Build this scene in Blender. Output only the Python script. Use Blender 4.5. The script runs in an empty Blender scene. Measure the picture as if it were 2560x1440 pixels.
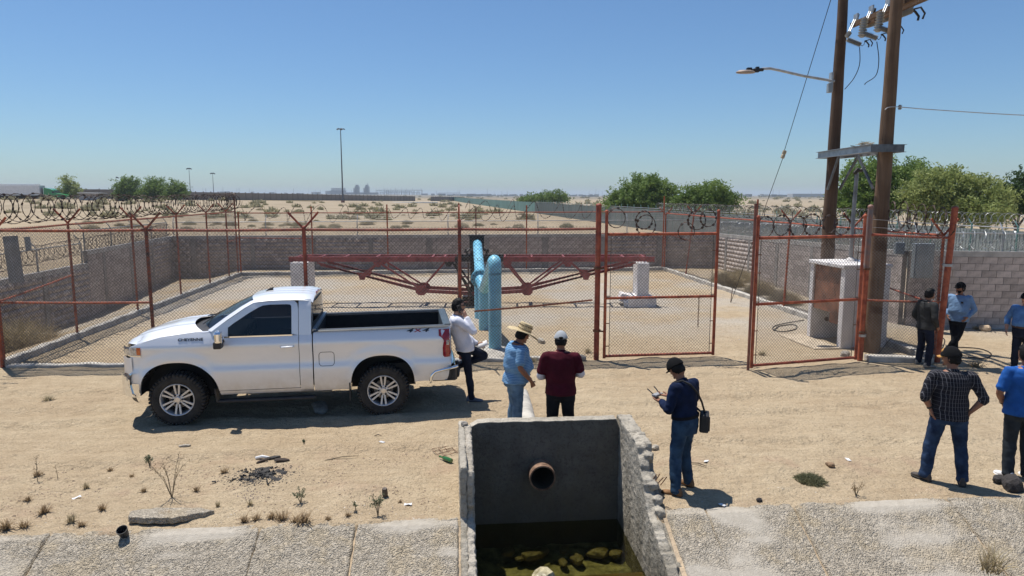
import bpy, bmesh, math, random
import numpy as np
from mathutils import Vector, Matrix, Euler
random.seed(7); RNG = np.random.default_rng(7)
SC = bpy.context.scene
COL = SC.collection
R = math.radians
# ------------------------------------------------------------------ camera
CAM_H = 3.9
PITCH = math.atan(232/1707)
cd = bpy.data.cameras.new('camera'); cam = bpy.data.objects.new('camera', cd); COL.objects.link(cam)
cam.location = (0, 0, CAM_H); cam.rotation_euler = (math.pi/2-PITCH, 0, 0)
cd.sensor_width = 36; cd.lens = 36*1707/2560; cd.clip_start = .1; cd.clip_end = 30000
SC.camera = cam
SC.render.resolution_x, SC.render.resolution_y = 1024, 576
# ------------------------------------------------------------------ sky, sun, exposure
SUN_EL = R(70.5); SUN_AZ = math.atan2(-.72, .70)      # azimuth from +Y towards +X
w = bpy.data.worlds.new('World'); SC.world = w; w.use_nodes = True
wn = w.node_tree; bg = wn.nodes['Background']
sky = wn.nodes.new('ShaderNodeTexSky'); sky.sky_type = 'NISHITA'; sky.sun_disc = False
sky.sun_elevation = SUN_EL; sky.sun_rotation = SUN_AZ
sky.altitude = 0; sky.air_density = 1.0; sky.dust_density = .45; sky.ozone_density = 6
tint = wn.nodes.new('ShaderNodeMix'); tint.data_type = 'RGBA'; tint.blend_type = 'MULTIPLY'; tint.inputs[0].default_value = 1; tint.inputs[7].default_value = (.83,.98,1.08,1)
wn.links.new(sky.outputs[0], tint.inputs[6]); wn.links.new(tint.outputs[2], bg.inputs[0]); bg.inputs[1].default_value = .089
sd = bpy.data.lights.new('sun', 'SUN'); sd.energy = 5.0; sd.angle = R(.53); sd.color = (1, .955, .89)
sun = bpy.data.objects.new('sun', sd); COL.objects.link(sun)
SUNV = Vector((math.sin(SUN_AZ)*math.cos(SUN_EL), math.cos(SUN_AZ)*math.cos(SUN_EL), math.sin(SUN_EL)))
sun.rotation_euler = SUNV.to_track_quat('Z', 'Y').to_euler()
vs = SC.view_settings; vs.view_transform = 'Standard'; vs.look = 'None'; vs.exposure = .2; vs.gamma = 1
vs.use_curve_mapping = False
cy = SC.cycles; cy.max_bounces = 8; cy.diffuse_bounces = 2; cy.glossy_bounces = 4; cy.transmission_bounces = 6
cy.transparent_max_bounces = 16; cy.caustics_reflective = False; cy.caustics_refractive = False
cy.use_denoising = True; cy.volume_bounces = 0
# ------------------------------------------------------------------ small helpers
CT, ST = math.cos(PITCH), math.sin(PITCH)
def ray(px, py):
    a = (px-1280)/1707; b = (720-py)/1707
    return (a, CT+b*ST, b*CT-ST)
def gp(px, py, z=0.):                       # survey point: where that line of sight meets height z
    d = ray(px, py); t = (z-CAM_H)/d[2]; return Vector((d[0]*t, d[1]*t, z))
def at(px, py, Y):                          # survey point at distance Y
    d = ray(px, py); t = Y/d[1]; return Vector((d[0]*t, Y, CAM_H+d[2]*t))
SA = math.atan(.0853); SCO, SSI = math.cos(SA), math.sin(SA)
def uv(u, v, z=0.):                         # site frame: u along the canal edge, v away from it
    return Vector((u*SCO-v*SSI, 7.88+u*SSI+v*SCO, z))
def to_uv(x, y):
    y = y-7.88; return (x*SCO+y*SSI, -x*SSI+y*SCO)
def smooth(a, b, x):
    t = np.clip((x-a)/(b-a), 0, 1); return t*t*(3-2*t)
_lat = np.random.default_rng(3).random((64, 64, 64))
def noise3(x, y, z):
    x, y, z = np.broadcast_arrays(np.asarray(x, float), np.asarray(y, float), np.asarray(z, float))
    xi, yi, zi = np.floor(x).astype(int), np.floor(y).astype(int), np.floor(z).astype(int)
    fx, fy, fz = x-xi, y-yi, z-zi
    fx, fy, fz = (f*f*(3-2*f) for f in (fx, fy, fz))
    def L(i, j, k): return _lat[(xi+i) % 64, (yi+j) % 64, (zi+k) % 64]
    c00 = L(0,0,0)*(1-fx)+L(1,0,0)*fx; c10 = L(0,1,0)*(1-fx)+L(1,1,0)*fx
    c01 = L(0,0,1)*(1-fx)+L(1,0,1)*fx; c11 = L(0,1,1)*(1-fx)+L(1,1,1)*fx
    return ((c00*(1-fy)+c10*fy)*(1-fz)+(c01*(1-fy)+c11*fy)*fz)-.5
def fbm(x, y, z=0., oct=4, gain=.5):
    s = 0; a = 1
    for k in range(oct):
        s = s+a*noise3(np.asarray(x)*2**k+k*7.3, np.asarray(y)*2**k+k*3.1, np.asarray(z)*2**k+k*1.7); a *= gain
    return s
# ------------------------------------------------------------------ object bookkeeping
def link(o, parent=None):
    COL.objects.link(o)
    if parent is not None: o.parent = parent
    return o
def tag(o, label=None, cat=None, group=None, kind=None):
    if label: o['label'] = label
    if cat: o['category'] = cat
    if group: o['group'] = group
    if kind: o['kind'] = kind
    return o
def thing(name, label, cat, loc=(0,0,0), rz=0., group=None, kind=None):
    o = bpy.data.objects.new(name, None); link(o); o.location = loc; o.rotation_euler = (0, 0, rz)
    o.empty_display_size = .2
    return tag(o, label, cat, group, kind)
def mesh_np(name, V, F, mats=(), smooth_=False, fm=None):
    me = bpy.data.meshes.new(name)
    V = np.asarray(V, np.float32)
    if isinstance(F, np.ndarray):
        n, k = F.shape
        me.vertices.add(len(V)); me.vertices.foreach_set('co', V.ravel())
        me.loops.add(n*k); me.loops.foreach_set('vertex_index', F.astype(np.int32).ravel())
        me.polygons.add(n); me.polygons.foreach_set('loop_start', np.arange(0, n*k, k, dtype=np.int32))
        me.update(calc_edges=True)
    else:
        me.from_pydata([tuple(map(float, v)) for v in V], [], F); me.update()
    for m in mats: me.materials.append(m)
    if fm is not None: me.polygons.foreach_set('material_index', np.asarray(fm, np.int32))
    if smooth_: me.polygons.foreach_set('use_smooth', np.ones(len(me.polygons), bool))
    return me
class MB:
    """collects shapes for ONE mesh object"""
    def __init__(s): s.v = []; s.f = []; s.m = []; s.mi = 0
    def mat(s, i): s.mi = i; return s
    def add(s, V, F):
        b = len(s.v); s.v.extend([tuple(p) for p in V]); s.f.extend([tuple(i+b for i in q) for q in F]); s.m.extend([s.mi]*len(F)); return s
    def box(s, c, d, rot=None, taper=1.):
        hx, hy, hz = d[0]/2, d[1]/2, d[2]/2; P = []
        for z, k in ((-hz, 1.), (hz, taper)):
            for x, y in ((-hx,-hy),(hx,-hy),(hx,hy),(-hx,hy)): P.append(Vector((x*k, y*k, z)))
        if rot is not None:
            rm = rot if isinstance(rot, Matrix) else Euler(rot).to_matrix(); P = [rm@p for p in P]
        c = Vector(c)
        return s.add([p+c for p in P], [(3,2,1,0),(4,5,6,7),(0,1,5,4),(1,2,6,5),(2,3,7,6),(3,0,4,7)])
    def bar(s, a, b, wd, ht=None, up=(0,0,1)):         # rectangular bar from a to b
        a, b = Vector(a), Vector(b); d = b-a; L = d.length; ht = wd if ht is None else ht
        d.normalize(); up = Vector(up)
        if abs(d.dot(up)) > .98: up = Vector((0,1,0))
        x = d.cross(up).normalized(); z = x.cross(d)
        return s.box((a+b)/2, (wd, L, ht), Matrix((x, d, z)).transposed())
    def tube(s, pts, r, n=8, caps=True, closed=False):
        pts = [Vector(p) for p in pts]; m = len(pts)
        rs = r if isinstance(r, (list, tuple)) else [r]*m
        V = []; prev = None
        for i, p in enumerate(pts):
            if closed: t = pts[(i+1) % m]-pts[i-1]
            else: t = pts[min(i+1, m-1)]-pts[max(i-1, 0)]
            t.normalize()
            if prev is None:
                up = Vector((0,0,1)) if abs(t.z) < .9 else Vector((1,0,0)); x = t.cross(up).normalized()
            else:
                x = prev-t*prev.dot(t)
                x = x.normalized() if x.length > 1e-6 else prev
            prev = x; y = t.cross(x)
            for k in range(n):
                a = 2*math.pi*k/n; V.append(p+x*(rs[i]*math.cos(a))+y*(rs[i]*math.sin(a)))
        F = []
        for i in range(m if closed else m-1):
            for k in range(n):
                j = (i+1) % m; F.append((i*n+k, i*n+(k+1) % n, j*n+(k+1) % n, j*n+k))
        if caps and not closed: F.append(tuple(range(n))[::-1]); F.append(tuple((m-1)*n+k for k in range(n)))
        return s.add(V, F)
    def lathe(s, prof, n=24, M=None, close=False):     # prof = [(r, h)], axis z
        V = []; M = M or Matrix()
        for r, h in prof:
            for k in range(n):
                a = 2*math.pi*k/n; V.append(M@Vector((r*math.cos(a), r*math.sin(a), h)))
        F = []; m = len(prof)
        for i in range(m if close else m-1):
            j = (i+1) % m
            for k in range(n): F.append((i*n+k, i*n+(k+1) % n, j*n+(k+1) % n, j*n+k))
        if not close: F.append(tuple(range(n))[::-1]); F.append(tuple((m-1)*n+k for k in range(n)))
        return s.add(V, F)
    def prism(s, poly, ext, org=(0,0,0), ax=(1,0,0), ay=(0,0,1)):   # polygon in plane (ax, ay) at org, extruded by vector ext
        o, ax, ay, e = Vector(org), Vector(ax), Vector(ay), Vector(ext); n = len(poly)
        P = [o+ax*a+ay*b for a, b in poly]
        F = [tuple(range(n))[::-1], tuple(range(n, 2*n))]+[(i, (i+1) % n, n+(i+1) % n, n+i) for i in range(n)]
        return s.add(P+[p+e for p in P], F)
    def grid(s, A, flip=False):                         # A[i][j] points
        ni, nj = len(A), len(A[0]); V = [p for row in A for p in row]
        F = [(i*nj+j, i*nj+j+1, (i+1)*nj+j+1, (i+1)*nj+j) for i in range(ni-1) for j in range(nj-1)]
        if flip: F = [q[::-1] for q in F]
        return s.add(V, F)
    def mesh(s, name, mats, sm=False):
        me = mesh_np(name, s.v, s.f, mats if isinstance(mats, (list, tuple)) else [mats], sm, s.m); 
        bm = bmesh.new(); bm.from_mesh(me); bmesh.ops.recalc_face_normals(bm, faces=bm.faces); bm.to_mesh(me); bm.free()
        return me
    def build(s, name, mats, parent=None, sm=False, bevel=0., loc=None):
        o = bpy.data.objects.new(name, s.mesh(name, mats, sm)); link(o, parent)
        if loc is not None: o.location = loc
        if bevel:
            b = o.modifiers.new('b', 'BEVEL'); b.width = bevel; b.segments = 2; b.limit_method = 'ANGLE'; b.angle_limit = R(40)
        if sm: sharp(o)
        return o
def sharp(o, ang=40):
    me = o.data; bm = bmesh.new(); bm.from_mesh(me)
    for e in bm.edges:
        if len(e.link_faces) == 2 and e.calc_face_angle(0) > R(ang): e.smooth = False
    bm.to_mesh(me); bm.free()
def np_obj(name, V, F, mats, parent=None, sm=False, fm=None):
    return link(bpy.data.objects.new(name, mesh_np(name, V, F, mats if isinstance(mats, (list, tuple)) else [mats], sm, fm)), parent)
def copy_obj(o, parent=None, name=None):
    c = o.copy(); COL.objects.link(c); c.parent = parent
    return c
def copy_tree(o, parent=None):
    c = copy_obj(o, parent)
    for ch in o.children: copy_tree(ch, c)
    return c
# ------------------------------------------------------------------ materials
def node(nt, t, **k):
    n = nt.nodes.new(t)
    for a, b in k.items():
        if a.startswith('i_'): n.inputs[a[2:].replace('_', ' ')].default_value = b
        else: setattr(n, a, b)
    return n
def rgba(c): return (c[0], c[1], c[2], 1)
def mixc(nt, fac, a, b, typ='MIX'):
    m = nt.nodes.new('ShaderNodeMix'); m.data_type = 'RGBA'; m.blend_type = typ
    for idx, val in ((0, fac), (6, a), (7, b)):
        if isinstance(val, bpy.types.NodeSocket): nt.links.new(val, m.inputs[idx])
        elif isinstance(val, (tuple, list)): m.inputs[idx].default_value = rgba(val)
        else: m.inputs[idx].default_value = val
    return m.outputs[2]
def maprange(nt, src, a, b, c=0., d=1.):
    m = nt.nodes.new('ShaderNodeMapRange'); m.inputs[1].default_value = a; m.inputs[2].default_value = b
    m.inputs[3].default_value = c; m.inputs[4].default_value = d; nt.links.new(src, m.inputs[0]); return m.outputs[0]
def tnoise(nt, vec, scale, detail=4, rough=.55, dist=0.):
    n = nt.nodes.new('ShaderNodeTexNoise'); n.inputs['Scale'].default_value = scale; n.inputs['Detail'].default_value = detail
    n.inputs['Roughness'].default_value = rough; n.inputs['Distortion'].default_value = dist
    if vec is not None: nt.links.new(vec, n.inputs['Vector'])
    return n.outputs[0]
def bumpn(nt, h, dist, normal=None, strength=1.):
    b = nt.nodes.new('ShaderNodeBump'); b.inputs['Distance'].default_value = dist; b.inputs['Strength'].default_value = strength
    nt.links.new(h, b.inputs['Height'])
    if normal is not None: nt.links.new(normal, b.inputs['Normal'])
    return b.outputs[0]
MATS = {}
def facing_mix(nt, f0):
    lw = nt.nodes.new('ShaderNodeLayerWeight'); lw.inputs[0].default_value = .5
    pw = nt.nodes.new('ShaderNodeMath'); pw.operation = 'POWER'; pw.inputs[1].default_value = 5; nt.links.new(lw.outputs['Facing'], pw.inputs[0])
    ma = nt.nodes.new('ShaderNodeMath'); ma.operation = 'MULTIPLY_ADD'; ma.inputs[1].default_value = 1-f0; ma.inputs[2].default_value = f0; nt.links.new(pw.outputs[0], ma.inputs[0]); return ma.outputs[0]
def M(name, col, rough=.6, metal=0., var=.12, vs=3., bump=0., bs=60., spec=.5, coat=0., col2=None, world=False, rnd=0., isl=0., stretch=None, lo=.35, hi=.65, trans=0.):
    if name in MATS: return MATS[name]
    m = bpy.data.materials.new(name); m.use_nodes = True; nt = m.node_tree; b = nt.nodes['Principled BSDF']
    if world: vec = nt.nodes.new('ShaderNodeNewGeometry').outputs['Position']
    else: vec = nt.nodes.new('ShaderNodeTexCoord').outputs['Object']
    if stretch:
        mp = nt.nodes.new('ShaderNodeMapping'); mp.inputs['Scale'].default_value = stretch; nt.links.new(vec, mp.inputs[0]); vec = mp.outputs[0]
    a = tuple(c*(1-var) for c in col); c2 = col2 if col2 else tuple(min(1, c*(1+var)) for c in col)
    f = maprange(nt, tnoise(nt, vec, vs, 5), lo, hi)
    out = mixc(nt, f, a, c2)
    if rnd or isl:
        src = nt.nodes.new('ShaderNodeObjectInfo').outputs['Random'] if rnd else nt.nodes.new('ShaderNodeNewGeometry').outputs['Random Per Island']
        k = rnd or isl
        val = maprange(nt, src, 0, 1, 1-k, 1+k)
        hsv = nt.nodes.new('ShaderNodeHueSaturation'); nt.links.new(val, hsv.inputs['Value']); nt.links.new(out, hsv.inputs['Color']); out = hsv.outputs[0]
    nt.links.new(out, b.inputs['Base Color'])
    b.inputs['Roughness'].default_value = rough; b.inputs['Metallic'].default_value = metal
    b.inputs['Specular IOR Level'].default_value = spec; b.inputs['Coat Weight'].default_value = coat; b.inputs['Coat Roughness'].default_value = .04
    if bump: nt.links.new(bumpn(nt, tnoise(nt, vec, bs, 4), bump), b.inputs['Normal'])
    if trans: b.inputs['Transmission Weight'].default_value = trans
    MATS[name] = m; return m
def remesh(name, mb, vox, mats, parent, iters=4, wrinkle=0., wf=(9,9,5), extra=None, seed=0., hem=None):
    me = mb.mesh(name, mats); o = bpy.data.objects.new(name, me); COL.objects.link(o)
    m = o.modifiers.new('r', 'REMESH'); m.mode = 'VOXEL'; m.voxel_size = vox; m.use_smooth_shade = True
    s = o.modifiers.new('s', 'SMOOTH'); s.factor = .5; s.iterations = iters
    dg = bpy.context.evaluated_depsgraph_get(); ne = bpy.data.meshes.new_from_object(o.evaluated_get(dg)); bpy.data.objects.remove(o); bpy.data.meshes.remove(me)
    nv = len(ne.vertices); co = np.empty(nv*3, np.float32); ne.vertices.foreach_get('co', co); co = co.reshape(-1, 3)
    if wrinkle:
        no = np.empty(nv*3, np.float32); ne.vertex_normals.foreach_get('vector', no); no = no.reshape(-1, 3)
        w_ = fbm(co[:,0]*wf[0]+seed, co[:,1]*wf[1]+seed*2, co[:,2]*wf[2]+.6*np.sin(co[:,0]*9+seed), 3); w2 = 1-np.abs(fbm(co[:,0]*wf[0]*.8+9+seed, co[:,1]*wf[1]*.8, co[:,2]*wf[2]*1.6+co[:,0]*6, 2))*4
        co = co+no*(wrinkle*(w_*1.6+.45*np.clip(w2, -1, 1)))[:,None]
    ne.vertices.foreach_set('co', co.ravel().astype(np.float32))
    ne.name = name; ne.materials.clear()
    for mm in (mats if isinstance(mats, (list, tuple)) else [mats]): ne.materials.append(mm)
    ne.polygons.foreach_set('use_smooth', np.ones(len(ne.polygons), bool)); ne.polygons.foreach_set('material_index', np.zeros(len(ne.polygons), np.int32)); ne.update()
    if extra is not None and extra.f:
        bm = bmesh.new(); bm.from_mesh(ne); em = extra.mesh('x', mats, True); bm.from_mesh(em); bm.to_mesh(ne); bm.free(); bpy.data.meshes.remove(em)
    return link(bpy.data.objects.new(name, ne), parent)
# ================================================================== ground
FENCE = dict(fl=Vector((-11.65,15.24,0)), bl=Vector((-13.35,33.2,0)), br=Vector((8.0,35.7,0)), fr=Vector((10.0,15.7,0)), gl=Vector((2.02,16.0,0)), gr=Vector((8.27,15.85,0)))
def terrain(x, y):
    x = np.asarray(x, float); y = np.asarray(y, float)
    far = 2.8*smooth(20, 140, -x)*smooth(45, 180, y)*(1-.75*smooth(420, 900, y))+13*smooth(900, 2800, y)*smooth(-300, 1500, -x)
    fx = -11.65-(y-15.24)*.0947                             # left fence line
    ditch = -.45*smooth(.25, 2.6, fx-x)*(1-smooth(3.6, 9, fx-x))*smooth(12.5, 15.5, y)*(1-smooth(37, 44, y))
    return far+ditch
def ground_z(x, y):
    u, v = to_uv(np.asarray(x, float), np.asarray(y, float))
    base = terrain(x, y)
    near = np.exp(-(np.asarray(y, float)/60)**2)
    edge = smooth(0, .5, v)
    tr = 0
    for v0, wd in ((2.1,.16),(3.75,.18),(4.5,.2),(6.1,.16)):
        wob = .18*np.sin(u*.33+v0)+.1*np.sin(u*.9+v0*2)
        tr = tr-.04*np.exp(-((v-v0-wob)/wd)**2)+.022*np.exp(-((v-v0-wob-.3)/.14)**2)
    n = .05*fbm(x*.55, y*.55, 1.3, 3)+.034*fbm(x*2.3, y*2.3, 5.1, 3)+.026*fbm(x*7, y*7, 2.2, 2)*(.45+.9*smooth(-.1, .25, fbm(x*.9, y*.9, 7.7, 2)))
    cav = smooth(.05, .32, fbm(x*1.4, y*1.4, 9.1, 2))*.03*(1-smooth(1.4, 2.4, v))
    lip = np.where(v < .15, (.008+.055*fbm(u*1.9, v*5, 8.8, 3)-1.3*np.maximum(-v-.04, 0))*(1-smooth(0, .15, v)), 0)
    return base+near*(edge*(n+tr*(1-smooth(7, 9, v)))+edge*cav)+lip
def gz(x, y): return float(ground_z(np.array([x]), np.array([y]))[0])
def axis(segs, lo, hi, growth):
    a = [segs[0][0]]
    for s0, s1, st in segs:
        n = max(1, round((s1-s0)/st)); a += [s0+(s1-s0)*(k+1)/n for k in range(n)]
    st = segs[-1][2]
    while a[-1] < hi: st *= growth; a.append(a[-1]+st)
    st = segs[0][2]; b = []; p = a[0]
    while p > lo: st *= growth; p -= st; b.append(p)
    return np.array(b[::-1]+a)
HU0, HU1, HV1 = -.55, 1.79, 1.66
us = axis([(-9, HU0, .075), (HU0, HU1, .09), (HU1, 9, .075)], -7000, 7000, 1.10)
vsx = [-.20,-.15,-.10,-.05,0.0]
for s0, s1, st in ((0, HV1, .06), (HV1, 9, .075), (9, 30, .25)):
    n = round((s1-s0)/st); vsx += [s0+(s1-s0)*(k+1)/n for k in range(n)]
st = .25
while vsx[-1] < 9000: st *= 1.09; vsx.append(vsx[-1]+st)
vsx = np.array(vsx)
U, Vv = np.meshgrid(us, vsx, indexing='ij')
X = U*SCO-Vv*SSI; Y = 7.88+U*SSI+Vv*SCO
Zg = ground_z(X, Y)
iU, iV = len(us), len(vsx)
idx = np.arange(iU*iV).reshape(iU, iV)
q = np.stack([idx[:-1,:-1], idx[1:,:-1], idx[1:,1:], idx[:-1,1:]], -1)
cu = (us[:-1]+us[1:])/2; cv = (vsx[:-1]+vsx[1:])/2
keep = ~((cu[:,None] > HU0) & (cu[:,None] < HU1) & (cv[None,:] < HV1))
def sand_material():
    m = bpy.data.materials.new('desert_sand'); m.use_nodes = True; nt = m.node_tree; b = nt.nodes['Principled BSDF']
    pos = nt.nodes.new('ShaderNodeNewGeometry').outputs['Position']
    sep = nt.nodes.new('ShaderNodeSeparateXYZ'); nt.links.new(pos, sep.inputs[0])
    big = maprange(nt, tnoise(nt, pos, .45, 4), .35, .65)
    mid = maprange(nt, tnoise(nt, pos, 3.2, 5, .6), .3, .7)
    fin = maprange(nt, tnoise(nt, pos, 34, 3, .6), .32, .68)
    c = mixc(nt, big, (.555,.435,.29), (.615,.50,.342))
    c = mixc(nt, mid, mixc(nt, 1., c, (.84,.82,.80), 'MULTIPLY'), c)
    c = mixc(nt, fin, mixc(nt, 1., c, (.80,.79,.77), 'MULTIPLY'), c)
    stv = nt.nodes.new('ShaderNodeMapping'); stv.inputs['Rotation'].default_value = (0,0,-SA); stv.inputs['Scale'].default_value = (.7,6,1); nt.links.new(pos, stv.inputs[0])
    stk = maprange(nt, tnoise(nt, stv.outputs[0], 1.6, 6, .7), .38, .66); c = mixc(nt, stk, mixc(nt, 1., c, (.88,.865,.85), 'MULTIPLY'), c)
    spk = maprange(nt, tnoise(nt, pos, 55, 2, .5), .66, .72); spm = maprange(nt, tnoise(nt, pos, 2.4, 3), .42, .62); sm_ = nt.nodes.new('ShaderNodeMath'); sm_.operation = 'MULTIPLY'; nt.links.new(spk, sm_.inputs[0]); nt.links.new(spm, sm_.inputs[1]); c = mixc(nt, sm_.outputs[0], c, (.17,.125,.085))
    # loose red soil where animals dug
    soil = maprange(nt, tnoise(nt, pos, 1.3, 4), .56, .72, 0, .75)
    ny = maprange(nt, sep.outputs[1], 9.6, 10.4, 1, 0)
    mm = nt.nodes.new('ShaderNodeMath'); mm.operation = 'MULTIPLY'; nt.links.new(soil, mm.inputs[0]); nt.links.new(ny, mm.inputs[1])
    c = mixc(nt, mm.outputs[0], c, (.40,.28,.19))
    # grey crushed stone spread inside the yard
    yd = maprange(nt, sep.outputs[1], 17.5, 21, 0, 1); yd2 = maprange(nt, sep.outputs[1], 33, 36, 1, 0)
    m2 = nt.nodes.new('ShaderNodeMath'); m2.operation = 'MULTIPLY'; nt.links.new(yd, m2.inputs[0]); nt.links.new(yd2, m2.inputs[1])
    gr = maprange(nt, tnoise(nt, pos, .22, 4, .6), .40, .56)
    m3 = nt.nodes.new('ShaderNodeMath'); m3.operation = 'MULTIPLY'; nt.links.new(m2.outputs[0], m3.inputs[0]); nt.links.new(gr, m3.inputs[1])
    st = maprange(nt, tnoise(nt, pos, 26, 2), .4, .6)
    c = mixc(nt, m3.outputs[0], c, mixc(nt, .75, c, mixc(nt, st, (.33,.30,.255), (.56,.51,.44))))
    # open desert, browner with distance
    fd = maprange(nt, sep.outputs[1], 45, 130, 0, 1)
    dn = maprange(nt, tnoise(nt, pos, .09, 5, .65), .35, .65)
    c = mixc(nt, fd, c, mixc(nt, dn, (.27,.215,.145), (.37,.30,.21)))
    ff = maprange(nt, sep.outputs[1], 500, 900, 0, 1)
    c = mixc(nt, ff, c, (.20,.17,.12))
    nt.links.new(c, b.inputs['Base Color']); b.inputs['Roughness'].default_value = .95; b.inputs['Specular IOR Level'].default_value = .15
    vo = nt.nodes.new('ShaderNodeTexVoronoi'); vo.inputs['Scale'].default_value = 26; nt.links.new(pos, vo.inputs['Vector'])
    pb = maprange(nt, vo.outputs['Distance'], .02, .28, 1, 0)
    pm = maprange(nt, tnoise(nt, pos, 5, 2), .52, .66)
    m4 = nt.nodes.new('ShaderNodeMath'); m4.operation = 'MULTIPLY'; nt.links.new(pb, m4.inputs[0]); nt.links.new(pm, m4.inputs[1])
    n1 = bumpn(nt, tnoise(nt, pos, 9, 5, .65), .10)
    n2 = bumpn(nt, tnoise(nt, pos, 48, 3, .6), .014, n1)
    n3 = bumpn(nt, m4.outputs[0], .02, n2)
    nt.links.new(n3, b.inputs['Normal'])
    return m
SAND = sand_material()
g = np_obj('ground', np.stack([X, Y, Zg], -1).reshape(-1, 3), q[keep].reshape(-1, 4), SAND, sm=True); tag(g, kind='structure', label='pale sandy dirt ground reaching to the desert horizon')
# ================================================================== canal lining
def lining_material():
    m = bpy.data.materials.new('gravel_concrete'); m.use_nodes = True; nt = m.node_tree; b = nt.nodes['Principled BSDF']
    pos = nt.nodes.new('ShaderNodeNewGeometry').outputs['Position']
    at_ = nt.nodes.new('ShaderNodeAttribute'); at_.attribute_name = 'smoothpatch'
    dst = nt.nodes.new('ShaderNodeVectorMath'); dst.operation = 'MULTIPLY_ADD'; tn = nt.nodes.new('ShaderNodeTexNoise'); tn.inputs['Scale'].default_value = 14; nt.links.new(pos, tn.inputs['Vector']); nt.links.new(tn.outputs['Color'], dst.inputs[0]); dst.inputs[1].default_value = (.06,.06,.06); nt.links.new(pos, dst.inputs[2])
    vo = nt.nodes.new('ShaderNodeTexVoronoi'); vo.inputs['Scale'].default_value = 58; vo.inputs['Randomness'].default_value = 1; nt.links.new(dst.outputs[0], vo.inputs['Vector'])
    stone = mixc(nt, maprange(nt, vo.outputs['Color'], .1, .9), (.385,.335,.262), (.55,.485,.39))
    stone = mixc(nt, maprange(nt, tnoise(nt, pos, 7, 5, .7), .3, .7), mixc(nt, 1., stone, (.86,.85,.83), 'MULTIPLY'), stone)
    sandy = maprange(nt, tnoise(nt, pos, 2.6, 5, .6), .50, .60)
    stone = mixc(nt, sandy, stone, mixc(nt, .5, stone, (.47,.38,.25)))
    plain = mixc(nt, maprange(nt, tnoise(nt, pos, 12, 5), .3, .7), (.37,.33,.27), (.465,.42,.35))
    c = mixc(nt, at_.outputs['Fac'], stone, plain)
    nt.links.new(c, b.inputs['Base Color']); b.inputs['Roughness'].default_value = .93; b.inputs['Specular IOR Level'].default_value = .2
    h = maprange(nt, vo.outputs['Distance'], .0, .75, 1, 0)
    mm = nt.nodes.new('ShaderNodeMath'); mm.operation = 'MULTIPLY_ADD'; nt.links.new(at_.outputs['Fac'], mm.inputs[0]); mm.inputs[1].default_value = -.85; mm.inputs[2].default_value = 1
    m2 = nt.nodes.new('ShaderNodeMath'); m2.operation = 'MULTIPLY'; nt.links.new(h, m2.inputs[0]); nt.links.new(mm.outputs[0], m2.inputs[1])
    n1 = bumpn(nt, m2.outputs[0], .022)
    n2 = bumpn(nt, tnoise(nt, pos, 90, 3), .006, n1)
    nt.links.new(n2, b.inputs['Normal']); return m
LINE = lining_material(); SLOPE = .45
def lining_z(u, v):
    d = -v
    rough = .022*fbm(u*8, v*8, .7, 3)+.022*np.abs(fbm(u*24, v*24, 3.3, 3))
    p = smooth_patch(u, v)
    return .015-SLOPE*np.maximum(d-.10, 0)-.10*SLOPE*.2*smooth(0, .1, d)+(1-.88*p)*rough*1.3
def smooth_patch(u, v):
    a = fbm(u*.8+3, v*2.2, 1.9, 4)+.55*np.exp(-((v+.10)/.12)**2)*(.4+fbm(u*1.1, 0*u, 6.6, 2))+.18*smooth(2.2, 3.2, u)*(1-smooth(4.6, 5.6, u))+.1*smooth(-3.7, -3.0, u)*(1-smooth(-2.4, -2.0, u))
    return smooth(.10, .42, a)
canal = thing('canal_lining', 'sloping canal lining of rough exposed gravel concrete with sand filled joints', None, kind='structure')
cuts = [-40, -5.35, -2.98, -1.86, -.645]; cutsR = [1.90, 2.42, 3.55, 5.62, 7.4, 40]
def lining_slab(u0, u1):
    fine = (max(u0, -7), min(u1, 8.2))
    if fine[1] > fine[0]:
        n = max(2, int((fine[1]-fine[0])/.015)); ul = list(np.linspace(fine[0]+.006, fine[1]-.006, n))
        if u0 < -7: ul = [u0]+list(np.linspace(-12, -7.2, 40))+ul
        if u1 > 8.2: ul += list(np.linspace(8.4, 12, 40))+[u1]
    else: ul = list(np.linspace(u0, u1, 30))
    ul = np.array(ul)
    vl = np.concatenate([[.03], np.linspace(.015, -1.15, 84), np.linspace(-1.3, -4.2, 14)])
    A, B = np.meshgrid(ul, vl, indexing='ij')
    jag = .012*fbm(B*9, 0*B, u0, 3)+.03*np.clip(-B, 0, 1.2)*np.sin(u0*7)     # joints wander
    w0 = (ul-u0)/(u1-u0); A2 = A+jag*1.0
    Z = lining_z(A2, B)
    B2 = B+np.where(B > -.02, .04*fbm(A2*4, 0*A2, 2.5, 3), 0)
    P = np.stack([A2*SCO-B2*SSI, 7.88+A2*SSI+B2*SCO, Z], -1)
    e = [0, -1]
    for k in e: P[k,:,2] -= .05
    ii = np.arange(A.size).reshape(A.shape); Q = np.stack([ii[:-1,:-1], ii[:-1,1:], ii[1:,1:], ii[1:,:-1]], -1).reshape(-1, 4)[:, ::-1]
    o = np_obj('slab', P.reshape(-1, 3), Q, LINE, canal, sm=True)
    at_ = o.data.attributes.new('smoothpatch', 'FLOAT', 'POINT'); at_.data.foreach_set('value', smooth_patch(A2, B).ravel().astype(np.float32))
for L_ in (cuts, cutsR):
    for a, b in zip(L_[:-1], L_[1:]): lining_slab(a, b)
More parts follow.
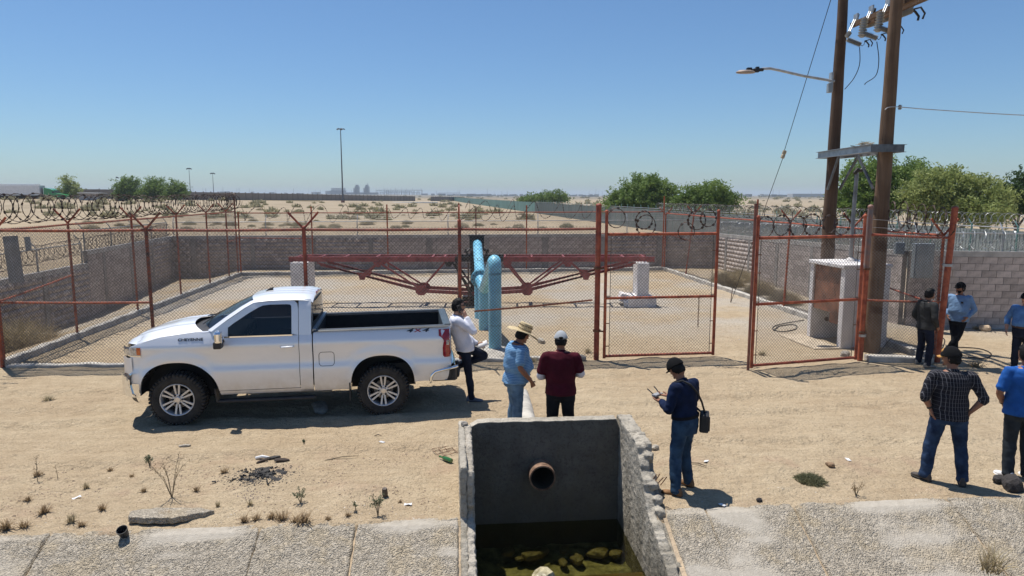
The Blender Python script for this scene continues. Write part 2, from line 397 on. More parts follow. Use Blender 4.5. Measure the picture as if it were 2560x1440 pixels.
# sand bed under the joints, canal bottom and far bank
mb = MB()
prof = [(.06,-.03),(-.1,-.045),(-4.3,-1.93),(-9,-1.93),(-14,.1),(-30,.1)]
for u0, u1 in ((-40, -.61), (1.86, 40)):
    mb.grid([[uv(u, v, z) for v, z in prof] for u in (u0, u1)])
mb.grid([[uv(u, v, z) for v, z in prof[2:]] for u in (-.61, 1.86)])
tag(mb.build('canal_bed', M('canal_silt', (.40,.31,.21), .95, var=.25, vs=2, bump=.03, bs=14, world=True)), kind='structure', label='silty bed and far bank of the canal')
# ================================================================== headwall box with the outfall pipe
def concrete_material(name, base, stain=True):
    m = bpy.data.materials.new(name); m.use_nodes = True; nt = m.node_tree; b = nt.nodes['Principled BSDF']
    pos = nt.nodes.new('ShaderNodeNewGeometry').outputs['Position']
    sep = nt.nodes.new('ShaderNodeSeparateXYZ'); nt.links.new(pos, sep.inputs[0])
    a = maprange(nt, tnoise(nt, pos, 2.2, 6, .65), .3, .7)
    c = mixc(nt, a, tuple(x*.62 for x in base), tuple(min(1, x*1.2) for x in base))
    sp = maprange(nt, tnoise(nt, pos, 26, 4, .7), .52, .62)
    c = mixc(nt, sp, c, mixc(nt, 1., c, (.72,.71,.70), 'MULTIPLY'))
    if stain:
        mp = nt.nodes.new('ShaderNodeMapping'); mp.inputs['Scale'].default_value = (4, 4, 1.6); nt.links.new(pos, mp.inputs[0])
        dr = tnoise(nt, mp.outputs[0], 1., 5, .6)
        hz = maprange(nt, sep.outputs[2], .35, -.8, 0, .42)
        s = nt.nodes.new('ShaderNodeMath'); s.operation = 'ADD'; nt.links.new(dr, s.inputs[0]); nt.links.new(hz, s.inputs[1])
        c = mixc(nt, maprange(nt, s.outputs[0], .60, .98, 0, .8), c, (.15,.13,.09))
    nt.links.new(c, b.inputs['Base Color']); b.inputs['Roughness'].default_value = .9; b.inputs['Specular IOR Level'].default_value = .25
    n1 = bumpn(nt, tnoise(nt, pos, 14, 6, .7), .035); n2 = bumpn(nt, tnoise(nt, pos, 70, 3), .008, n1)
    nt.links.new(n2, b.inputs['Normal']); return m
CONC = concrete_material('weathered_concrete', (.47,.425,.35)); CONC2 = concrete_material('broken_concrete', (.48,.43,.355), False); CONCD = concrete_material('shaded_damp_concrete', (.175,.158,.13))  # CONCD: base colour darkened to paint in the back wall's shade, besides damp
hw = thing('headwall', 'cracked concrete headwall box with an outfall pipe and broken right wing wall', 'headwall')
def jag_poly(pts, step=.07, amp=.012, seed=0):
    r = random.Random(seed); out = []
    for (a, b), (c, d) in zip(pts, pts[1:]+pts[:1]):
        n = max(1, int(math.hypot(c-a, d-b)/step))
        for k in range(n):
            t = k/n; out.append((a+(c-a)*t+(r.uniform(-amp, amp) if k else 0), b+(d-b)*t+(r.uniform(-amp, amp) if k else 0)))
    return out
UV_U = Vector((SCO, SSI, 0)); UV_V = Vector((-SSI, SCO, 0))
def wall_vz(mb, poly, u, th, lean=0.):
    mb.prism(poly, UV_U*th, uv(u, 0, 0), UV_V, Vector((0, 0, 1)))
# back wall
mb = MB(); top = [(-.63,.67),(1.87,.685)]
def holed_wall(mb, v):                                   # wall face with the round hole for the pipe
    rows = []
    for k in range(64):
        a = 2*math.pi*k/64; c, s = math.cos(a), math.sin(a)
        t = min(((1.70-.545) if c > 0 else (.545+.46))/max(abs(c), 1e-6), ((.668+.07) if s > 0 else (1.45-.07))/max(abs(s), 1e-6))
        rows.append([uv(.545+c*(.175+(t-.175)*f), v, -.07+s*(.175+(t-.175)*f)+(random.uniform(-.006,.006) if f == 1 and s > .3 else 0)) for f in (0, .25, .6, 1.)])
    return rows+[rows[0]]
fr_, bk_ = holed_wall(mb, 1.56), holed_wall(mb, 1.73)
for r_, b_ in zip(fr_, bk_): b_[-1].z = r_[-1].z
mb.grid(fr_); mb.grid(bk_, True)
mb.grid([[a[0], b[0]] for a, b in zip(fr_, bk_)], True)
mb.build('back_wall', CONCD, hw); mb = MB(); mb.grid([[a[-1]+Vector((0,0,.006))-UV_V*.004, b[-1]+Vector((0,0,.006))+UV_V*.004] for a, b in zip(fr_, bk_) if a[-1].z > .5]); o = mb.build('wall_rim', CONC, hw); so = o.modifiers.new('s', 'SOLIDIFY'); so.thickness = .012; so.offset = 0  # rim keeps the undarkened concrete, so the sunlit top reads brighter
mb = MB(); wall_vz(mb, jag_poly([(1.73,-1.45),(1.73,.665),(.0,.66),(-.02,.02),(-.12,-.03),(-2.4,-1.06),(-2.4,-1.45)], .09, .007, 5), -.63, .085); remesh('wing_wall', mb, .02, CONC, hw, 1, .010, (14,14,14), seed=4.)
mb = MB(); wall_vz(mb, jag_poly([(1.56,-1.45),(1.56,.66),(.9,.655),(.45,.60),(.2,.52),(.05,.60),(.012,.5),(-.0,.02),(-.12,-.03),(-2.4,-1.06),(-2.4,-1.45)], .07, .016, 8), -.548, .088); remesh('wing_wall', mb, .018, CONC2, hw, 1, .016, (14,14,14), seed=6.)
def rock_mesh(name, r, seed, sq=(1,1,1), mat=None, sub=2, amp=.35):
    bm = bmesh.new(); bmesh.ops.create_icosphere(bm, subdivisions=sub, radius=1.)
    P = np.array([v.co[:] for v in bm.verts]); d = 1+amp*fbm(P[:,0]*1.3+seed*3.1, P[:,1]*1.3, P[:,2]*1.3+seed, 3)*1.6
    P = np.clip(P*d[:,None], -.86, .86)*np.array(sq)*r
    for v, p in zip(bm.verts, P): v.co = p
    me = bpy.data.meshes.new(name); bm.to_mesh(me); bm.free()
    if mat: me.materials.append(mat)
    return me
def rock(name, loc, r, seed, sq, mat, label=None, cat='rock', group=None, parent=None, rz=0., sub=2):
    o = link(bpy.data.objects.new(name, rock_mesh(name, r, seed, sq, mat, sub)), parent); o.location = loc; o.rotation_euler = (random.uniform(-.2,.2), random.uniform(-.2,.2), rz)
    if label: tag(o, label, cat, group)
    return o
def rock_into(mb, loc, r, seed, sq):
    me = rock_mesh('tmp', r, seed, sq, None, 1, .6); mb.add([Vector(v.co)+Vector(loc) for v in me.vertices], [tuple(p.vertices) for p in me.polygons]); bpy.data.meshes.remove(me)
mb = MB(); wall_vz(mb, jag_poly([(1.73,-1.45),(1.73,.685),(1.3,.68),(.62,.66),(.56,.53),(.44,.47),(.40,.36),(.26,.31),(.22,.17),(.12,.10),(.04,-.02),(-.15,-.06),(-2.4,-1.07),(-2.4,-1.45)], .05, .025, 11), 1.70, .125)
wall_vz(mb, jag_poly([(1.73,-1.3),(1.73,.683),(1.0,.675),(.60,.66),(.56,.50),(.46,.34),(.42,.2),(.26,.16),(.18,-.02),(.02,-.05),(-.15,-.09),(-2.4,-1.10),(-2.4,-1.3)], .05, .03, 13), 1.80, .10)
for k, (u, v, z, r) in enumerate([(1.83,.52,.52,.085),(1.86,.40,.30,.08),(1.84,.26,.24,.08),(1.86,.14,.10,.09),(1.85,.02,.0,.10)]): rock_into(mb, uv(u, v, z), r, k+20, (1,1.2,.85))
remesh('wing_wall', mb, .016, CONC, hw, 0, .007, (16,16,16), seed=2.)
mb = MB()
for k in range(4): mb.tube([uv(1.83+.02*k, .30-.05*k, .28), uv(1.87+.03*k, .27-.05*k, .37+.03*(k % 2))], .007, 6)
mb.build('reinforcing_bar', M('rust', (.16,.075,.04), .85, var=.4, vs=20, bump=.01), hw)
# outfall pipe through the back wall
PC = uv(.545, 1.56, -.07); Mp = Matrix.Translation(PC)@Matrix((UV_U, Vector((0,0,1)), UV_V*-1)).transposed().to_4x4()
mb = MB(); mb.lathe([(.182,-.12),(.187,.20),(.185,.275),(.166,.278),(.164,.24)], 40, Mp, True); mb.mat(1); mb.lathe([(.163,.25),(.160,.20),(.160,-2.6),(.0001,-2.6)], 40, Mp); mb.f.pop(-2); mb.m.pop(-2)
mb.build('outfall_pipe', [M('pipe_rust', (.20,.105,.06), .85, var=.45, vs=9, bump=.015, bs=30, col2=(.32,.20,.13)), M('shaded_bore', (.035,.028,.02), .6, var=.4)], hw, sm=True)  # near-black bore colour paints in the shade inside the pipe, besides staining
# floor, stones, timber, water
mb = MB(); n = 24
mb.grid([[uv(-.5+2.3*i/n, -2.4+4.0*j/n, -1.22+.12*float(fbm(i*.4, j*.5, .3, 2))) for j in range(n+1)] for i in range(n+1)])
tag(mb.build('outfall_floor', M('algae_silt', (.20,.19,.10), .9, var=.5, vs=5, bump=.05, bs=12, col2=(.40,.38,.23)), sm=True), kind='structure', label='silty floor of the outfall box under water')
STN = M('wet_stone', (.15,.125,.06), .5, var=.4, vs=7, bump=.03, bs=16, col2=(.24,.20,.11))
for k, (px, py, r, sq, lab) in enumerate([(1270,1368,.10,(1.2,.8,.5),'leftmost stone under water in the outfall box'),(1340,1373,.20,(1.35,.6,.35),'long flat olive stone under water left of centre'),(1410,1362,.10,(1,.8,.45),'small submerged stone behind the gap in the middle'),(1440,1385,.13,(1.2,.7,.45),'middle submerged stone right of the pale rock'),(1492,1368,.17,(1.1,.9,.5),'largest rounded stone under water at right of centre'),(1300,1385,.08,(1,.8,.4),'small submerged stone in front of the leftmost one'),(1540,1372,.12,(.9,.8,.45),'rightmost stone under water by the wing wall'),(1408,1394,.09,(1.1,.7,.45),'dark little submerged stone nearest the plank')]):
    p = gp(px, py, -1.05); rock('submerged_stone', (p.x, p.y, -1.12), r, k+3, sq, STN, lab, 'stone', 'stones under the outfall water', rz=k*.7)
p = gp(1358, 1428, -.7); rock('wet_rock', (p.x, p.y, -.80), .15, 41, (1.1,.9,.95), M('pale_wet_rock', (.42,.36,.20), .35, var=.4, vs=9, bump=.03, bs=14, col2=(.62,.55,.36)), 'pale yellowish rock breaking the water surface on the plank', 'rock')
mb = MB(); mb.box((0,0,0), (2.14,.22,.10)); o = mb.build('plank', M('wet_wood', (.20,.13,.05), .55, var=.35, vs=3, bump=.02, bs=9, stretch=(1,8,8)), bevel=.01); o.location = uv(.62, .02, -.93); o.rotation_euler = (.05, 0, SA+.02); tag(o, 'brown submerged timber plank across the mouth of the outfall box', 'plank')
def water_material():
    m = bpy.data.materials.new('murky_water'); m.use_nodes = True; nt = m.node_tree; nt.nodes.remove(nt.nodes['Principled BSDF'])
    tr = nt.nodes.new('ShaderNodeBsdfTransparent'); tr.inputs[0].default_value = (.46,.45,.28,1)
    gl = nt.nodes.new('ShaderNodeBsdfGlossy'); gl.inputs['Roughness'].default_value = .02; gl.inputs[0].default_value = (1,1,1,1)
    fr = facing_mix(nt, .02)
    mx = nt.nodes.new('ShaderNodeMixShader'); pos = nt.nodes.new('ShaderNodeNewGeometry').outputs['Position']
    bn = bumpn(nt, tnoise(nt, pos, 3, 2), .002); nt.links.new(bn, gl.inputs['Normal'])
    nt.links.new(fr, mx.inputs[0]); nt.links.new(tr.outputs[0], mx.inputs[1]); nt.links.new(gl.outputs[0], mx.inputs[2])
    nt.links.new(mx.outputs[0], nt.nodes['Material Output'].inputs[0]); return m
WATER = water_material()
mb = MB(); mb.grid([[uv(u, v, -.86) for v in np.linspace(-2.3, 1.57, 20)] for u in np.linspace(-.47, 1.71, 14)])
tag(mb.build('water', WATER), kind='structure', label='still greenish water in the outfall box')
mb = MB(); mb.grid([[uv(u, v, -1.55) for v in (-11, -3.2)] for u in (-40, 40)]); tag(mb.build('canal_water', WATER), kind='structure', label='still water at the bottom of the canal')
# ================================================================== block walls
BLK = M('concrete_block', (.44,.375,.335), .92, var=.18, vs=6, bump=.006, bs=50, rnd=.20); BLKS = M('concrete_block_run', (.44,.375,.335), .92, var=.18, vs=6, bump=.006, bs=50, isl=.20)
MORT = M('mortar', (.27,.245,.225), .95, var=.2, vs=5, bump=.008, bs=60); PIL = M('wall_column', (.30,.28,.26), .92, var=.22, vs=3, bump=.008, bs=40); COPE = M('wall_coping', (.47,.44,.40), .92, var=.2, vs=3, bump=.01, bs=40)
_b = MB(); _b.box((0,0,0), (.386,.15,.186)); BRICK_ME = _b.mesh('brick', BLK)
_b = MB(); _b.box((0,0,0), (.186,.15,.186)); HALF_ME = _b.mesh('half_brick', BLK)
def block_wall(label, p0, p1, z0, z1, zb0, zb1, limit=300, col_every=3.2, first_col=1.6, pil_proud=.012):
    """wall between ground points p0, p1; tops z0, z1; foot zb0, zb1 (heights at both ends)"""
    p0, p1 = Vector((p0[0], p0[1], 0)), Vector((p1[0], p1[1], 0)); d = p1-p0; L = d.length; d.normalize(); nrm = Vector((-d.y, d.x, 0))
    ang = math.atan2(d.y, d.x); slope = (z1-z0)/L
    t = thing('block_wall', label, 'wall', p0, ang)
    zt = lambda s: z0+slope*s
    zb = lambda s: zb0+(zb1-zb0)*s/L-.25
    mb = MB(); mb.add([(0,-.062,zb(0)),(L,-.062,zb(L)),(L,.062,zb(L)),(0,.062,zb(0)),(0,-.062,zt(0)-.02),(L,-.062,zt(L)-.02),(L,.062,zt(L)-.02),(0,.062,zt(0)-.02)], [(3,2,1,0),(4,5,6,7),(0,1,5,4),(1,2,6,5),(2,3,7,6),(3,0,4,7)])
    mb.build('mortar_core', MORT, t)
    mb = MB(); hb = .16
    mb.add([(0,-.085,zt(0)-hb),(L,-.085,zt(L)-hb),(L,.085,zt(L)-hb),(0,.085,zt(0)-hb),(0,-.085,zt(0)),(L,-.085,zt(L)),(L,.085,zt(L)),(0,.085,zt(0))], [(3,2,1,0),(4,5,6,7),(0,1,5,4),(1,2,6,5),(2,3,7,6),(3,0,4,7)])
    mb.build('coping_beam', COPE, t)
    cols = []; s = first_col
    while s < L-.1: cols.append(s); s += col_every
    for c in cols:
        mb = MB(); mb.box((c, 0, (zt(c)-hb+zb(c))/2-.002), (.22, .15+2*pil_proud, zt(c)-hb-zb(c))); mb.build('column', PIL, t)
    pieces = []; rows = int((max(zt(0), zt(L))-hb-min(zb(0), zb(L)))/.2)+1
    for r in range(rows):
        off = .2 if r % 2 else 0.
        k = 0; s = -off
        while s < L:
            a, b = max(s, 0), min(s+.4, L); s += .4
            if b-a < .15: continue
            c = (a+b)/2; z = zt(c)-hb-.105-.2*r
            if z < zb(c)+.05: continue
            if any(abs(c-q) < .11+(b-a)/2-.02 for q in cols): 
                # keep half blocks beside a column
                for q in cols:
                    if abs(c-q) < .11+(b-a)/2-.02:
                        for side in (-1, 1):
                            e = (a if side < 0 else b); inner = q+side*.11
                            if (e-inner)*side > .15: pieces.append(((e+inner)/2, z, True))
                continue
            pieces.append((c, z, (b-a) < .3))
    w = lambda c: (p0+d*c).length
    pieces.sort(key=lambda q: w(q[0])); tilt = math.atan(slope)
    for c, z, half in pieces[:limit]:
        o = bpy.data.objects.new('brick', HALF_ME if half else BRICK_ME); link(o, t); o.location = (c, random.uniform(-.004,.004), z); o.rotation_euler = (0, -tilt, 0)
    rest = pieces[limit:]
    if rest:
        base = np.array([(x,y,z) for z in (-1,1) for x,y in ((-1,-1),(1,-1),(1,1),(-1,1))])*.5
        C = np.array([(c, random.uniform(-.004,.004), z) for c, z, h in rest]); S = np.array([((.186 if h else .386), .15, .186) for c, z, h in rest])
        Vx = C[:,None,:]+base[None]*S[:,None,:]; F0 = np.array([(3,2,1,0),(4,5,6,7),(0,1,5,4),(1,2,6,5),(2,3,7,6),(3,0,4,7)])
        F = (np.arange(len(rest))[:,None,None]*8+F0[None]).reshape(-1, 4)
        tag(np_obj('brick_run', Vx.reshape(-1, 3), F, BLKS, t), kind='stuff')
    return t
WC_L = at(425, 590, 36.0); WC_M = gp(212, 627, 1.92); WC_N = gp(0, 699, 1.48)
dirL = (Vector((WC_N.x, WC_N.y, 0))-Vector((WC_M.x, WC_M.y, 0))).normalized(); WC_F = Vector((WC_M.x, WC_M.y, 0))+dirL*14
WC_R = at(1797, 583, 37.0); WC_RN = Vector((11.75, 20.35, 2.26))
block_wall('shaded concrete block wall behind the red truss at the back of the yard', (WC_L.x, WC_L.y), (WC_R.x, WC_R.y), WC_L.z, WC_R.z, -.3, -.3, 300, 3.1, 1.2)
block_wall('taller concrete block wall beyond the left chain link fence', (WC_M.x, WC_M.y), (WC_L.x+.09, WC_L.y-.09), 1.92, WC_L.z, -.5, -.35, 200)
block_wall('lower step of the left block wall behind the two grey panels', (WC_F.x, WC_F.y), (WC_M.x, WC_M.y-.02), 1.48, 1.48, -.5, -.5, 160)
block_wall('long sunlit concrete block wall along the right side of the yard', (WC_RN.x, WC_RN.y), (WC_R.x-.09, WC_R.y-.09), WC_RN.z, WC_R.z, 0, -.3, 300, 3.1, 2.6)
block_wall('concrete block wall behind the three men at the right edge', (WC_RN.x+.09, WC_RN.y-.05), (26, 18.3), 2.27, 2.27, 0, 0, 260, 3.3, 3.3, .02)
# ================================================================== chain link
ORG = M('orange_paint', (.34,.065,.030), .6, var=.35, vs=7, bump=.005, bs=80, col2=(.48,.12,.05)); RED = M('red_oxide_paint', (.30,.055,.032), .6, var=.35, vs=6, bump=.006, bs=60, col2=(.42,.10,.05))
RUST = M('rust', (.16,.075,.04), .85, var=.4, vs=20, bump=.01); GAL = M('galvanised_steel', (.42,.43,.43), .45, .6, var=.2, vs=6); WIRE = M('chain_link_wire', (.14,.12,.105), .55, .35, var=.3, vs=4); WIREG = M('galvanised_wire', (.36,.36,.35), .45, .5, var=.2, vs=4)
RAZ = M('rusty_razor_wire', (.075,.05,.04), .7, .3, var=.4, vs=9); RAZG = M('bright_razor_wire', (.36,.37,.37), .45, .5, var=.2, vs=9)
def segs_mesh(P, Q, r):
    P, Q = np.asarray(P, float), np.asarray(Q, float); d = Q-P; d /= np.linalg.norm(d, axis=1)[:,None]
    up = np.where(np.abs(d[:,2:3]) > .95, np.array([[1.,0,0]]), np.array([[0,0,1.]]))
    a = np.cross(d, up); a /= np.linalg.norm(a, axis=1)[:,None]; b = np.cross(d, a)
    V = []
    for E_ in (P, Q):
        for k in range(3):
            t = 2*math.pi*k/3+.5; V.append(E_+r*(a*math.cos(t)+b*math.sin(t)))
    V = np.stack(V, 1); n = len(P); i = np.arange(n)[:,None]*6
    F = np.concatenate([i+np.array([[k, (k+1) % 3, 3+(k+1) % 3, 3+k]]) for k in range(3)], 0)
    return V.reshape(-1, 3), F
def chain_link(parent, a, b, h, z0=.05, pitch=.078, r=.0042, mat=None, sag=0.):
    a, b = Vector(a), Vector(b); L = (b-a).length; P = []; Q = []
    A = np.array(a); D = np.array((b-a))/L
    for sgn in (1, -1):
        c = -h if sgn > 0 else 0.
        while c < L+(h if sgn < 0 else 0):
            # line: s = c + sgn*t, t in 0..h
            t0, t1 = 0., h
            if sgn > 0: t0 = max(0, -c); t1 = min(h, L-c)
            else: t0 = max(0, c-L); t1 = min(h, c)
            if t1-t0 > .02:
                n = max(1, int((t1-t0)/.5)+1)
                for k in range(n):
                    for T, dst in ((t0+(t1-t0)*k/n, P), (t0+(t1-t0)*(k+1)/n, Q)):
                        s = c+sgn*T; p = A+D*s; wob = .012*math.sin(s*2.3+T*1.7)+.01*math.sin(T*3.1-s)
                        dst.append((p[0]-D[1]*wob, p[1]+D[0]*wob, p[2]+z0+T-(sag*math.sin(math.pi*min(max(s/L,0),1)) if T > h*.9 else 0)))
            c += pitch
    V, F = segs_mesh(P, Q, r)
    o = np_obj('chain_link_mesh', V, F, mat or WIRE, parent); tag(o, kind='stuff'); return o
def coil(name, label, a, b, rad, loops, r=.011, mat=None, jitter=.12, squash=1., barb=True, group='razor wire coils', phase=0., ov=0, stretch=None, sagz=0.):
    a, b = Vector(a), Vector(b); d = (b-a).normalized(); up = Vector((0,0,1)); x = d.cross(up).normalized()
    n = 22; tot = int(loops*n); rr = random.Random(len(label)+int(loops)); pts = []
    amp = [1+rr.uniform(-jitter, jitter) for _ in range(int(loops)+2)]; ph = [rr.uniform(-.4, .4) for _ in range(int(loops)+2)]
    for i in range(tot+1):
        t = i/tot; k = i//n; f = (i % n)/n; A = amp[k]*(1-f)+amp[k+1]*f; O = ph[k]*(1-f)+ph[k+1]*f
        th = 2*math.pi*i/n+phase
        adv = (t+ (O+ .10*math.sin(th))/max(loops, 1)*.8)
        pts.append(a+(b-a)*min(max(adv, 0), 1)+x*(rad*A*math.cos(th))+up*(rad*A*squash*math.sin(th)-sagz*math.sin(math.pi*t)))
    mb = MB(); mb.tube(pts, r, 4)
    if barb:
        L = 0
        for i in range(1, len(pts)):
            L += (pts[i]-pts[i-1]).length
            if L > .11:
                L = 0; p = pts[i]; tng = (pts[i]-pts[i-1]).normalized(); s = tng.orthogonal().normalized(); s.rotate(Matrix.Rotation(rr.uniform(0, 6.28), 3, tng))
                e = r*2.4; mb.add([p-tng*.034+s*e, p-tng*.012, p+tng*.034+s*e, p+tng*.034-s*e, p+tng*.012, p-tng*.034-s*e], [(0,1,2),(3,4,5),(0,1,4,5),(1,2,3,4)])
    return tag(mb.build(name, mat or RAZ), label, 'razor wire', group)
def post(parent, p, h, r=.036, mat=None, name='post', lean=(0,0), arms=None, adir=None, cap=True):
    mb = MB(); p = Vector(p); top = p+Vector((lean[0], lean[1], h)); mb.tube([p-Vector((0,0,.15)), p+(top-p)*.5, top], r, 10)
    if cap: mb.lathe([(r*1.15,0),(r*1.1,.02),(r*.7,.045),(.001,.055)], 10, Matrix.Translation(top))
    o = mb.build(name, mat or ORG, parent, sm=True)
    if arms:
        ad = Vector(adir).normalized()
        for s in arms:
            m2 = MB(); e = top+ad*(s*.34)+Vector((0,0,.36)); m2.bar(top-Vector((0,0,.02)), e, .045, .02, up=ad.cross(Vector((0,0,1)))); m2.build('arm', RUST if mat is None else mat, o)
    return o
def lerp(a, b, t): return Vector(a)*(1-t)+Vector(b)*t
def rail(parent, a, b, r=.022, mat=None, name='rail'):
    mb = MB(); n = 6; mb.tube([lerp(a, b, k/n)+Vector((0,0,-.012*math.sin(math.pi*k/n))) for k in range(n+1)], r, 8); return mb.build(name, mat or ORG, parent, sm=True)
def Zv(z): return Vector((0,0,z))
FL, BL, BR, FR, GL, GR = (FENCE[k] for k in ('fl','bl','br','fr','gl','gr'))
TOP = 3.12
KERB = M('kerb_concrete', (.44,.41,.36), .92, var=.25, vs=4, bump=.015, bs=30, world=True)
def kerb(label, a, b, wd=.22, h=.16, zb=-.7):
    a, b = Vector(a), Vector(b); mb = MB(); d = (b-a).normalized(); nx = Vector((-d.y, d.x, 0)); n = int((b-a).length/.35)
    rows = []
    for k in range(n+1):
        p = lerp(a, b, k/n); j = .012*math.sin(k*1.7)+.01*math.sin(k*4.1); rows.append([p+nx*(wd/2)+Zv(zb), p+nx*(wd/2+j*.5)+Zv(h+j), p-nx*(wd/2-j*.5)+Zv(h+j*.7), p-nx*(wd/2)+Zv(zb)])
    mb.grid(rows); mb.add(rows[0], [(0,1,2,3)]); mb.add(rows[-1], [(3,2,1,0)])
    return tag(mb.build('concrete_kerb', KERB, bevel=.015), label, 'kerb')
kerb('low concrete kerb under the left chain link fence', FL, BL); kerb('low concrete kerb under the back fence', BL, BR); kerb('low concrete kerb along the right fence inside the yard', BR, FR)
kerb('low concrete kerb under the front fence behind the pickup', FL+Vector((.15,0,0)), GL-Vector((.4,0,0)), .22, .06); kerb('short concrete kerb at the foot of the fence right of the gates', GR+Vector((.15,0,0)), FR-Vector((.15,0,0)), .3, .13)
# --- front fence, left of the gates
f = thing('chain_link_fence', 'front chain link fence with red posts behind the white pickup', 'fence', group='orange posted yard fences')
fx = [at(p, 900, 15.6).x for p in (398, 772, 1150)]
def on(a, b, x): return lerp(a, b, (x-a.x)/(b.x-a.x))
fp = [FL]+[on(FL, GL, x) for x in fx]+[GL]
fd = (GL-FL).normalized(); fn = Vector((-fd.y, fd.x, 0))
post(f, fp[0], 3.2, .046, ORG)
post(f, fp[1], 3.16, .038, M('chipped_paint', (.17,.11,.085), .75, var=.5, vs=9, col2=(.36,.10,.05), bump=.006), arms=(1,-1), adir=fd)
post(f, fp[2], 3.16, .044, RED, arms=(1,-1), adir=fd*.75+fn*.3); post(f, fp[3], 3.3, .042, RED, arms=(1,-1), adir=fn); post(f, fp[4], 3.66, .066, RED, 'gate_post')
for a, b in zip(fp[:-1], fp[1:]): rail(f, a+Zv(TOP), b+Zv(TOP), .03, RED if a.x > -9 else ORG, 'top_rail')
rail(f, fp[0]+Zv(1.5), fp[1]+Zv(1.47), .026, ORG, 'middle_rail'); 
rail(f, at(1186, 778, 15.75), at(1481, 750, 15.85), .022, M('rusty_paint', (.26,.10,.055), .8, var=.4, vs=8), 'middle_rail')
chain_link(f, fp[0]+fn*-.04, fp[4]+fn*-.04, TOP+.02, .04)
# --- front fence, right of the gates
f = thing('chain_link_fence', 'short chain link fence panel between the gate hinge post and the leaning corner post', 'fence', group='orange posted yard fences')
post(f, GR, 2.2, .062, ORG, 'gate_post', cap=False); mb = MB(); mb.tube([GR+Zv(2.2), GR+Zv(3.62)], .058, 12); mb.lathe([(.064,0),(.064,.03),(.04,.06),(.001,.07)], 12, Matrix.Translation(GR+Zv(3.62))); mb.build('post_upper', M('primer_grey', (.22,.19,.19), .6, var=.3, vs=5, col2=(.30,.14,.09)), f, sm=True)
post(f, FR, 3.6, .07, ORG, 'corner_post', lean=(.12, .0))
rail(f, GR+Zv(3.0), FR+Zv(2.93)+Vector((.1,0,0)), .028, RED, 'top_rail'); rail(f, GR+Zv(1.46), FR+Zv(1.44)+Vector((.05,0,0)), .024, ORG, 'middle_rail')
chain_link(f, GR+Vector((.08,-.06,.12)), FR+Vector((-.08,-.06,.12)), 2.85, .0)
for z in (.62, 2.3): 
    mb = MB(); mb.lathe([(.098,-.03),(.098,.03),(.09,.03),(.09,-.03)], 14, Matrix.Translation((FR if z > 1 else GR)+Zv(z)+Vector((.06 if z > 1 else 0,0,0))), True); mb.build('clamp', GAL, f)
mb = MB()
for z in (3.35, 3.17): mb.tube([GR+Zv(z), FR+Zv(z-.12)+Vector((.1,0,0))], .004, 4)
mb.build('strand_wire', WIREG, f)
# --- side and back fences
def yard_fence(label, pts, mesh_off, arms=None, arm_names=True, rail_z=TOP, rail_mat=None, post_mat=None, hts=None, lean=None):
    f = thing('chain_link_fence', label, 'fence', group='orange posted yard fences')
    d = (pts[-1]-pts[0]).normalized(); nn = Vector((-d.y, d.x, 0))
    for k, p in enumerate(pts):
        h = (hts or {}).get(k, rail_z+.06)
        post(f, p+Zv(.1), h-.1, .034, post_mat or ORG, arms=(arms if arms and h < rail_z+.3 else None), adir=nn, lean=(lean or {}).get(k, (0,0)), cap=False)
    for a, b in zip(pts[:-1], pts[1:]): rail(f, a+Zv(rail_z), b+Zv(rail_z), .024, rail_mat or ORG, 'top_rail')
    chain_link(f, pts[0]+nn*mesh_off, pts[-1]+nn*mesh_off, rail_z-.1, .14, .085, .0034)
    return f
lps = [FL]+[on(FL, BL, x) if False else lerp(FL, BL, t) for t in (.178, .385, .59, .77, .915)]+[BL]
lf = yard_fence('long chain link fence running back along the left side of the yard', lps[1:-1] and [lps[0]+Vector((0,.06,0))]+lps[1:-1]+[BL-Vector((.02,.06,0))], -.05, arms=(1,-1), hts={6: 3.75, 0: 3.05})
rail(lf, lps[0]+Zv(1.5), lps[1]+Zv(1.75), .024, ORG, 'brace_rail'); rail(lf, lps[5]+Zv(1.75), BL+Zv(1.8), .02, ORG, 'brace_rail')
bts = [0, .165, .335, .5, .66, .83, 1.]
bps = [lerp(BL, BR, t) for t in bts]
bf = yard_fence('chain link fence along the back of the yard in front of the block wall', [bps[0]+Vector((.1,0,0))]+bps[1:-1]+[BR-Vector((.1,0,0))], -.05, rail_z=3.05, hts={0: 3.1, 6: 3.85, 1: 3.35, 2: 3.45, 3: 3.5, 4: 3.4, 5: 3.3}, post_mat=M('orange_post', (.45,.10,.032), .55, var=.3, vs=6))
rail(bf, bps[0]+Zv(1.85), bps[1]+Zv(1.8), .02, ORG, 'brace_rail'); rail(bf, bps[5]+Zv(1.95), BR+Zv(1.95), .02, RED, 'brace_rail')
rp = [BR]+[Vector((p.x, p.y, 0)) for p in (gp(1716, 693), gp(1895, 748), gp(1963, 776))]+[lerp(BR, FR, .82), FR+Vector((0,.12,0))]
d_ = (FR-BR).normalized(); rp = [BR+d_*((p-BR).dot(d_)) for p in rp]
rf = yard_fence('chain link fence with V arms along the right side of the yard', rp, .05, arms=(1,-1), hts={0: 2.9, 2: 3.75, 5: 3.0}, rail_z=2.98, lean={1: (.33, .05), 2: (.1,0), 3: (.08,0)})
rail(rf, rp[0]+Zv(1.95), rp[1]+Zv(1.75)+Vector((.15,0,0)), .02, ORG, 'brace_rail'); rail(rf, lerp(rp[4], rp[5], .1)+Zv(1.65), rp[5]+Zv(1.35), .024, RED, 'brace_rail')
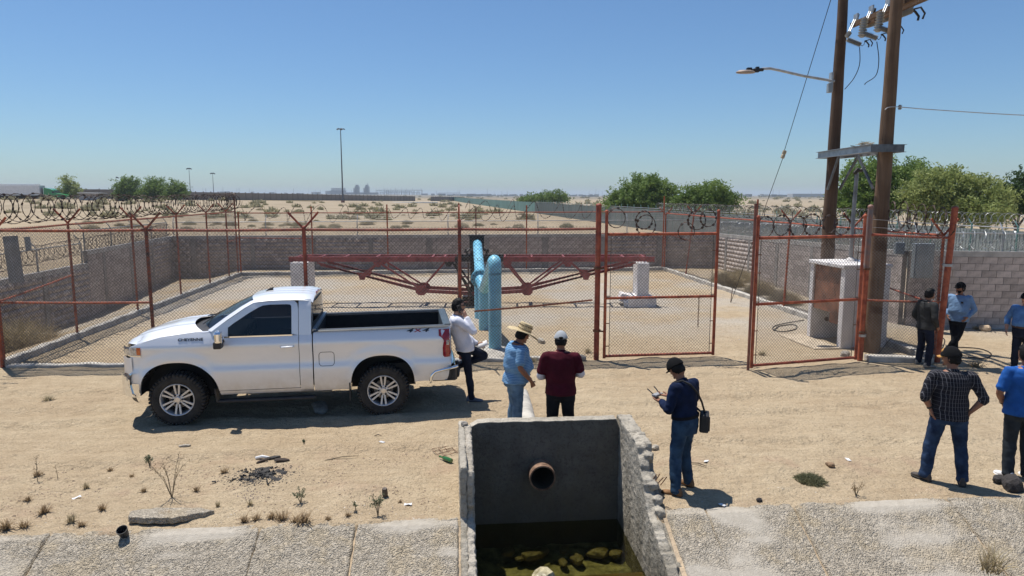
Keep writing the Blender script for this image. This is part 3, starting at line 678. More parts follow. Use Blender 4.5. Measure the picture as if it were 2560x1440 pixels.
# --- gates
def gate(label, hinge, free, zb, h_post, mid, top, mats, freepost=None):
    t = thing('swing_gate', label, 'gate', group='yard gates'); d = (free-hinge).normalized(); L = (free-hinge).length; nn = Vector((-d.y, d.x, 0))
    for nm, p, hh in (('hinge_stile', hinge, h_post), ('latch_stile', free, h_post)):
        mb = MB(); mb.tube([p+Zv(zb), p+Zv(hh)], .036, 10); mb.lathe([(.046,0),(.04,.03),(.001,.05)], 10, Matrix.Translation(p+Zv(hh))); o = mb.build(nm, mats[0], t, sm=True)
        for z in (.35, .9, 1.55, 2.2, 2.6):
            m2 = MB(); sgn = 1 if nm == 'hinge_stile' else -1; m2.tube([p+Zv(z)+d*.03*sgn, p+Zv(z)+d*.12*sgn], .012, 6); m2.build('tension_lug', mats[1], o)
    for nm, z, rr in (('top_rail', top, .036), ('middle_rail', mid, .032), ('bottom_rail', zb+.05, .032)):
        mb = MB(); mb.tube([hinge+Zv(z)+d*.04, free+Zv(z)-d*.04], rr, 10); mb.build(nm, mats[0] if nm != 'bottom_rail' else RED, t, sm=True)
    for p, s in ((hinge+d*.11, 1), (free-d*.11, -1)):
        mb = MB(); mb.tube([p+Zv(zb+.06)-nn*.02, p+Zv(top)-nn*.02], .008, 5); mb.build('tension_bar', WIRE, t)
    chain_link(t, hinge+d*.1-nn*.02, free-d*.1-nn*.02, top-zb-.05, zb+.05)
    return t, d, nn
g1h = GL+Vector((.17, -.14, 0)); g1f = Vector((gp(1782, 893).x, gp(1782, 893).y, 0))
G1, d1, n1 = gate('left orange gate leaf closed beside the straw hat man', g1h, g1f, .06, 3.52, 1.5, 3.0, (ORG, RUST))
g2h = GR+Vector((-.17, -.12, 0)); g2f = Vector((gp(1878, 926).x, gp(1878, 926).y, 0))
G2, d2, n2 = gate('right orange gate leaf swung open toward the camera', g2h, g2f, .06, 3.42, 1.5, 2.97, (ORG, RUST))
mb = MB(); dp = g2f-d2*-.10+n2*.02; mb.tube([dp+Zv(.0), dp+Zv(3.72)], .032, 8); mb.build('drop_bolt_post', M('brown_steel', (.20,.075,.05), .6, var=.3, vs=6), G2, sm=True)
mb = MB(); q = g1f-d1*.42+Zv(1.46); pts = []
for k in range(16): mb.lathe([(.022,-.006),(.022,.006),(.012,.006),(.012,-.006)], 8, Matrix.Translation(q-Zv(.045*k)-n1*.03)@Matrix.Rotation(k*1.57, 4, 'Z')@Matrix.Rotation(1.57, 4, 'X'), True)
tag(mb.build('gate_chain', RUST), 'short rusty chain hanging from the middle bar of the closed gate', 'chain')
for k, z in ((0, .7), (1, 2.2)):
    mb = MB(); mb.tube([GL+Zv(z), g1h+Zv(z)], .02, 6); mb.lathe([(.095,-.025),(.095,.025),(.088,.025),(.088,-.025)], 12, Matrix.Translation(GL+Zv(z)), True); mb.build('hinge', RUST, G1)
    mb = MB(); mb.tube([GR+Zv(z), g2h+Zv(z)], .02, 6); mb.lathe([(.085,-.025),(.085,.025),(.078,.025),(.078,-.025)], 12, Matrix.Translation(GR+Zv(z)), True); mb.build('hinge', RUST, G2)
# --- razor wire
coil('razor_wire', 'dense rusty razor wire coil along the top of the left fence', lerp(FL, BL, -.12)+Zv(3.62), BL+Zv(3.6), .34, 58, .009, sagz=.06)
coil('razor_wire', 'tight razor wire bundle on the back left corner post', BL+Vector((-.45,-.1,3.66)), BL+Vector((.05,.1,3.72)), .34, 6, .012)
coil('razor_wire', 'pulled out razor wire strand waving along the back fence', bps[0]+Zv(3.02), bps[4]+Zv(3.0), .34, 15, .009, jitter=.35)
coil('razor_wire', 'loose razor wire strand on the right half of the back fence', bps[3]+Zv(3.25), bps[5]+Zv(3.1), .42, 6, .009, jitter=.4)
def ring_set(label, pts_r, axis_, r=.009):
    mb = MB(); rr = random.Random(len(label))
    for p, rad in pts_r:
        x = Vector(axis_).normalized(); n = 28; P_ = [p+x*(rad*math.cos(2*math.pi*k/n)*.95)+Zv(rad*math.sin(2*math.pi*k/n))+Vector((0,1,0))*(.03*math.sin(4*math.pi*k/n)) for k in range(n)]
        mb.tube(P_, r, 5, closed=True)
        for k in range(0, n, 2):
            c = P_[k]; tn = (P_[(k+1) % n]-P_[k-1]).normalized(); s = tn.orthogonal().normalized(); s.rotate(Matrix.Rotation(rr.uniform(0,6.28), 3, tn)); e = .026
            mb.add([c-tn*.03+s*e, c-tn*.01, c+tn*.03+s*e, c+tn*.03-s*e, c+tn*.01, c-tn*.03-s*e], [(0,1,2),(3,4,5),(0,1,4,5),(1,2,3,4)])
    return tag(mb.build('razor_wire', RAZ), label, 'razor wire', 'razor wire coils')
g1 = lambda px, py: at(px, py, g1h.y+.15)
ring_set('single razor wire loop at the hinge end of the closed gate', [(g1(1541, 545), .225)], d1)
ring_set('doubled razor wire loops in the middle of the closed gate', [(g1(1610, 550), .21), (g1(1615, 563), .24)], d1)
ring_set('three razor wire loops at the latch end of the closed gate', [(g1(1716, 578), .21), (g1(1742, 550), .225), (g1(1771, 545), .20)], d1)
g2 = lambda px, py: at(px, py, 15.6)
ring_set('razor wire loops hung on top of the open gate', [(g2(1913, 568), .24), (g2(1954, 564), .23), (g2(1995, 566), .23), (g2(2030, 562), .24), (g2(2075, 560), .2), (g2(2105, 563), .22)], d2)
coil('razor_wire', 'razor wire coil along the top of the right side fence', rp[5]+Zv(3.3), rp[0]+Zv(3.25), .24, 32, .006)
coil('razor_wire', 'large razor wire loops at the leaning corner post', GR+Vector((.5,.2,3.45)), FR+Vector((.1,.15,3.25)), .34, 6, .009)
# --- galvanised fence and wire on top of the block walls
def wall_top_fence(label, a, b, h, step=2.6, mat=GAL, wmat=WIREG, armv=None):
    f = thing('wall_top_fence', label, 'fence', group='galvanised fences on the block walls'); a, b = Vector(a), Vector(b); L = (b-a).length; n = max(1, round(L/step)); d = (b-a).normalized(); nn = Vector((-d.y, d.x, 0)) if armv is None else Vector(armv)
    for k in range(n+1):
        p = lerp(a, b, k/n); mb = MB(); mb.tube([p-Zv(.05), p+Zv(h)], .026, 8); o = mb.build('post', mat, f, sm=True)
        mb = MB(); mb.tube([p+Zv(h), p+Zv(h+.12)+nn*.06, p+Zv(h+.3)+nn*.22], .018, 6); mb.build('arm', mat, o)
    mb = MB(); mb.tube([a+Zv(h), b+Zv(h)], .02, 8); mb.build('top_rail', mat, f, sm=True)
    mb = MB()
    for z, o_ in ((h+.12,.06),(h+.21,.14),(h+.3,.22)): mb.tube([lerp(a, b, k/12)+Zv(z-.02*math.sin(k*2.1))+nn*o_ for k in range(13)], .004, 4)
    mb.build('barbed_wire', wmat, f)
    chain_link(f, a, b, h, 0, .085, .003, wmat); return f
back_a, back_b = Vector(WC_L), Vector(WC_R)
wall_top_fence('galvanised fence on top of the shaded back block wall', back_a+Vector((.2,0,0)), back_b-Vector((.2,0,0)), .72, 5.2, armv=(0,.9,.2))
wall_top_fence('galvanised fence on top of the left block wall', Vector((WC_M.x, WC_M.y, 1.92)), Vector((WC_L.x, WC_L.y-.3, WC_L.z)), .72, 2.6, M('dull_galvanised', (.30,.30,.29), .6, .4, var=.2), WIRE)
wall_top_fence('galvanised fence on the lower step of the left block wall', Vector((WC_F.x, WC_F.y, 1.48)), Vector((WC_M.x, WC_M.y-.2, 1.48)), .72, 2.6, M('dull_galvanised', (.30,.30,.29)), WIRE)
wall_top_fence('galvanised fence on top of the long right block wall', Vector((WC_RN.x, WC_RN.y+.2, WC_RN.z)), Vector((WC_R.x, WC_R.y-.3, WC_R.z)), .62, 2.6)
wall_top_fence('galvanised fence on the block wall behind the three men', Vector((WC_RN.x+.3, WC_RN.y, 2.27)), Vector((26, 18.3, 2.27)), .52, 2.4)
coil('razor_wire', 'bright razor wire coil on the block wall behind the three men', Vector((WC_RN.x-.2, WC_RN.y, 2.60)), Vector((24, 18.6, 2.60)), .26, 46, .008, RAZG)
coil('razor_wire', 'bright razor wire coil on the long right block wall', Vector((WC_RN.x, WC_RN.y+.4, 2.62)), Vector((WC_R.x, WC_R.y, WC_R.z+.4)), .26, 60, .008, RAZG)
coil('razor_wire', 'rusty razor wire coil on the left block wall', Vector((WC_F.x, WC_F.y, 1.8)), Vector((WC_L.x, WC_L.y, WC_L.z+.35)), .30, 70, .008, M('dull_razor_wire', (.16,.13,.11), .6, .4, var=.3))
# --- long neighbour fence of grey-green panels
GP0, GP1 = Vector((-40.5, 470, 0)), Vector((26.5, 1., 0)); GPd = (GP1-GP0).normalized()
f = thing('panel_fence', 'long grey green panel fence receding into the desert', 'fence')
PAN = M('grey_green_panel', (.21,.24,.228), .7, .0, var=.15, vs=.6, rnd=.08); TEAL = M('teal_steel', (.11,.24,.215), .55, .1, var=.2, vs=1.)
def at_y(y): return GP0+GPd*((y-GP0.y)/GPd.y)
mbp = MB(); mbp.box((0,0,1.18), (2.44,.03,2.3))
for k in range(13): mbp.box((-1.17+.195*k,-.025,1.18), (.05,.02,2.3))
pm_ = mbp.mesh('panel', PAN); mbq = MB(); mbq.tube([(0,0,-.2),(0,0,2.55)], .045, 8); mbq.bar((0,0,2.5), (-.28,.05,2.78), .03); qm_ = mbq.mesh('post', TEAL)
mbf = MB(); ang = math.atan2(GPd.y, GPd.x); y = 5.; k = 0
while y < 468:
    p = at_y(y); zz = float(terrain(p.x, p.y))
    if y < 150:
        for nm, me, off in (('panel', pm_, 1.27), ('post', qm_, 0.)):
            o = link(bpy.data.objects.new(nm, me), f); q = p+GPd*(-off); o.location = (q.x, q.y, zz); o.rotation_euler = (0, 0, ang)
    else:
        mbf.box(p-GPd*1.27+Zv(zz+1.15), (2.4,.05,2.35), Matrix.Rotation(ang, 3, 'Z')); mbf.box(p+Zv(zz+1.2), (.10,.14,2.6), Matrix.Rotation(ang, 3, 'Z'))
    y += 2.52
tag(mbf.build('far_panel_run', M('far_teal_panel', (.13,.235,.21), .7, var=.15, vs=.2), f), kind='stuff')
mb = MB(); mb.tube([at_y(150)+Zv(2.45), at_y(5)+Zv(2.45)], .03, 6); mb.build('top_rail', GAL, f)
coil('razor_wire', 'bright razor wire along the top of the long panel fence', at_y(10)+Zv(2.85), at_y(75)+Zv(2.8), .26, 190, .009, RAZG, barb=False)
# ================================================================== red truss with pump frame
MAR = M('maroon_paint', (.25,.04,.04), .5, var=.3, vs=4, bump=.004, bs=60, col2=(.36,.08,.07)); OIL = M('oily_black_steel', (.022,.018,.016), .45, .2, var=.4, vs=7, bump=.008, bs=30); WHT = M('chalky_white_paint', (.66,.63,.61), .85, var=.14, vs=4, bump=.012, bs=25, lo=.3, hi=.6)
TY, TZ = 24.0, 1.56                                   # front chord distance, underside height
def tx(px, Y=TY): return at(px, 660, Y).x
tr = thing('steel_truss', 'long maroon steel truss spanning between two white piers', 'truss')
x0, x1, xc = tx(722), tx(1636), tx(1188)
def channel(mb, a, b, h=.17, w_=.08):
    a, b = Vector(a), Vector(b); mb.bar(a, b, .02, h); mb.bar(a+Vector((0,.045,h/2-.01)), b+Vector((0,.045,h/2-.01)), w_, .02); mb.bar(a+Vector((0,.045,-h/2+.01)), b+Vector((0,.045,-h/2+.01)), w_, .02)
xb0, xb1 = tx(1137), tx(1258)
for Y in (TY, TY+.95):
    o = .0 if Y == TY else .12
    for nm, a, b, mt in (('top_chord', x0+o, xb0, MAR), ('top_chord', xb0, xb1, OIL), ('top_chord', xb1, x1-o, MAR)):
        mb = MB(); channel(mb, (a, Y, TZ+.10), (b, Y, TZ+.10)); mb.build(nm, mt, tr)
    zt, zl = TZ, .42
    nd = lambda px, z: Vector((tx(px), Y+.03, z))
    yo = 0
    mem = [((792,TZ-.02),(905,1.08)),((905,1.08),(1052,.52)),((800,TZ-.1),(1052,.58)),((905,1.08),(945,TZ)),((945,TZ),(1052,.58)),((1052,.6),(1112,TZ)),((1130,TZ),(1180,.5)),((1052,.50),(1185,.40)),((1052,.56),(1185,.46)),
           ((1590,TZ-.02),(1465,1.08)),((1465,1.08),(1318,.52)),((1582,TZ-.1),(1318,.58)),((1465,1.08),(1425,TZ)),((1410,TZ),(1318,.58)),((1318,.6),(1262,TZ)),((1318,.50),(1200,.40)),((1318,.56),(1200,.46))]
    for (pa, za), (pb, zb_) in mem:
        mb = MB(); a, b = nd(pa, za), nd(pb, zb_); dark = 1105 < (pa+pb)/2 < 1200 and abs(za-zb_) > .3
        mb.bar(a, b, .05, .06); mb.build('web_member', OIL if dark else MAR, tr)
    for px, z, wd, ht in ((1052,.55,.40,.34),(1318,.55,.40,.34),(905,1.06,.34,.26),(1465,1.06,.34,.26),(945,TZ-.08,.34,.18),(1420,TZ-.08,.34,.18),(1268,TZ-.1,.34,.2),(1122,TZ-.08,.3,.16)):
        p = nd(px, z); mb = MB(); c = .1; hw_, hh = wd/2, ht/2
        mb.prism([(-hw_+c,-hh),(hw_-c,-hh),(hw_,-hh+c),(hw_,hh-c),(hw_-c,hh),(-hw_+c,hh),(-hw_,hh-c),(-hw_,-hh+c)] if ht > .3 else [(-hw_,hh),(hw_,hh),(hw_*.5,-hh),(-hw_*.5,-hh)], (0,.016,0), p+Vector((0,-.06,0)))
        mb.build('gusset_plate', OIL if px == 1122 else MAR, tr)
pxs = [740, 800, 860, 940, 1020, 1080, 1110, 1262, 1330, 1410, 1500, 1560, 1612]
for k, p in enumerate(pxs):
    mb = MB(); mb.bar((tx(p), TY+.05, TZ+.17), (tx(p), TY+.93, TZ+.17), .06, .04); mb.build('cross_brace', MAR, tr)
    if k % 2 and k+1 < len(pxs) and p != 1110: mb = MB(); mb.bar((tx(p), TY+.08, TZ+.15), (tx(pxs[k+1]), TY+.9, TZ+.15), .04, .02); mb.build('cross_brace', MAR, tr)
for px in (1052, 1318):
    mb = MB(); mb.bar((tx(px), TY-.02, .55), (tx(px), TY+1.0, .55), .12, .10); mb.build('cross_brace', MAR, tr)
# piers
def pier(label, x, y, w_, d_, h, foot):
    t = thing('concrete_pier', label, 'pier', group='white truss piers'); mb = MB(); mb.box((x, y, h/2), (w_, d_, h)); mb.build('shaft', WHT, t, bevel=.02)
    if foot:
        mb = MB(); mb.box((x-.06, y-.05, .15), (1.0, 1.25, .34)); mb.build('footing', WHT, t, bevel=.03)
        mb = MB(); mb.box((x-.06, y-.05, .33), (.98, 1.2, .10), taper=.72); mb.build('footing_top', WHT, t, bevel=.02)
        mb = MB(); mb.box((x-.60, y-.1, .28), (.36, .62, .30), (0,.25,0)); mb.box((x-.52, y-.52, .10), (.3,.2,.2)); mb.build('footing_side', WHT, t, bevel=.03)
    return t
pier('white concrete pier with stepped footing under the right truss end', tx(1607), TY+.28, .40, .95, 1.545, True)
pier('plain white concrete pier behind the pickup cab under the left truss end', tx(747), TY+.42, .58, 1.0, 1.545, True)
# pump frame (oily, black)
cx, cy = tx(1190), TY+.45
pf = thing('pump_frame', 'oily black pump column with ladder frame in the middle of the truss', 'pump')
for dx in (-.17, .17):
    for dy in (-.25, .25): mb = MB(); mb.bar((cx+dx, cy+dy, -.1), (cx+dx, cy+dy, 1.95), .09, .09); mb.build('upright', OIL, pf)
mb = MB(); mb.box((cx, cy, .9), (.22,.34,1.8)); mb.build('pump_column', OIL, pf, bevel=.02)
lx = cx-.62
for x in (lx, cx-.26): mb = MB(); mb.bar((x, TY-.1, 0), (x, TY-.1, 1.55), .06, .06); mb.build('ladder_rail', M('brown_oily', (.09,.05,.035), .5, var=.4, vs=6), pf)
for k in range(5): mb = MB(); mb.bar((lx, TY-.1, .15+.3*k), (cx-.26, TY-.1, .15+.3*k), .05, .05); mb.build('ladder_rung', M('brown_red', (.16,.05,.04), .6, var=.4, vs=6), pf)
for z in (.12, .28): mb = MB(); mb.box((cx-.1, cy-.1, z), (.8,.7,.10)); mb.build('base_beam', OIL, pf)
mb = MB(); mb.bar((cx-.75, TY-.06, TZ-.05), (cx-.1, TY-.06, .25), .07, .07); mb.build('diagonal', OIL, pf)
mb = MB(); mb.box((cx+.03, cy-.35, 2.24), (.52,.14,.46)); mb.box((cx+.03, cy-.30, 2.49), (.60,.24,.05)); mb.build('head_plate', OIL, pf, bevel=.02)
for s in (-1, 1):
    mb = MB(); mb.tube([(cx+.03+s*.24, cy-.40, 2.02), (cx+.03+s*.36, cy-.45, 1.93), (cx+.03+s*.33, cy-.48, 1.80), (cx+.03+s*.22, cy-.45, 1.78)], .05, 7); mb.tube([(cx+.03+s*.38, cy-.45, 2.02), (cx+.03+s*.42, cy-.45, 1.90)], .035, 6); mb.build('clamp_lug', OIL, pf)
mb = MB(); mb.tube([(cx, cy-.3, 2.5), (cx, cy-.3, 3.45)], .02, 6); mb.build('vent_rod', M('brown_steel', (.20,.075,.05)), pf)
# ---- blue pipes
BLU = M('light_blue_paint', (.16,.50,.70), .42, var=.15, vs=2.4, bump=.003, bs=50, col2=(.25,.60,.76)); BLD = M('blue_band', (.10,.30,.40), .5, var=.2, vs=5)
pl = thing('discharge_pipe', 'light blue discharge pipe with tall inverted U leg behind the fence', 'pipe')
A0 = Vector((cx+.05, cy-.38, 2.20)); A1 = Vector((gp(1207, 790).x, 20.35, 1.42)); RD = .160
def bend(a, b, c, r, n=9):
    a, b, c = Vector(a), Vector(b), Vector(c); p = b+(a-b).normalized()*r; q = b+(c-b).normalized()*r
    return [p*(1-t)**2+b*2*t*(1-t)+q*t*t for t in [k/n for k in range(n+1)]]
mb = MB(); mb.tube([A0, lerp(A0, A1, .5), A1], RD, 28); mb.build('inlet_pipe', BLU, pl, sm=True)
fl_d = (A1-A0).normalized(); Mf = Matrix.Translation(A1)@fl_d.to_track_quat('Z','Y').to_matrix().to_4x4()
mb = MB(); mb.lathe([(.17,-.06),(.28,-.06),(.28,-.012),(.26,-.01),(.26,.01),(.28,.012),(.28,.06),(.17,.06)], 32, Mf); fo = mb.build('flange', BLD, pl, sm=True)
for k in range(12):
    mb = MB(); a = k*math.pi/6; mb.lathe([(.018,-.08),(.018,.08)], 6, Mf@Matrix.Translation((.235*math.cos(a), .235*math.sin(a), 0))); mb.build('bolt', OIL, fo)
fx_, fy_ = gp(1237, 882).x+.01, 16.62; B0 = A1+fl_d*.06; B1 = Vector((A1.x-.0, A1.y-.5, 1.22)); TPz = 2.36
top = Vector((fx_, fy_, TPz)); foot = Vector((fx_, fy_, -.1)); rear = Vector((gp(1211, 822).x, 19.75, 1.15))
mb = MB(); mb.tube([B0, B0+fl_d*.12]+bend(B0+fl_d*.1, rear, top, .35)+[lerp(rear, top, .5)]+bend(rear, top, foot, .27, 12)+[Vector((fx_, fy_, 1.2)), foot], RD, 28); mb.build('inverted_u_pipe', BLU, pl, sm=True)
for nm, z in (('weld_band', 2.0), ('weld_band', .72)):
    mb = MB(); mb.lathe([(RD+.002,-.03 if z > 1 else -.012),(RD+.006,-.02 if z > 1 else -.01),(RD+.006,.02 if z > 1 else .01),(RD+.002,.03 if z > 1 else .012)], 28, Matrix.Translation((fx_, fy_, z)), True); mb.build(nm, BLD, pl, sm=True)
for p, h in (((gp(1211,822).x, 19.75), 1.2), ((gp(1200,792).x-.0, 21.6), 1.72)):
    mb = MB(); mb.tube([(p[0], p[1], -.1), (p[0], p[1], h)], .165, 24); mb.build('support_leg', BLU, pl, sm=True)
mb = MB(); mb.add([], []); 
for k, (a, b) in enumerate([((-.05,1.36),(-.05,1.20)), ((-.05,1.36),(.05,1.30)), ((.05,1.30),(.04,1.22)), ((.04,1.22),(-.05,1.20)), ((-.09,1.38),(.06,1.37))]): pass
nrm_ = Vector((0,-1,0)); q = lerp(A0, A1, .62); up_ = (A0-A1).normalized(); rt_ = Vector((1,0,0)); off = up_.cross(rt_).normalized()
if off.z < 0: off = -off
def scrib(pts): 
    out = []
    for a, b in pts: s = a/RD; out.append(q+up_*b+rt_*(math.sin(s)*(RD+.003))+off*(math.cos(s)*(RD+.003)))
    return out
mb.tube(scrib([(-.05,.12),(-.045,0),(-.05,-.14)]), .008, 4); mb.tube(scrib([(-.09,.14),(.0,.15),(.07,.08),(.07,-.06),(.0,-.13),(-.05,-.14)]), .008, 4); mb.build('scrawled_mark', OIL, pl)
mb = MB(); mb.lathe([(.001,-.1),(.62,-.1),(.60,.06),(.50,.13),(.001,.15)], 18, Matrix.Translation((fx_-.15, fy_-.12, 0))); tag(mb.build('pipe_footing', KERB, sm=True), 'grey concrete footing round the foot of the blue pipe', 'footing')
# ================================================================== white masonry cabinet
cb = thing('masonry_cabinet', 'open white painted block meter cabinet behind the open gate', 'cabinet'); ca = math.atan2(17.08-18.62, 8.362-8.14)
CF = Vector((8.20, 18.66, 0)); ex = Vector((.12, -1, 0)).normalized(); ey = Vector((1, .12, 0)).normalized(); cw, cdp, ch = 1.58, 1.25, 2.06     # ex: along the open face, ey: inward
def cbx(a0, a1, b0, b1, z0, z1, name, mat, bev=.012):
    mb = MB(); c = CF+ex*((a0+a1)/2)+ey*((b0+b1)/2); mb.box((c.x, c.y, (z0+z1)/2), (a1-a0, b1-b0, z1-z0), Matrix((ex, ey, Vector((0,0,1)))).transposed()); return mb.build(name, mat, cb, bevel=bev)
cbx(0, .16, 0, cdp, -.1, ch, 'side_wall', WHT); cbx(cw-.17, cw, 0, cdp, -.1, ch, 'side_wall', WHT); cbx(.165, cw-.175, cdp-.15, cdp, -.1, ch, 'back_wall', WHT)
cbx(-.03, cw+.02, -.05, cdp+.03, ch, ch+.10, 'roof_slab', WHT, .02); cbx(.162, cw-.172, .05, .10, .85, ch-.02, 'steel_door', M('brown_board', (.17,.065,.035), .7, var=.4, vs=3, col2=(.28,.11,.055)), .004); cbx(.75, cw-.175, .17, .22, .55, 1.3, 'steel_door', M('brown_board', (.12,.055,.035)), .004)
for r in range(9):                                     # course lines of the near side wall: real recessed joints between proud blocks
    n_ = 3; o_ = .2 if r % 2 else 0
    for k in range(-1, 4):
        a0, a1 = max(.0, k*.4+o_), min(cdp, k*.4+o_+.4)
        if a1-a0 > .08: cbx(cw+.001, cw+.012, a0+.004, a1-.004, r*.222+.02, r*.222+.234, 'block', WHT, 0)
mb = MB(); c = CF+ex*.17+ey*.45; mb.lathe([(.06,0),(.06,.03),(.05,.03),(.045,.0)], 14, Matrix.Translation((c.x, c.y, .52))@Matrix.Rotation(math.pi/2, 4, 'X')); mb.build('conduit_end', RUST, cb)
tag(cb)
mb = MB(); b = CF+ex*.62+ey*.75; mb.tube([(b.x, b.y, ch+.08), (b.x+.0, b.y, ch+1.4), (b.x+.02, b.y, 4.48)], .05, 12); mast = thing('service_mast', 'grey conduit mast with weatherhead rising from the cabinet roof', 'mast'); mb.build('conduit', M('grey_conduit', (.22,.22,.22), .5, .4, var=.2), mast, sm=True)
mb = MB(); mb.lathe([(.14,0),(.11,.05),(.05,.10)], 12, Matrix.Translation((b.x, b.y, ch+.10))); mb.build('boot', WHT, mast); mb = MB(); mb.tube([(b.x-.05, b.y, 4.46), (b.x+.04, b.y, 4.56), (b.x+.12, b.y, 4.54), (b.x+.22, b.y-.05, 4.64)], [.05,.07,.05,.012], 8); mb.build('weatherhead', OIL, mast)
slab = MB(); c = CF+ex*.7+ey*-.35; slab.box((c.x, c.y, -.03), (1.8,.7,.14), Matrix((ex, ey, Vector((0,0,1)))).transposed()); tag(slab.build('concrete_apron', M('dusty_slab', (.44,.36,.26), .95, var=.2, vs=4), bevel=.02), 'thin concrete apron in front of the white cabinet', 'slab')
# grey metal boxes
def metal_box(label, c, sz, rz, mat, group=None):
    t = thing('meter_box', label, 'box', c, rz, group); mb = MB(); mb.box((0,0,0), sz); mb.build('case', mat, t, bevel=.01); mb = MB(); mb.box((0,-sz[1]/2-.008,0), (sz[0]*.9,.014,sz[2]*.92)); d = mb.build('door', mat, t, bevel=.004); mb = MB(); mb.box((sz[0]*.36,-sz[1]/2-.025,0), (.03,.03,.12)); mb.build('latch', GAL, d); return t
BOXG = M('grey_enamel', (.27,.30,.31), .45, .2, var=.12, vs=3)
p = at(2306, 652, 19.6); metal_box('grey steel meter box on the wall seen through the right fence panel', (p.x, p.y, p.z), (.52,.22,1.0), -.12, BOXG); p = at(2262, 622, 20.1); metal_box('small grey box beside the steel meter box', (p.x-.05, p.y+.2, p.z), (.26,.16,.36), -.12, BOXG)
mb = MB(); mb.bar((at(2306,652,19.6).x, 19.75, 0), (at(2306,652,19.6).x, 19.75, 1.6), .1, .1); mb.bar((at(2262,622,20.1).x-.02, 20.1, 0), (at(2262,622,20.1).x-.02, 20.1, 2.3), .1, .1); 
PANEL = M('weathered_sheet', (.30,.31,.31), .6, .2, var=.18, vs=3)
for lab, (xa, ya, xb, yb) in (('large grey sheet panel wired to the left fence', (9, 590, 58, 706)), ('small grey sheet panel hung beside the larger one', (61, 592, 79, 627))):
    Yp = 16.3; a, b = at(xa, ya, Yp), at(xb, yb, Yp); mb = MB(); c = (a+b)/2; mb.box((c.x-.0, c.y, c.z), (b.x-a.x, .02, a.z-b.z), (0, -.05, 0)); tag(mb.build('sheet_panel', PANEL, bevel=.003), lab, 'panel', 'grey panels on the left fence')
# ================================================================== utility poles
def wood_material(name, c1, c2):
    m = bpy.data.materials.new(name); m.use_nodes = True; nt = m.node_tree; b = nt.nodes['Principled BSDF']; pos = nt.nodes.new('ShaderNodeNewGeometry').outputs['Position']
    mp = nt.nodes.new('ShaderNodeMapping'); mp.inputs['Scale'].default_value = (22, 22, .9); nt.links.new(pos, mp.inputs[0]); g_ = tnoise(nt, mp.outputs[0], 1, 6, .65)
    c = mixc(nt, maprange(nt, g_, .3, .7), c1, c2); c = mixc(nt, maprange(nt, tnoise(nt, pos, 1.3, 3), .4, .65), c, mixc(nt, 1., c, (.68,.62,.56), 'MULTIPLY'))
    k = nt.nodes.new('ShaderNodeTexVoronoi'); k.inputs['Scale'].default_value = 3.2; nt.links.new(pos, k.inputs['Vector']); c = mixc(nt, maprange(nt, k.outputs['Distance'], .04, .09, 1, 0), c, (.05,.028,.016))
    nt.links.new(c, b.inputs['Base Color']); b.inputs['Roughness'].default_value = .85; nt.links.new(bumpn(nt, g_, .03), b.inputs['Normal']); return m
WD1 = wood_material('creosote_wood', (.075,.042,.024), (.135,.078,.045)); WD2 = wood_material('weathered_wood', (.115,.068,.038), (.205,.125,.072))
PRx, PRy = at(2212, 400, 16.75).x, 16.75; PLx, PLy = at(2083, 400, 19.15).x, 19.15
def pole(label, x, y, r0, r1, mat, h=12.5):
    t = thing('utility_pole', label, 'pole', (x, y, 0), group='paired wooden poles'); mb = MB(); n = 30
    mb.tube([(.006*math.sin(k*1.3), .006*math.sin(k*.9), -.3+(h+.3)*k/n) for k in range(n+1)], [r0+(r1-r0)*k/n for k in range(n+1)], 24); mb.build('shaft', mat, t, sm=True); return t
PR_ = pole('nearer weathered wooden utility pole in front of the white cabinet', PRx, PRy, .205, .098, WD2); PL_ = pole('farther dark wooden utility pole behind the cabinet holding the street lamp', PLx, PLy, .20, .098, WD1)
mb = MB(); mb.lathe([(.202,-.012),(.202,.012),(.192,.012),(.192,-.012)], 24, Matrix.Translation((0,0,1.35)), True); mb.build('steel_band', GAL, PR_)
# crossarm, cutouts and arresters
aL, aR = Vector((PLx+.23, PLy-.1, at(2118, 66, PLy).z)), Vector((PRx+.25, PRy-.1, at(2240, 3, PRy).z)); aR = aR+(aR-aL)*.16
ca_ = thing('crossarm', 'wooden crossarm bolted between the two utility poles', 'crossarm'); mb = MB(); mb.bar(aL, aR, .10, .12); mb.bar(aL+Vector((.26,0,.0)), aR+Vector((.26,0,.0)), .10, .12); mb.build('beam', wood_material('arm_wood', (.10,.055,.03), (.20,.12,.065)), ca_)
POR = M('grey_porcelain', (.30,.30,.29), .3, var=.12, vs=6); BLK_ = M('black_fitting', (.02,.02,.022), .45, .3, var=.3)
def shed_ins(parent, a, b, r, n, name='insulator', rc=.6):
    a, b = Vector(a), Vector(b); L = (b-a).length; prof = [(.01, 0), (r*rc, 0)]
    for k in range(n): z = L*(k+.2)/n; prof += [(r*rc, z), (r, z+L/n*.35), (r*rc, z+L/n*.5)]
    prof += [(r*rc, L), (.01, L)]; mb = MB(); mb.lathe(prof, 16, Matrix.Translation(a)@(b-a).to_track_quat('Z','Y').to_matrix().to_4x4()); return mb.build(name, POR, parent, sm=True)
def hook(parent, p, s=1.):
    mb = MB(); p = Vector(p); mb.tube([p, p+Vector((.06,0,-.03))*s, p+Vector((.12,0,-.10))*s, p+Vector((.11,0,-.16))*s], .018*s, 6); mb.tube([p+Vector((.02,0,0)), p+Vector((.13,-.02,.03))*s, p+Vector((.2,-.02,-.06))*s, p+Vector((.18,0,-.14))*s], .015*s, 6); mb.build('clamp', BLK_, parent)
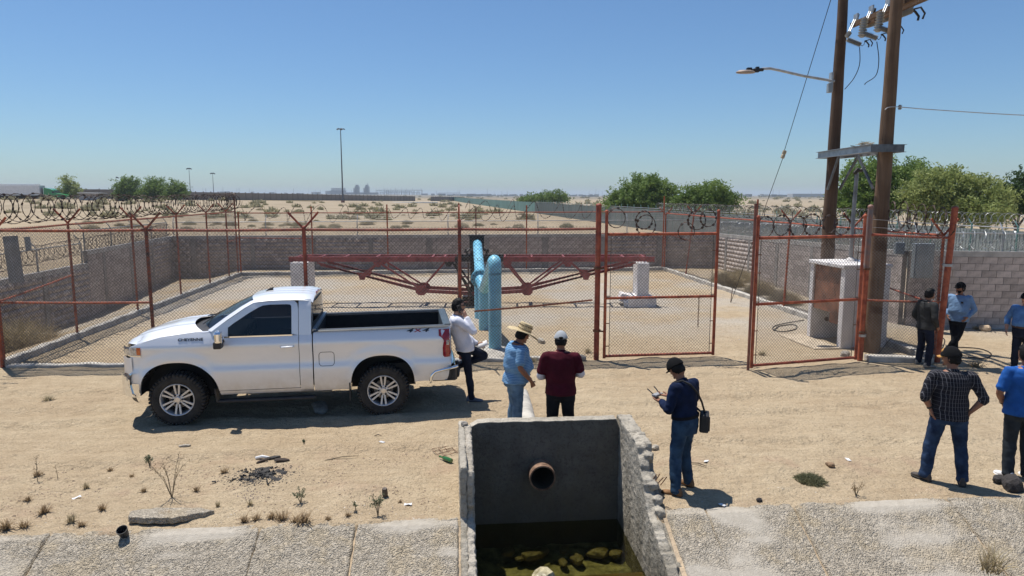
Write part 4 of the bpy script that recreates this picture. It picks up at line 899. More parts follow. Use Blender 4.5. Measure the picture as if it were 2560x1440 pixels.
for k, (pa, pb, pw, Y, lab) in enumerate([((2117,98),(2152,112),(2140,48),18.3,'nearest to the dark pole'), ((2155,82),(2193,96),(2178,28),17.7,'in the middle of the crossarm'), ((2195,68),(2228,80),(2220,10),17.1,'partly hidden behind the weathered pole')]):
    t = thing('surge_arrester', 'grey ribbed surge arrester hanging '+lab, 'arrester', group='arresters under the crossarm'); a, b, w_ = at(*pa, Y), at(*pb, Y-.1), at(*pw, Y+.2)
    shed_ins(t, a, b, .085, 12); shed_ins(t, a+Vector((-.01,0,.06)), a+Vector((.09,.05,.18)), .06, 4, 'insulator') if k == 0 else shed_ins(t, a+Vector((0,0,-.1)), a+Vector((.07,.05,.36)), .10, 7, 'insulator')
    mb = MB(); mb.tube([a+Vector((.06,.03,.14)), w_], .014, 6); mb.tube([a+Vector((.02,.03,.14)), w_+Vector((-.05,0,0))], .01, 6); mb.build('hanger_rod', GAL, t)
    mb = MB(); mb.box(w_+Vector((0,.0,.05)), (.04,.2,.16)); mb.build('arm_bracket', GAL, t)
    hook(t, b+Vector((.14,.1,.12)))
    mb = MB(); mb.tube([b, b+Vector((.06,.05,-.02)), b+Vector((.12,.08,.02)), b+Vector((.15,.1,.1))], .008, 5); mb.build('lead_wire', BLK_, t)
for k, (pa, pb, r, Y, lab) in enumerate([((2162,60),(2190,52),.14,18.9,'between the poles'), ((2204,46),(2228,38),.14,18.4,'just left of the weathered pole'), ((2246,34),(2277,22),.14,17.7,'right of the weathered pole')]):
    t = thing('fuse_cutout', 'fat ribbed porcelain cutout '+lab, 'cutout', group='cutouts on the crossarm'); a, b = at(*pa, Y), at(*pb, Y); shed_ins(t, a, b, .125, 10, rc=.8)
    mb = MB(); mb.tube([a, a+Vector((-.12,0,-.02)), a+Vector((-.22,0,.08)), a+Vector((-.24,-.1,.22))], .035, 8); mb.build('bracket', BLK_, t)
    if k == 2: hook(t, b+Vector((.02,0,-.02)), 1.6)
def cable(label, pts, r=.008, mat=None, name='cable', n=8):
    P_ = [Vector(p) for p in pts]; out = []
    for i in range(len(P_)-1):
        p0, p1, p2, p3 = P_[max(i-1,0)], P_[i], P_[i+1], P_[min(i+2, len(P_)-1)]
        for k in range(n):
            t = k/n; out.append(.5*((2*p1)+(p2-p0)*t+(2*p0-5*p1+4*p2-p3)*t*t+(3*p1-p0-3*p2+p3)*t**3))
    out.append(P_[-1]); mb = MB(); mb.tube(out, r, 6); return tag(mb.build(name, mat or BLK_, sm=True), label, 'cable')
cable('thin black lead drooping from the first arrester to the dark pole', [at(2149,118,18.2), at(2149,160,18.2), at(2135,195,18.4), at(2112,223,18.9)], .010)
cable('thin black lead hanging loose with a hooked end', [at(2192,104,17.6), at(2197,150,17.6), at(2190,188,17.6), at(2165,207,17.6), at(2162,212,17.6)], .010)
cable('short lead rising from the rightmost cutout', [at(2280,24,17.7), at(2286,8,17.7), at(2288,-30,17.7)], .009)
cable('pale service wire running off to the right from the weathered pole', [Vector((PRx-.2,PRy-.22,at(2205,275,16.6).z)), at(2234,267,16.6), at(2330,274,16.4), at(2560,288,16.2), at(2900,300,16.)], .011, M('bare_aluminium', (.45,.46,.46), .45, .5))
shed_ins(PR_, (.215,-.1,at(2236,268,16.6).z-.05), (.215,-.1,at(2236,268,16.6).z+.06), .05, 2, 'spool_insulator')
gw = thing('guy_wire', 'taut guy wire with strain insulator running down to a ground anchor', 'guy wire'); ga = gp(1826, 756); gt = at(2083, -20, 19.0)
gi = at(1959, 386, 22.0); mb = MB(); mb.tube([gt, gi+Vector((.02,0,.12))], .010, 6); mb.tube([gi-Vector((.02,0,.12)), Vector((ga.x,ga.y,-.05))], .010, 6); mb.build('wire', BLK_, gw)
mb = MB(); mb.lathe([(.03,-.13),(.06,-.12),(.065,-.03),(.05,0),(.065,.03),(.06,.12),(.03,.13)], 10, Matrix.Translation(gi)@Matrix.Rotation(.3, 4, 'Y')); mb.build('strain_insulator', M('tan_insulator', (.42,.34,.22), .4), gw, sm=True)
mb = MB(); mb.tube([(ga.x,ga.y,-.1),(ga.x+.06,ga.y+.02,.5)], .014, 6); mb.build('anchor_rod', RUST, gw)
# platform
pt = thing('pole_platform', 'galvanised steel transformer platform between the poles', 'platform'); STL = M('platform_steel', (.30,.32,.34), .45, .6, var=.2, vs=5)
zP = at(2180, 380, 17.9).z; c0 = Vector((PLx-.45, PLy-.05, zP)); dP = Vector((PRx-PLx, PRy-PLy, 0)).normalized(); nP = Vector((-dP.y, dP.x, 0))
qL, qR = Vector((PLx, PLy+.3, zP)), Vector((PRx-.1, PRy-.3, zP))
cor = {(-1,0): Vector((PLx-.29, PLy+.3, zP)), (1,0): Vector((PLx+.30, PLy+.3, zP)), (-1,1): Vector((PRx-.50, PRy-.3, zP)), (1,1): Vector((PRx+.27, PRy-.3, zP))}
for s in (-1, 1):
    mb = MB(); a, b = cor[(s,0)], cor[(s,1)]; ov = Vector((.03*s,0,0)); mb.bar(a, b, .02, .17); mb.bar(a+Zv(.085)+ov, b+Zv(.085)+ov, .08, .012); mb.bar(a-Zv(.085)+ov, b-Zv(.085)+ov, .08, .012); mb.build('beam', STL, pt)
for e in (0, 1):
    mb = MB(); mb.bar(cor[(-1,e)], cor[(1,e)], .05, .18); mb.build('end_plate', STL if e == 0 else M('dark_platform_steel', (.12,.13,.14), .5, .5, var=.3, vs=6), pt)
for k in range(7): mb = MB(); t_ = (k+1)/8; mb.bar(cor[(-1,0)].lerp(cor[(-1,1)], t_)-Zv(.03), cor[(1,0)].lerp(cor[(1,1)], t_)-Zv(.03), .16, .03); mb.build('deck_bar', STL, pt)
for b_, s in ((Vector((PLx,PLy,0)), 1), (Vector((PRx,PRy,0)), -1)):
    for sd_ in (-1, 1): mb = MB(); mb.bar(b_+nP*(-.17*sd_)+Zv(zP-.95)+dP*(.12*s), b_+nP*(-.26*sd_)+Zv(zP-.1)+dP*(.75*s), .05, .05); mb.build('knee_brace', M('dark_platform_steel', (.12,.13,.14)), pt)
mb = MB(); rr_ = random.Random(4)
for k in range(60): a = rr_.uniform(0,6.28); d_ = rr_.uniform(0,.2); c = lerp(qL, qR, .62)+Zv(.11); p = c+Vector((math.cos(a)*d_, math.sin(a)*d_, rr_.uniform(0,.1))); mb.tube([p, p+Vector((rr_.uniform(-.2,.2), rr_.uniform(-.2,.2), rr_.uniform(-.02,.06)))], .006, 3)
tag(mb.build('bird_nest', M('dry_twig', (.32,.26,.17), .9)), 'small twig nest resting on the steel platform', 'nest', kind='stuff')
# street lamp
sl = thing('street_lamp', 'street lamp on a long bent arm fixed to the dark pole', 'lamp'); YL = PLy-.15
mb = MB(); mb.tube([at(2086,203,YL), at(2010,190,YL), at(1945,175,YL), at(1925,171,YL), at(1905,172,YL)], .035, 10); mb.build('arm', GAL, sl, sm=True)
h0, h1 = at(1908,174,YL), at(1842,180,YL); mb = MB(); mb.tube([h0, lerp(h0,h1,.35)+Zv(.01), lerp(h0,h1,.4)], .045, 8); mb.box(h0+Vector((-.16,0,0)), (.08,.1,.14)); mb.build('knuckle', BLK_, sl)
mb = MB(); c = at(1864,180,YL); mb.lathe([(.001,.05),(.10,.045),(.15,.0),(.14,-.03),(.001,-.035)], 20, Matrix.Translation(c)@Matrix.Diagonal((1.75,.9,1,1))); hd = mb.build('head', M('lamp_housing', (.30,.24,.20), .5, .3, var=.2), sl, sm=True)
mb = MB(); mb.box(at(1873,173,YL), (.14,.12,.08)); mb.build('photocell', BLK_, sl, bevel=.02)
mb = MB(); mb.box((PLx-.24, PLy-.1, at(2084,200,YL).z), (.05,.16,.4)); mb.build('bracket', GAL, sl); mb = MB(); mb.box((PLx-.27, PLy-.12, at(2080,214,YL).z-.06), (.12,.14,.24)); mb.build('control_box', BOXG, sl, bevel=.01)
# cables on the ground
cable('thin black cable looped on the sand inside the open gate', [gp(1935,826,.02), gp(1950,815,.02), gp(1985,812,.02), gp(1990,822,.02), gp(1955,829,.02), gp(1932,822,.02), gp(1945,812,.03), gp(2010,800,.03)], .014)
cable('black cable curling on the ground beside the corner post', [gp(2330,900,.02), gp(2352,878,.05), gp(2362,852,.12), gp(2352,846,.15), gp(2347,870,.05), gp(2390,868,.02), gp(2450,872,.02), gp(2478,885,.02), gp(2460,896,.02), gp(2420,892,.02)], .014)
cable('black cable drooping from the cabinet side', [gp(2230,845,.3), gp(2215,860,.25), gp(2195,885,.02), gp(2178,893,.02)], .014)
# ================================================================== the white pickup
def paint_material():
    m = bpy.data.materials.new('white_car_paint'); m.use_nodes = True; nt = m.node_tree; b = nt.nodes['Principled BSDF']; pos = nt.nodes.new('ShaderNodeTexCoord').outputs['Object']
    sep = nt.nodes.new('ShaderNodeSeparateXYZ'); nt.links.new(pos, sep.inputs[0])
    n = tnoise(nt, pos, 5, 5, .6); h = maprange(nt, sep.outputs[2], .45, .95, 1.1, 0); s = nt.nodes.new('ShaderNodeMath'); s.operation = 'MULTIPLY'; nt.links.new(n, s.inputs[0]); nt.links.new(h, s.inputs[1])
    c = mixc(nt, s.outputs[0], (.86,.865,.875), (.44,.37,.28)); nt.links.new(c, b.inputs['Base Color'])
    b.inputs['Metallic'].default_value = .28; b.inputs['Roughness'].default_value = .38; b.inputs['Coat Weight'].default_value = 1.; b.inputs['Coat Roughness'].default_value = .03; b.inputs['Coat IOR'].default_value = 1.55; return m
PAINT = paint_material(); CHROME = M('chrome', (.86,.87,.88), .08, 1., var=.03); BPL = M('black_plastic', (.022,.022,.024), .55, var=.25, vs=8); TIREM = M('tyre_rubber', (.022,.021,.020), .85, var=.3, vs=9, bump=.004, bs=60, col2=(.045,.040,.034)); ALLOY = M('machined_alloy', (.60,.61,.63), .34, .55, var=.05); UNDER = M('underbody', (.012,.012,.012), .8, var=.3); LINER = M('bed_liner', (.010,.010,.011), .75, var=.3, vs=12, bump=.004, bs=120); REDL = M('tail_lens', (.32,.008,.012), .08, var=.3, vs=14, coat=1.); AMB = M('amber_lens', (.62,.12,.01), .1, coat=1.); LAMP = M('lamp_lens', (.45,.47,.50), .08, .6, var=.4, vs=22, coat=1.); DGREY = M('dark_emblem', (.06,.065,.075), .4, .5); REDE = M('red_emblem', (.45,.02,.02), .4)
def glass_material(name, tint, alpha):
    m = bpy.data.materials.new(name); m.use_nodes = True; nt = m.node_tree; nt.nodes.remove(nt.nodes['Principled BSDF'])
    tr = nt.nodes.new('ShaderNodeBsdfTransparent'); tr.inputs[0].default_value = (*tint, 1); gl = nt.nodes.new('ShaderNodeBsdfGlossy'); gl.inputs['Roughness'].default_value = .015
    fr = facing_mix(nt, .05); mx = nt.nodes.new('ShaderNodeMixShader'); nt.links.new(fr, mx.inputs[0]); nt.links.new(tr.outputs[0], mx.inputs[1]); nt.links.new(gl.outputs[0], mx.inputs[2]); nt.links.new(mx.outputs[0], nt.nodes['Material Output'].inputs[0]); return m
TINT = glass_material('tinted_glass', (.10,.10,.11), 1); WSG = glass_material('windscreen_glass', (.45,.55,.58), 1)
TF, TRr = gp(441, 1062), gp(960, 1036); tdir = (TF-TRr).normalized(); tleft = Vector((-tdir.y, tdir.x, 0)); TO = TRr-tleft*1.0
truck = thing('pickup_truck', 'white lifted regular cab pickup parked along the front fence', 'pickup truck', (TO.x, TO.y, -.015), math.atan2(tdir.y, tdir.x))
WB = 3.5; FA, RA = (3.455, .53, .585, 1.10), (0., .53, .56, 1.10)     # arches: centre s, foot z, half width, top z
def arch(s, A):
    c, z0, r, zt = A; q_ = abs(s-c)/r
    return z0+(zt-z0)*max(0, 1-q_**2.5)**(1/2.5) if q_ < 1 else None
def interp(x, tab):
    for (a, b), (c, d) in zip(tab[:-1], tab[1:]):
        if a <= x <= c: return b+(d-b)*(x-a)/(c-a)
    return tab[0][1] if x < tab[0][0] else tab[-1][1]
ZTOP = [(-1.22,1.575),(1.18,1.555),(1.19,1.50),(2.60,1.50),(2.84,1.60),(3.15,1.588),(3.68,1.525),(4.0,1.44),(4.15,1.385),(4.4,1.30)]
PROF = [(.35,.93),(.46,.945),(.56,.975),(.68,.990),(.86,.998),(.93,.995),(1.0,.972),(1.08,.966),(1.22,.978),(1.33,.994),(1.37,.992),(1.40,.982),(1.50,.938),(1.56,.905),(1.62,.87)]
def side_t(s, z):
    t = interp(z, PROF)
    for A in (FA, RA):
        c, z0, r, zt = A; rr = math.hypot((s-c)/(r+.02), max(0, z-z0)/(zt-z0+.02))
        t += .028*math.exp(-((rr-1.0)/.10)**2)*(1 if z < 1.35 else math.exp(-((z-1.35)/.06)**2))+.030*math.exp(-((rr-1.16)/.17)**2)*math.exp(-((z-1.15)/.20)**2)
    if s > 3.9: t -= .62*max(0, s-3.9)**2*(1+.3*(z > 1.2))
    if s < -1.05: t -= .8*(-1.05-s)**1.6
    return t
def zlow(s):
    for A in (FA, RA):
        a = arch(s, A)
        if a is not None: return a
    if s > FA[0]+FA[2]: return .66
    if s < RA[0]-RA[2]: return .60
    return .50
def skew(s0, z): return -.11*max(0, (1.38-z)/.85)**1.6*math.exp(-((s0-2.87)/.16)**2)
def side_panel(name, s_list, side, mat, nz=26, ztop=None, zl=None, parent=None, edge=.02):
    A = []
    for s0 in s_list:
        lo = (zl or zlow)(s0); hi = (ztop(s0) if ztop else interp(s0, ZTOP)); row = []
        for k in range(nz+1):
            z = lo+(hi-lo)*k/nz; s = s0+skew(s0, z); row.append(Vector((s, side*side_t(s, z), z)))
        row.insert(0, row[0]+Vector((0,-side*.05,.0))); row.append(row[-1]+Vector((0,-side*.06,.004))); A.append(row)
    A.insert(0, [p+Vector((0,-side*.04,0)) for p in A[0]]); A.append([p+Vector((0,-side*.04,0)) for p in A[-1]])
    mb = MB(); mb.grid(A, side > 0); return mb.build(name, mat, parent or truck, sm=True)
def rng(a, b, n, extra=()): return sorted(set([a+(b-a)*k/n for k in range(n+1)])|set(extra), reverse=a > b)
def arch_cols(A): return [A[0]+A[2]*math.sin(math.pi/2*k/14)*.9999 for k in range(-14, 15)]
for side in (1, -1):
    fe = sorted([2.885]+[c for c in rng(2.9, 4.18, 22) if abs(c-FA[0]) > FA[2]+.005]+arch_cols(FA)+[FA[0]-FA[2]-.002, FA[0]+FA[2]+.002])
    side_panel('front_fender', fe, side, PAINT)
    d = side_panel('door', rng(1.43, 2.875, 26), side, PAINT, zl=lambda s: .575)
    side_panel('rocker_panel', rng(1.20, 2.87, 10), side, PAINT, 4, ztop=lambda s: .565)
    side_panel('cab_corner', rng(1.205, 1.42, 6), side, PAINT)
    be = sorted([c for c in rng(-1.215, 1.185, 30) if abs(c-RA[0]) > RA[2]+.005]+arch_cols(RA)+[RA[0]-RA[2]-.002, RA[0]+RA[2]+.002])
    side_panel('bed_side', be, side, PAINT)
    # greenhouse: door frame, pillar, glass
    def ght(z): return .940-(z-1.5)*.235-(max(0, z-1.98)*1.1)**1.5*.5
    def gpt(s, z, off=0.): return Vector((s, side*(ght(z)+off), z))
    outer = [(2.86,1.50),(2.86,1.605),(2.60,1.785),(2.32,1.975),(2.17,2.06),(2.08,2.092),(1.9,2.105),(1.6,2.10),(1.50,2.085),(1.45,2.04),(1.432,1.95),(1.432,1.70),(1.432,1.50)]
    inner = [(2.60,1.512),(2.60,1.66),(2.50,1.735),(2.25,1.90),(2.10,1.985),(2.02,2.018),(1.9,2.03),(1.62,2.03),(1.565,2.022),(1.548,2.0),(1.545,1.93),(1.545,1.70),(1.545,1.525)]
    mb = MB(); mb.grid([[gpt(*o), gpt(*i), gpt(*i, -.02)] for o, i in zip(outer, inner)], side < 0); mb.grid([[gpt(*o), gpt(*o, -.04)] for o in outer]); mb.build('window_frame', PAINT, d, sm=True)
    mb = MB(); n = 10; cen = (2.0, 1.75); ring = [[gpt(cen[0]+(i[0]-cen[0])*f, cen[1]+(i[1]-cen[1])*f, -.018) for i in inner+inner[:1]] for f in (.0001, .5, 1.)]; mb.grid(ring); mb.build('side_window', TINT, d, sm=True)
    mb = MB(); mb.bar(gpt(1.53,1.507,.006), gpt(2.66,1.505,.006), .012, .022); mb.build('window_trim', CHROME, d)
    # cab pillar behind the door
    mb = MB(); mb.grid([[gpt(s, z) for z in [1.50,1.6,1.7,1.8,1.9,1.98,2.04,2.08,2.105]] for s in (1.424, 1.35, 1.26, 1.215)], side > 0); mb.build('cab_pillar', PAINT, truck, sm=True)
    # A pillar strip between door frame and windscreen
    mb = MB(); mb.grid([[gpt(s, z, .0), Vector((s+.055, side*(ght(z)-.05), z+.012)), Vector((s+.075, side*(ght(z)-.10), z+.015))] for s, z in [(2.868,1.60),(2.61,1.79),(2.33,1.98),(2.18,2.065),(2.09,2.098)]], side > 0); mb.build('a_pillar', PAINT, truck, sm=True)
    # mirror, handle
    mi = MB(); mi.box((2.70, side*1.17, 1.555), (.12,.20,.20), (0,0,.15*side)); m_ = mi.build('mirror', CHROME, truck, bevel=.04); mi = MB(); mi.box((2.705, side*1.16, 1.42), (.13,.19,.12)); mi.bar((2.68, side*.95, 1.45), (2.70, side*1.12, 1.44), .07, .06); mi.build('mirror_base', BPL, m_, bevel=.02); mi = MB(); mi.box((2.64, side*1.17, 1.55), (.012,.17,.17), (0,0,.15*side)); mi.build('mirror_glass', M('mirror_glass', (.5,.52,.55), .03, 1.), m_)
    mi = MB(); t_ = side_t(1.62, 1.31); mi.tube([(1.73, side*(t_+.0), 1.307), (1.71, side*(t_+.035), 1.308), (1.6, side*(t_+.038), 1.312), (1.53, side*(t_+.032), 1.314), (1.51, side*(t_-.002), 1.315)], [.014,.017,.018,.017,.014], 8); mi.build('door_handle', PAINT, d, sm=True)
    # step bar, mud flaps
    mi = MB(); mi.box((1.98, side*1.0, .40), (1.62,.13,.05)); mi.build('running_board', BPL, truck, bevel=.02)
    mi = MB(); mi.box((2.83, side*.93, .50), (.02,.16,.24), (0,.12,0)); mi.build('mud_flap', BPL, truck); mi = MB(); mi.box((.58, side*.9, .47), (.02,.26,.32)); mi.build('mud_flap', BPL, truck)
    # lamps
    hl = [Vector((s, side*(side_t(s, z)+.006), z)) for s, z in [(4.20,1.385),(4.00,1.385),(3.985,1.35),(4.0,1.245),(4.20,1.235)]]
    hb_ = thing.__call__ if False else None
    mb = MB(); front = [Vector((4.40, side*.62, 1.36)), Vector((4.42, side*.62, 1.22))]
    mb.grid([[Vector((s, side*(side_t(s, z)+.008), z)) for z in (1.235,1.28,1.33,1.38)] for s in (3.995,4.05,4.10,4.16)]+[[Vector((4.30, side*.80, z)) for z in (1.235,1.28,1.33,1.375)], [Vector((4.37, side*.66, z)) for z in (1.235,1.28,1.33,1.365)]], side > 0); h = mb.build('headlight', LAMP, truck, sm=True)
    mb = MB(); mb.grid([[Vector((s, side*(side_t(s, z)+.013), z)) for z in (1.25,1.31,1.375)] for s in (3.99,4.02,4.055)], side > 0); mb.build('marker_lens', AMB, h, sm=True)
    mb = MB(); mb.grid([[Vector((s, side*(side_t(s, z)+.010), z)) for z in (1.215,1.235)] for s in (3.99,4.08,4.17)]+[[Vector((4.38, side*.66, z)) for z in (1.20,1.23)]], side > 0); mb.build('headlight_trim', CHROME, h, sm=True)
    # tail light
    tl = [(-1.0,1.525),(-1.0,1.42),(-1.06,1.38),(-1.09,1.32),(-1.07,1.20),(-1.075,1.05),(-1.10,1.02)]
    mb = MB(); mb.grid([[Vector((s, side*(side_t(s, z)+.008), z)), Vector((-1.165, side*(side_t(-1.165, z)+.008), z)), Vector((-1.215, side*(side_t(-1.2, z)-.01), z)), Vector((-1.232, side*.84, z))] for s, z in tl], side < 0); k_ = mb.build('tail_light', REDL, truck, sm=True)
    mb = MB(); mb.box((-1.16, side*(side_t(-1.15,1.33)+.004), 1.29), (.05,.02,.09)); mb.build('reverse_lens', LAMP, k_, bevel=.008)
# fuel door outline, badge lettering on the driver side
def on_side(s, z, off=.004): return Vector((s, side_t(s, z)+off, z))
mb = MB(); pts = []
for c, r0 in (((1.04,1.135),0), ((.89,1.135),1), ((.89,1.0),2), ((1.04,1.0),3)):
    for k in range(5): a = math.pi/2*(r0+k/4); pts.append(on_side(c[0]+.055*math.cos(a), c[1]+.055*math.sin(a), .0005))
mb.tube(pts, .0045, 5, closed=True); mb.build('fuel_door_gap', UNDER, truck)
def lettering(name, txt, s0, z0, width, height, mat, shear=0.):
    cu = bpy.data.curves.new(name, 'FONT'); cu.body = txt; cu.size = 1.; cu.extrude = .02; cu.shear = shear; cu.offset = .02
    to = bpy.data.objects.new(name, cu); COL.objects.link(to); dg = bpy.context.evaluated_depsgraph_get(); me = bpy.data.meshes.new_from_object(to.evaluated_get(dg)); bpy.data.objects.remove(to)
    P_ = np.array([v.co[:] for v in me.vertices]); P_[:,:2] -= P_[:,:2].min(0); P_[:,:2] /= P_[:,:2].max(0)
    for v, p in zip(me.vertices, P_):
        s, z = s0-p[0]*width, z0+p[1]*height; v.co = on_side(s, z, .003+.006*(p[2] > 0))
    me.materials.clear(); me.materials.append(mat); o = bpy.data.objects.new(name, me); link(o, truck); return o
lettering('name_badge', 'CHEYENNE', 3.40, 1.462, .40, .045, DGREY); lettering('badge_numeral', '4', -.43, 1.49, .13, .062, DGREY, .3); lettering('badge_cross', 'X', -.56, 1.492, .14, .055, REDE, .1); lettering('badge_numeral', '4', -.71, 1.49, .13, .062, DGREY, .3)
# hood, cowl, windscreen, roof
def ztop_(s): return interp(s, ZTOP)
HOODC = [(2.95,1.70),(3.1,1.70),(3.6,1.655),(4.0,1.565),(4.2,1.495),(4.33,1.42),(4.40,1.345)]
def hood_pt(s, f):                                     # f in -1..1 across
    te = side_t(min(s, 4.15), ztop_(min(s, 4.15)))-.012; e = ztop_(min(s, 4.15))+.006; c = interp(s, HOODC); a = abs(f)
    if s > 4.0: te = min(te, .90-.9*(s-4.0)**1.3); 
    z = e+(c-e)*(1-a**2.6)+.016*math.exp(-((a-.60)/.09)**2)*(1-a)*2-.012*math.exp(-((a-.40)/.10)**2)
    return Vector((s-.10*a**3*(s > 4.1), f*te, z))
hs = lambda f: 3.31-.30*abs(f)**2.4
mb = MB(); mb.grid([[hood_pt(hs(f)+(4.40-hs(f))*k/22, f) for f in np.linspace(-1, 1, 41)] for k in range(23)]); mb.grid([[hood_pt(4.40, f) for f in np.linspace(-1, 1, 41)], [hood_pt(4.40, f)+Vector((0.01,0,-.05)) for f in np.linspace(-1, 1, 41)]]); mb.build('hood', PAINT, truck, sm=True)
WS = []
for f in np.linspace(-1, 1, 25):
    row = []
    for k in range(13):
        t = k/12; a = abs(f); s = (3.14-.30*a**2.2)*(1-t)+(2.24-.12*a**2.2)*t; z = (1.655-.03*a*a)*(1-t)+(2.135-.055*a*a)*t+.035*math.sin(math.pi*t); y = f*((.86)*(1-t)+(.745)*t); row.append(Vector((s, y, z)))
    WS.append(row)
mb = MB(); mb.grid(WS); mb.build('windshield', WSG, truck, sm=True)
mb = MB(); mb.grid([[Vector((3.13-.30*abs(f)**2.2, f*.88, 1.645-.03*f*f)), Vector((3.22-.32*abs(f)**2.2, f*.89, 1.625-.035*f*f)), Vector((3.36-.32*abs(f)**2.2, f*.90, 1.60-.03*f*f))] for f in np.linspace(-1, 1, 21)]); co = mb.build('cowl', BPL, truck, sm=True)
for y0, y1 in ((.55,-.10), (-.15,-.72)): mb = MB(); mb.tube([(3.20-.2*abs(y0), y0, 1.675), (3.02, (y0+y1)/2, 1.735), (2.99, y1, 1.74)], .009, 5); mb.build('wiper', BPL, truck)
RO = []
for f in np.linspace(-1, 1, 31):
    row = []; a = abs(f)
    for s in [2.30,2.24,2.15,2.05,1.9,1.7,1.5,1.35,1.25,1.20,1.185]:
        wd = .80 if s > 1.3 else .80-.02*(1.3-s)/.1
        sx = s-(.14*a**2.2 if s > 2.1 else 0); zc = interp(sx, [(1.18,2.125),(1.22,2.155),(1.32,2.178),(1.6,2.19),(1.9,2.185),(2.1,2.165),(2.3,2.125)]); z = zc-.085*a**4+.008*math.cos(f*20)*(1-a)*(1.25 < s < 2.1); row.append(Vector((sx, f*wd, z)))
    RO.append(row)
mb = MB(); mb.grid(RO); mb.build('roof', PAINT, truck, sm=True)
mb = MB(); mb.add([(2.12,.03,2.165),(1.99,.03,2.17),(1.98,.03,2.235),(2.06,.03,2.205),(2.12,-.03,2.165),(1.99,-.03,2.17),(1.98,-.03,2.235),(2.06,-.03,2.205)], [(0,1,2,3),(7,6,5,4),(0,3,7,4),(3,2,6,7),(2,1,5,6)]); mb.build('roof_antenna', BPL, truck)
# cab back, rear window, third brake light
mb = MB(); 
for y0, y1, z0, z1 in ((-.93,.93,.55,1.56),(-.93,-.72,1.56,2.08),(.72,.93,1.56,2.08),(-.72,.72,2.03,2.10)):
    yt = lambda y, z: y*(1-.115*max(0, z-1.5)/.6)
    mb.grid([[Vector((1.205-.0*z, yt(y, z), z)) for z in np.linspace(z0, z1, 6)] for y in (y0, y1)])
mb.build('cab_back', PAINT, truck); mb = MB(); mb.grid([[Vector((1.197-.02*(abs(y) < .5), y*(1-.115*max(0,z-1.5)/.6), z)) for z in (1.70,1.86,2.04)] for y in (-.80,-.4,0,.4,.80)]); mb.build('rear_window', TINT, truck, sm=True); mb = MB(); mb.grid([[Vector((1.199, y*(1-.115*max(0,z-1.5)/.6), z)) for z in (1.30,1.5,1.695)] for y in (-.86,0,.86)]); mb.build('rear_window_trim', BPL, truck)
mb = MB(); mb.box((1.19, 0, 2.135), (.03,.36,.05)); mb.build('third_brake_light', REDL, truck, bevel=.01)
# cab interior
INT = M('cab_interior', (.02,.02,.022), .8, var=.3); mb = MB(); mb.box((1.95, 0, .95), (1.45,1.7,.5)); mb.box((1.42, 0, 1.45), (.22,1.5,.75), (0,-.18,0)); mb.box((1.75, 0, 1.22), (.55,1.5,.18)); mb.box((2.72, 0, 1.42), (.5,1.66,.22)); mb.build('interior', INT, truck, bevel=.04)
for y in (.38, -.38): mb = MB(); mb.box((1.42, y, 1.86), (.10,.28,.18)); mb.build('headrest', INT, truck, bevel=.04)
mb = MB(); mb.lathe([(.18,-.014),(.19,0),(.18,.014),(.165,0)], 20, Matrix.Translation((2.36,.40,1.50))@Matrix.Rotation(1.2, 4, 'Y'), True); mb.build('steering_wheel', INT, truck)
# bed
mb = MB(); mb.box((-.01, 0, 1.02), (2.36,1.55,.04)); 
for y in (.80, -.80): mb.box((-.01, y, 1.28), (2.36,.04,.52))
mb.box((1.16, 0, 1.28), (.04,1.62,.52)); 
for y in (.66, -.66): mb.box((0, y, 1.12), (.95,.26,.24))
mb.build('bed_box', LINER, truck)
RAILM = M('rail_cap', (.05,.055,.06), .45, var=.2, vs=6)
for y in (1, -1): mb = MB(); mb.grid([[Vector((s, y*(.945), interp(s, ZTOP)+.0)), Vector((s, y*.925, interp(s, ZTOP)+.018)), Vector((s, y*.80, interp(s, ZTOP)+.018)), Vector((s, y*.785, interp(s, ZTOP)-.02))] for s in np.linspace(1.175, -1.20, 16)], y > 0); mb.build('bed_rail', RAILM, truck, sm=True)
mb = MB(); mb.bar((1.165,-.92,1.575), (1.165,.92,1.575), .06, .045); mb.build('bed_rail', M('rail_cap_light', (.30,.32,.34), .4, .3), truck)
mb = MB(); P_ = [(-1.10,.95),(-1.10,1.50),(-1.105,1.56),(-1.14,1.60),(-1.19,1.60),(-1.232,1.575),(-1.225,1.5),(-1.215,1.28),(-1.235,1.22),(-1.225,.93)]
mb.prism(P_, (0,1.62,0), (0,-.81,0)); mb.build('tailgate', PAINT, truck, bevel=.012); mb = MB(); mb.prism([(-1.09,1.20),(-1.09,1.585),(-1.13,1.612),(-1.20,1.612),(-1.236,1.59),(-1.20,1.585),(-1.12,1.56)], (0,1.7,0), (0,-.85,0)); mb.build('tailgate_cap', M('tailgate_liner', (.075,.095,.11), .4, .2, var=.15), truck, bevel=.01)
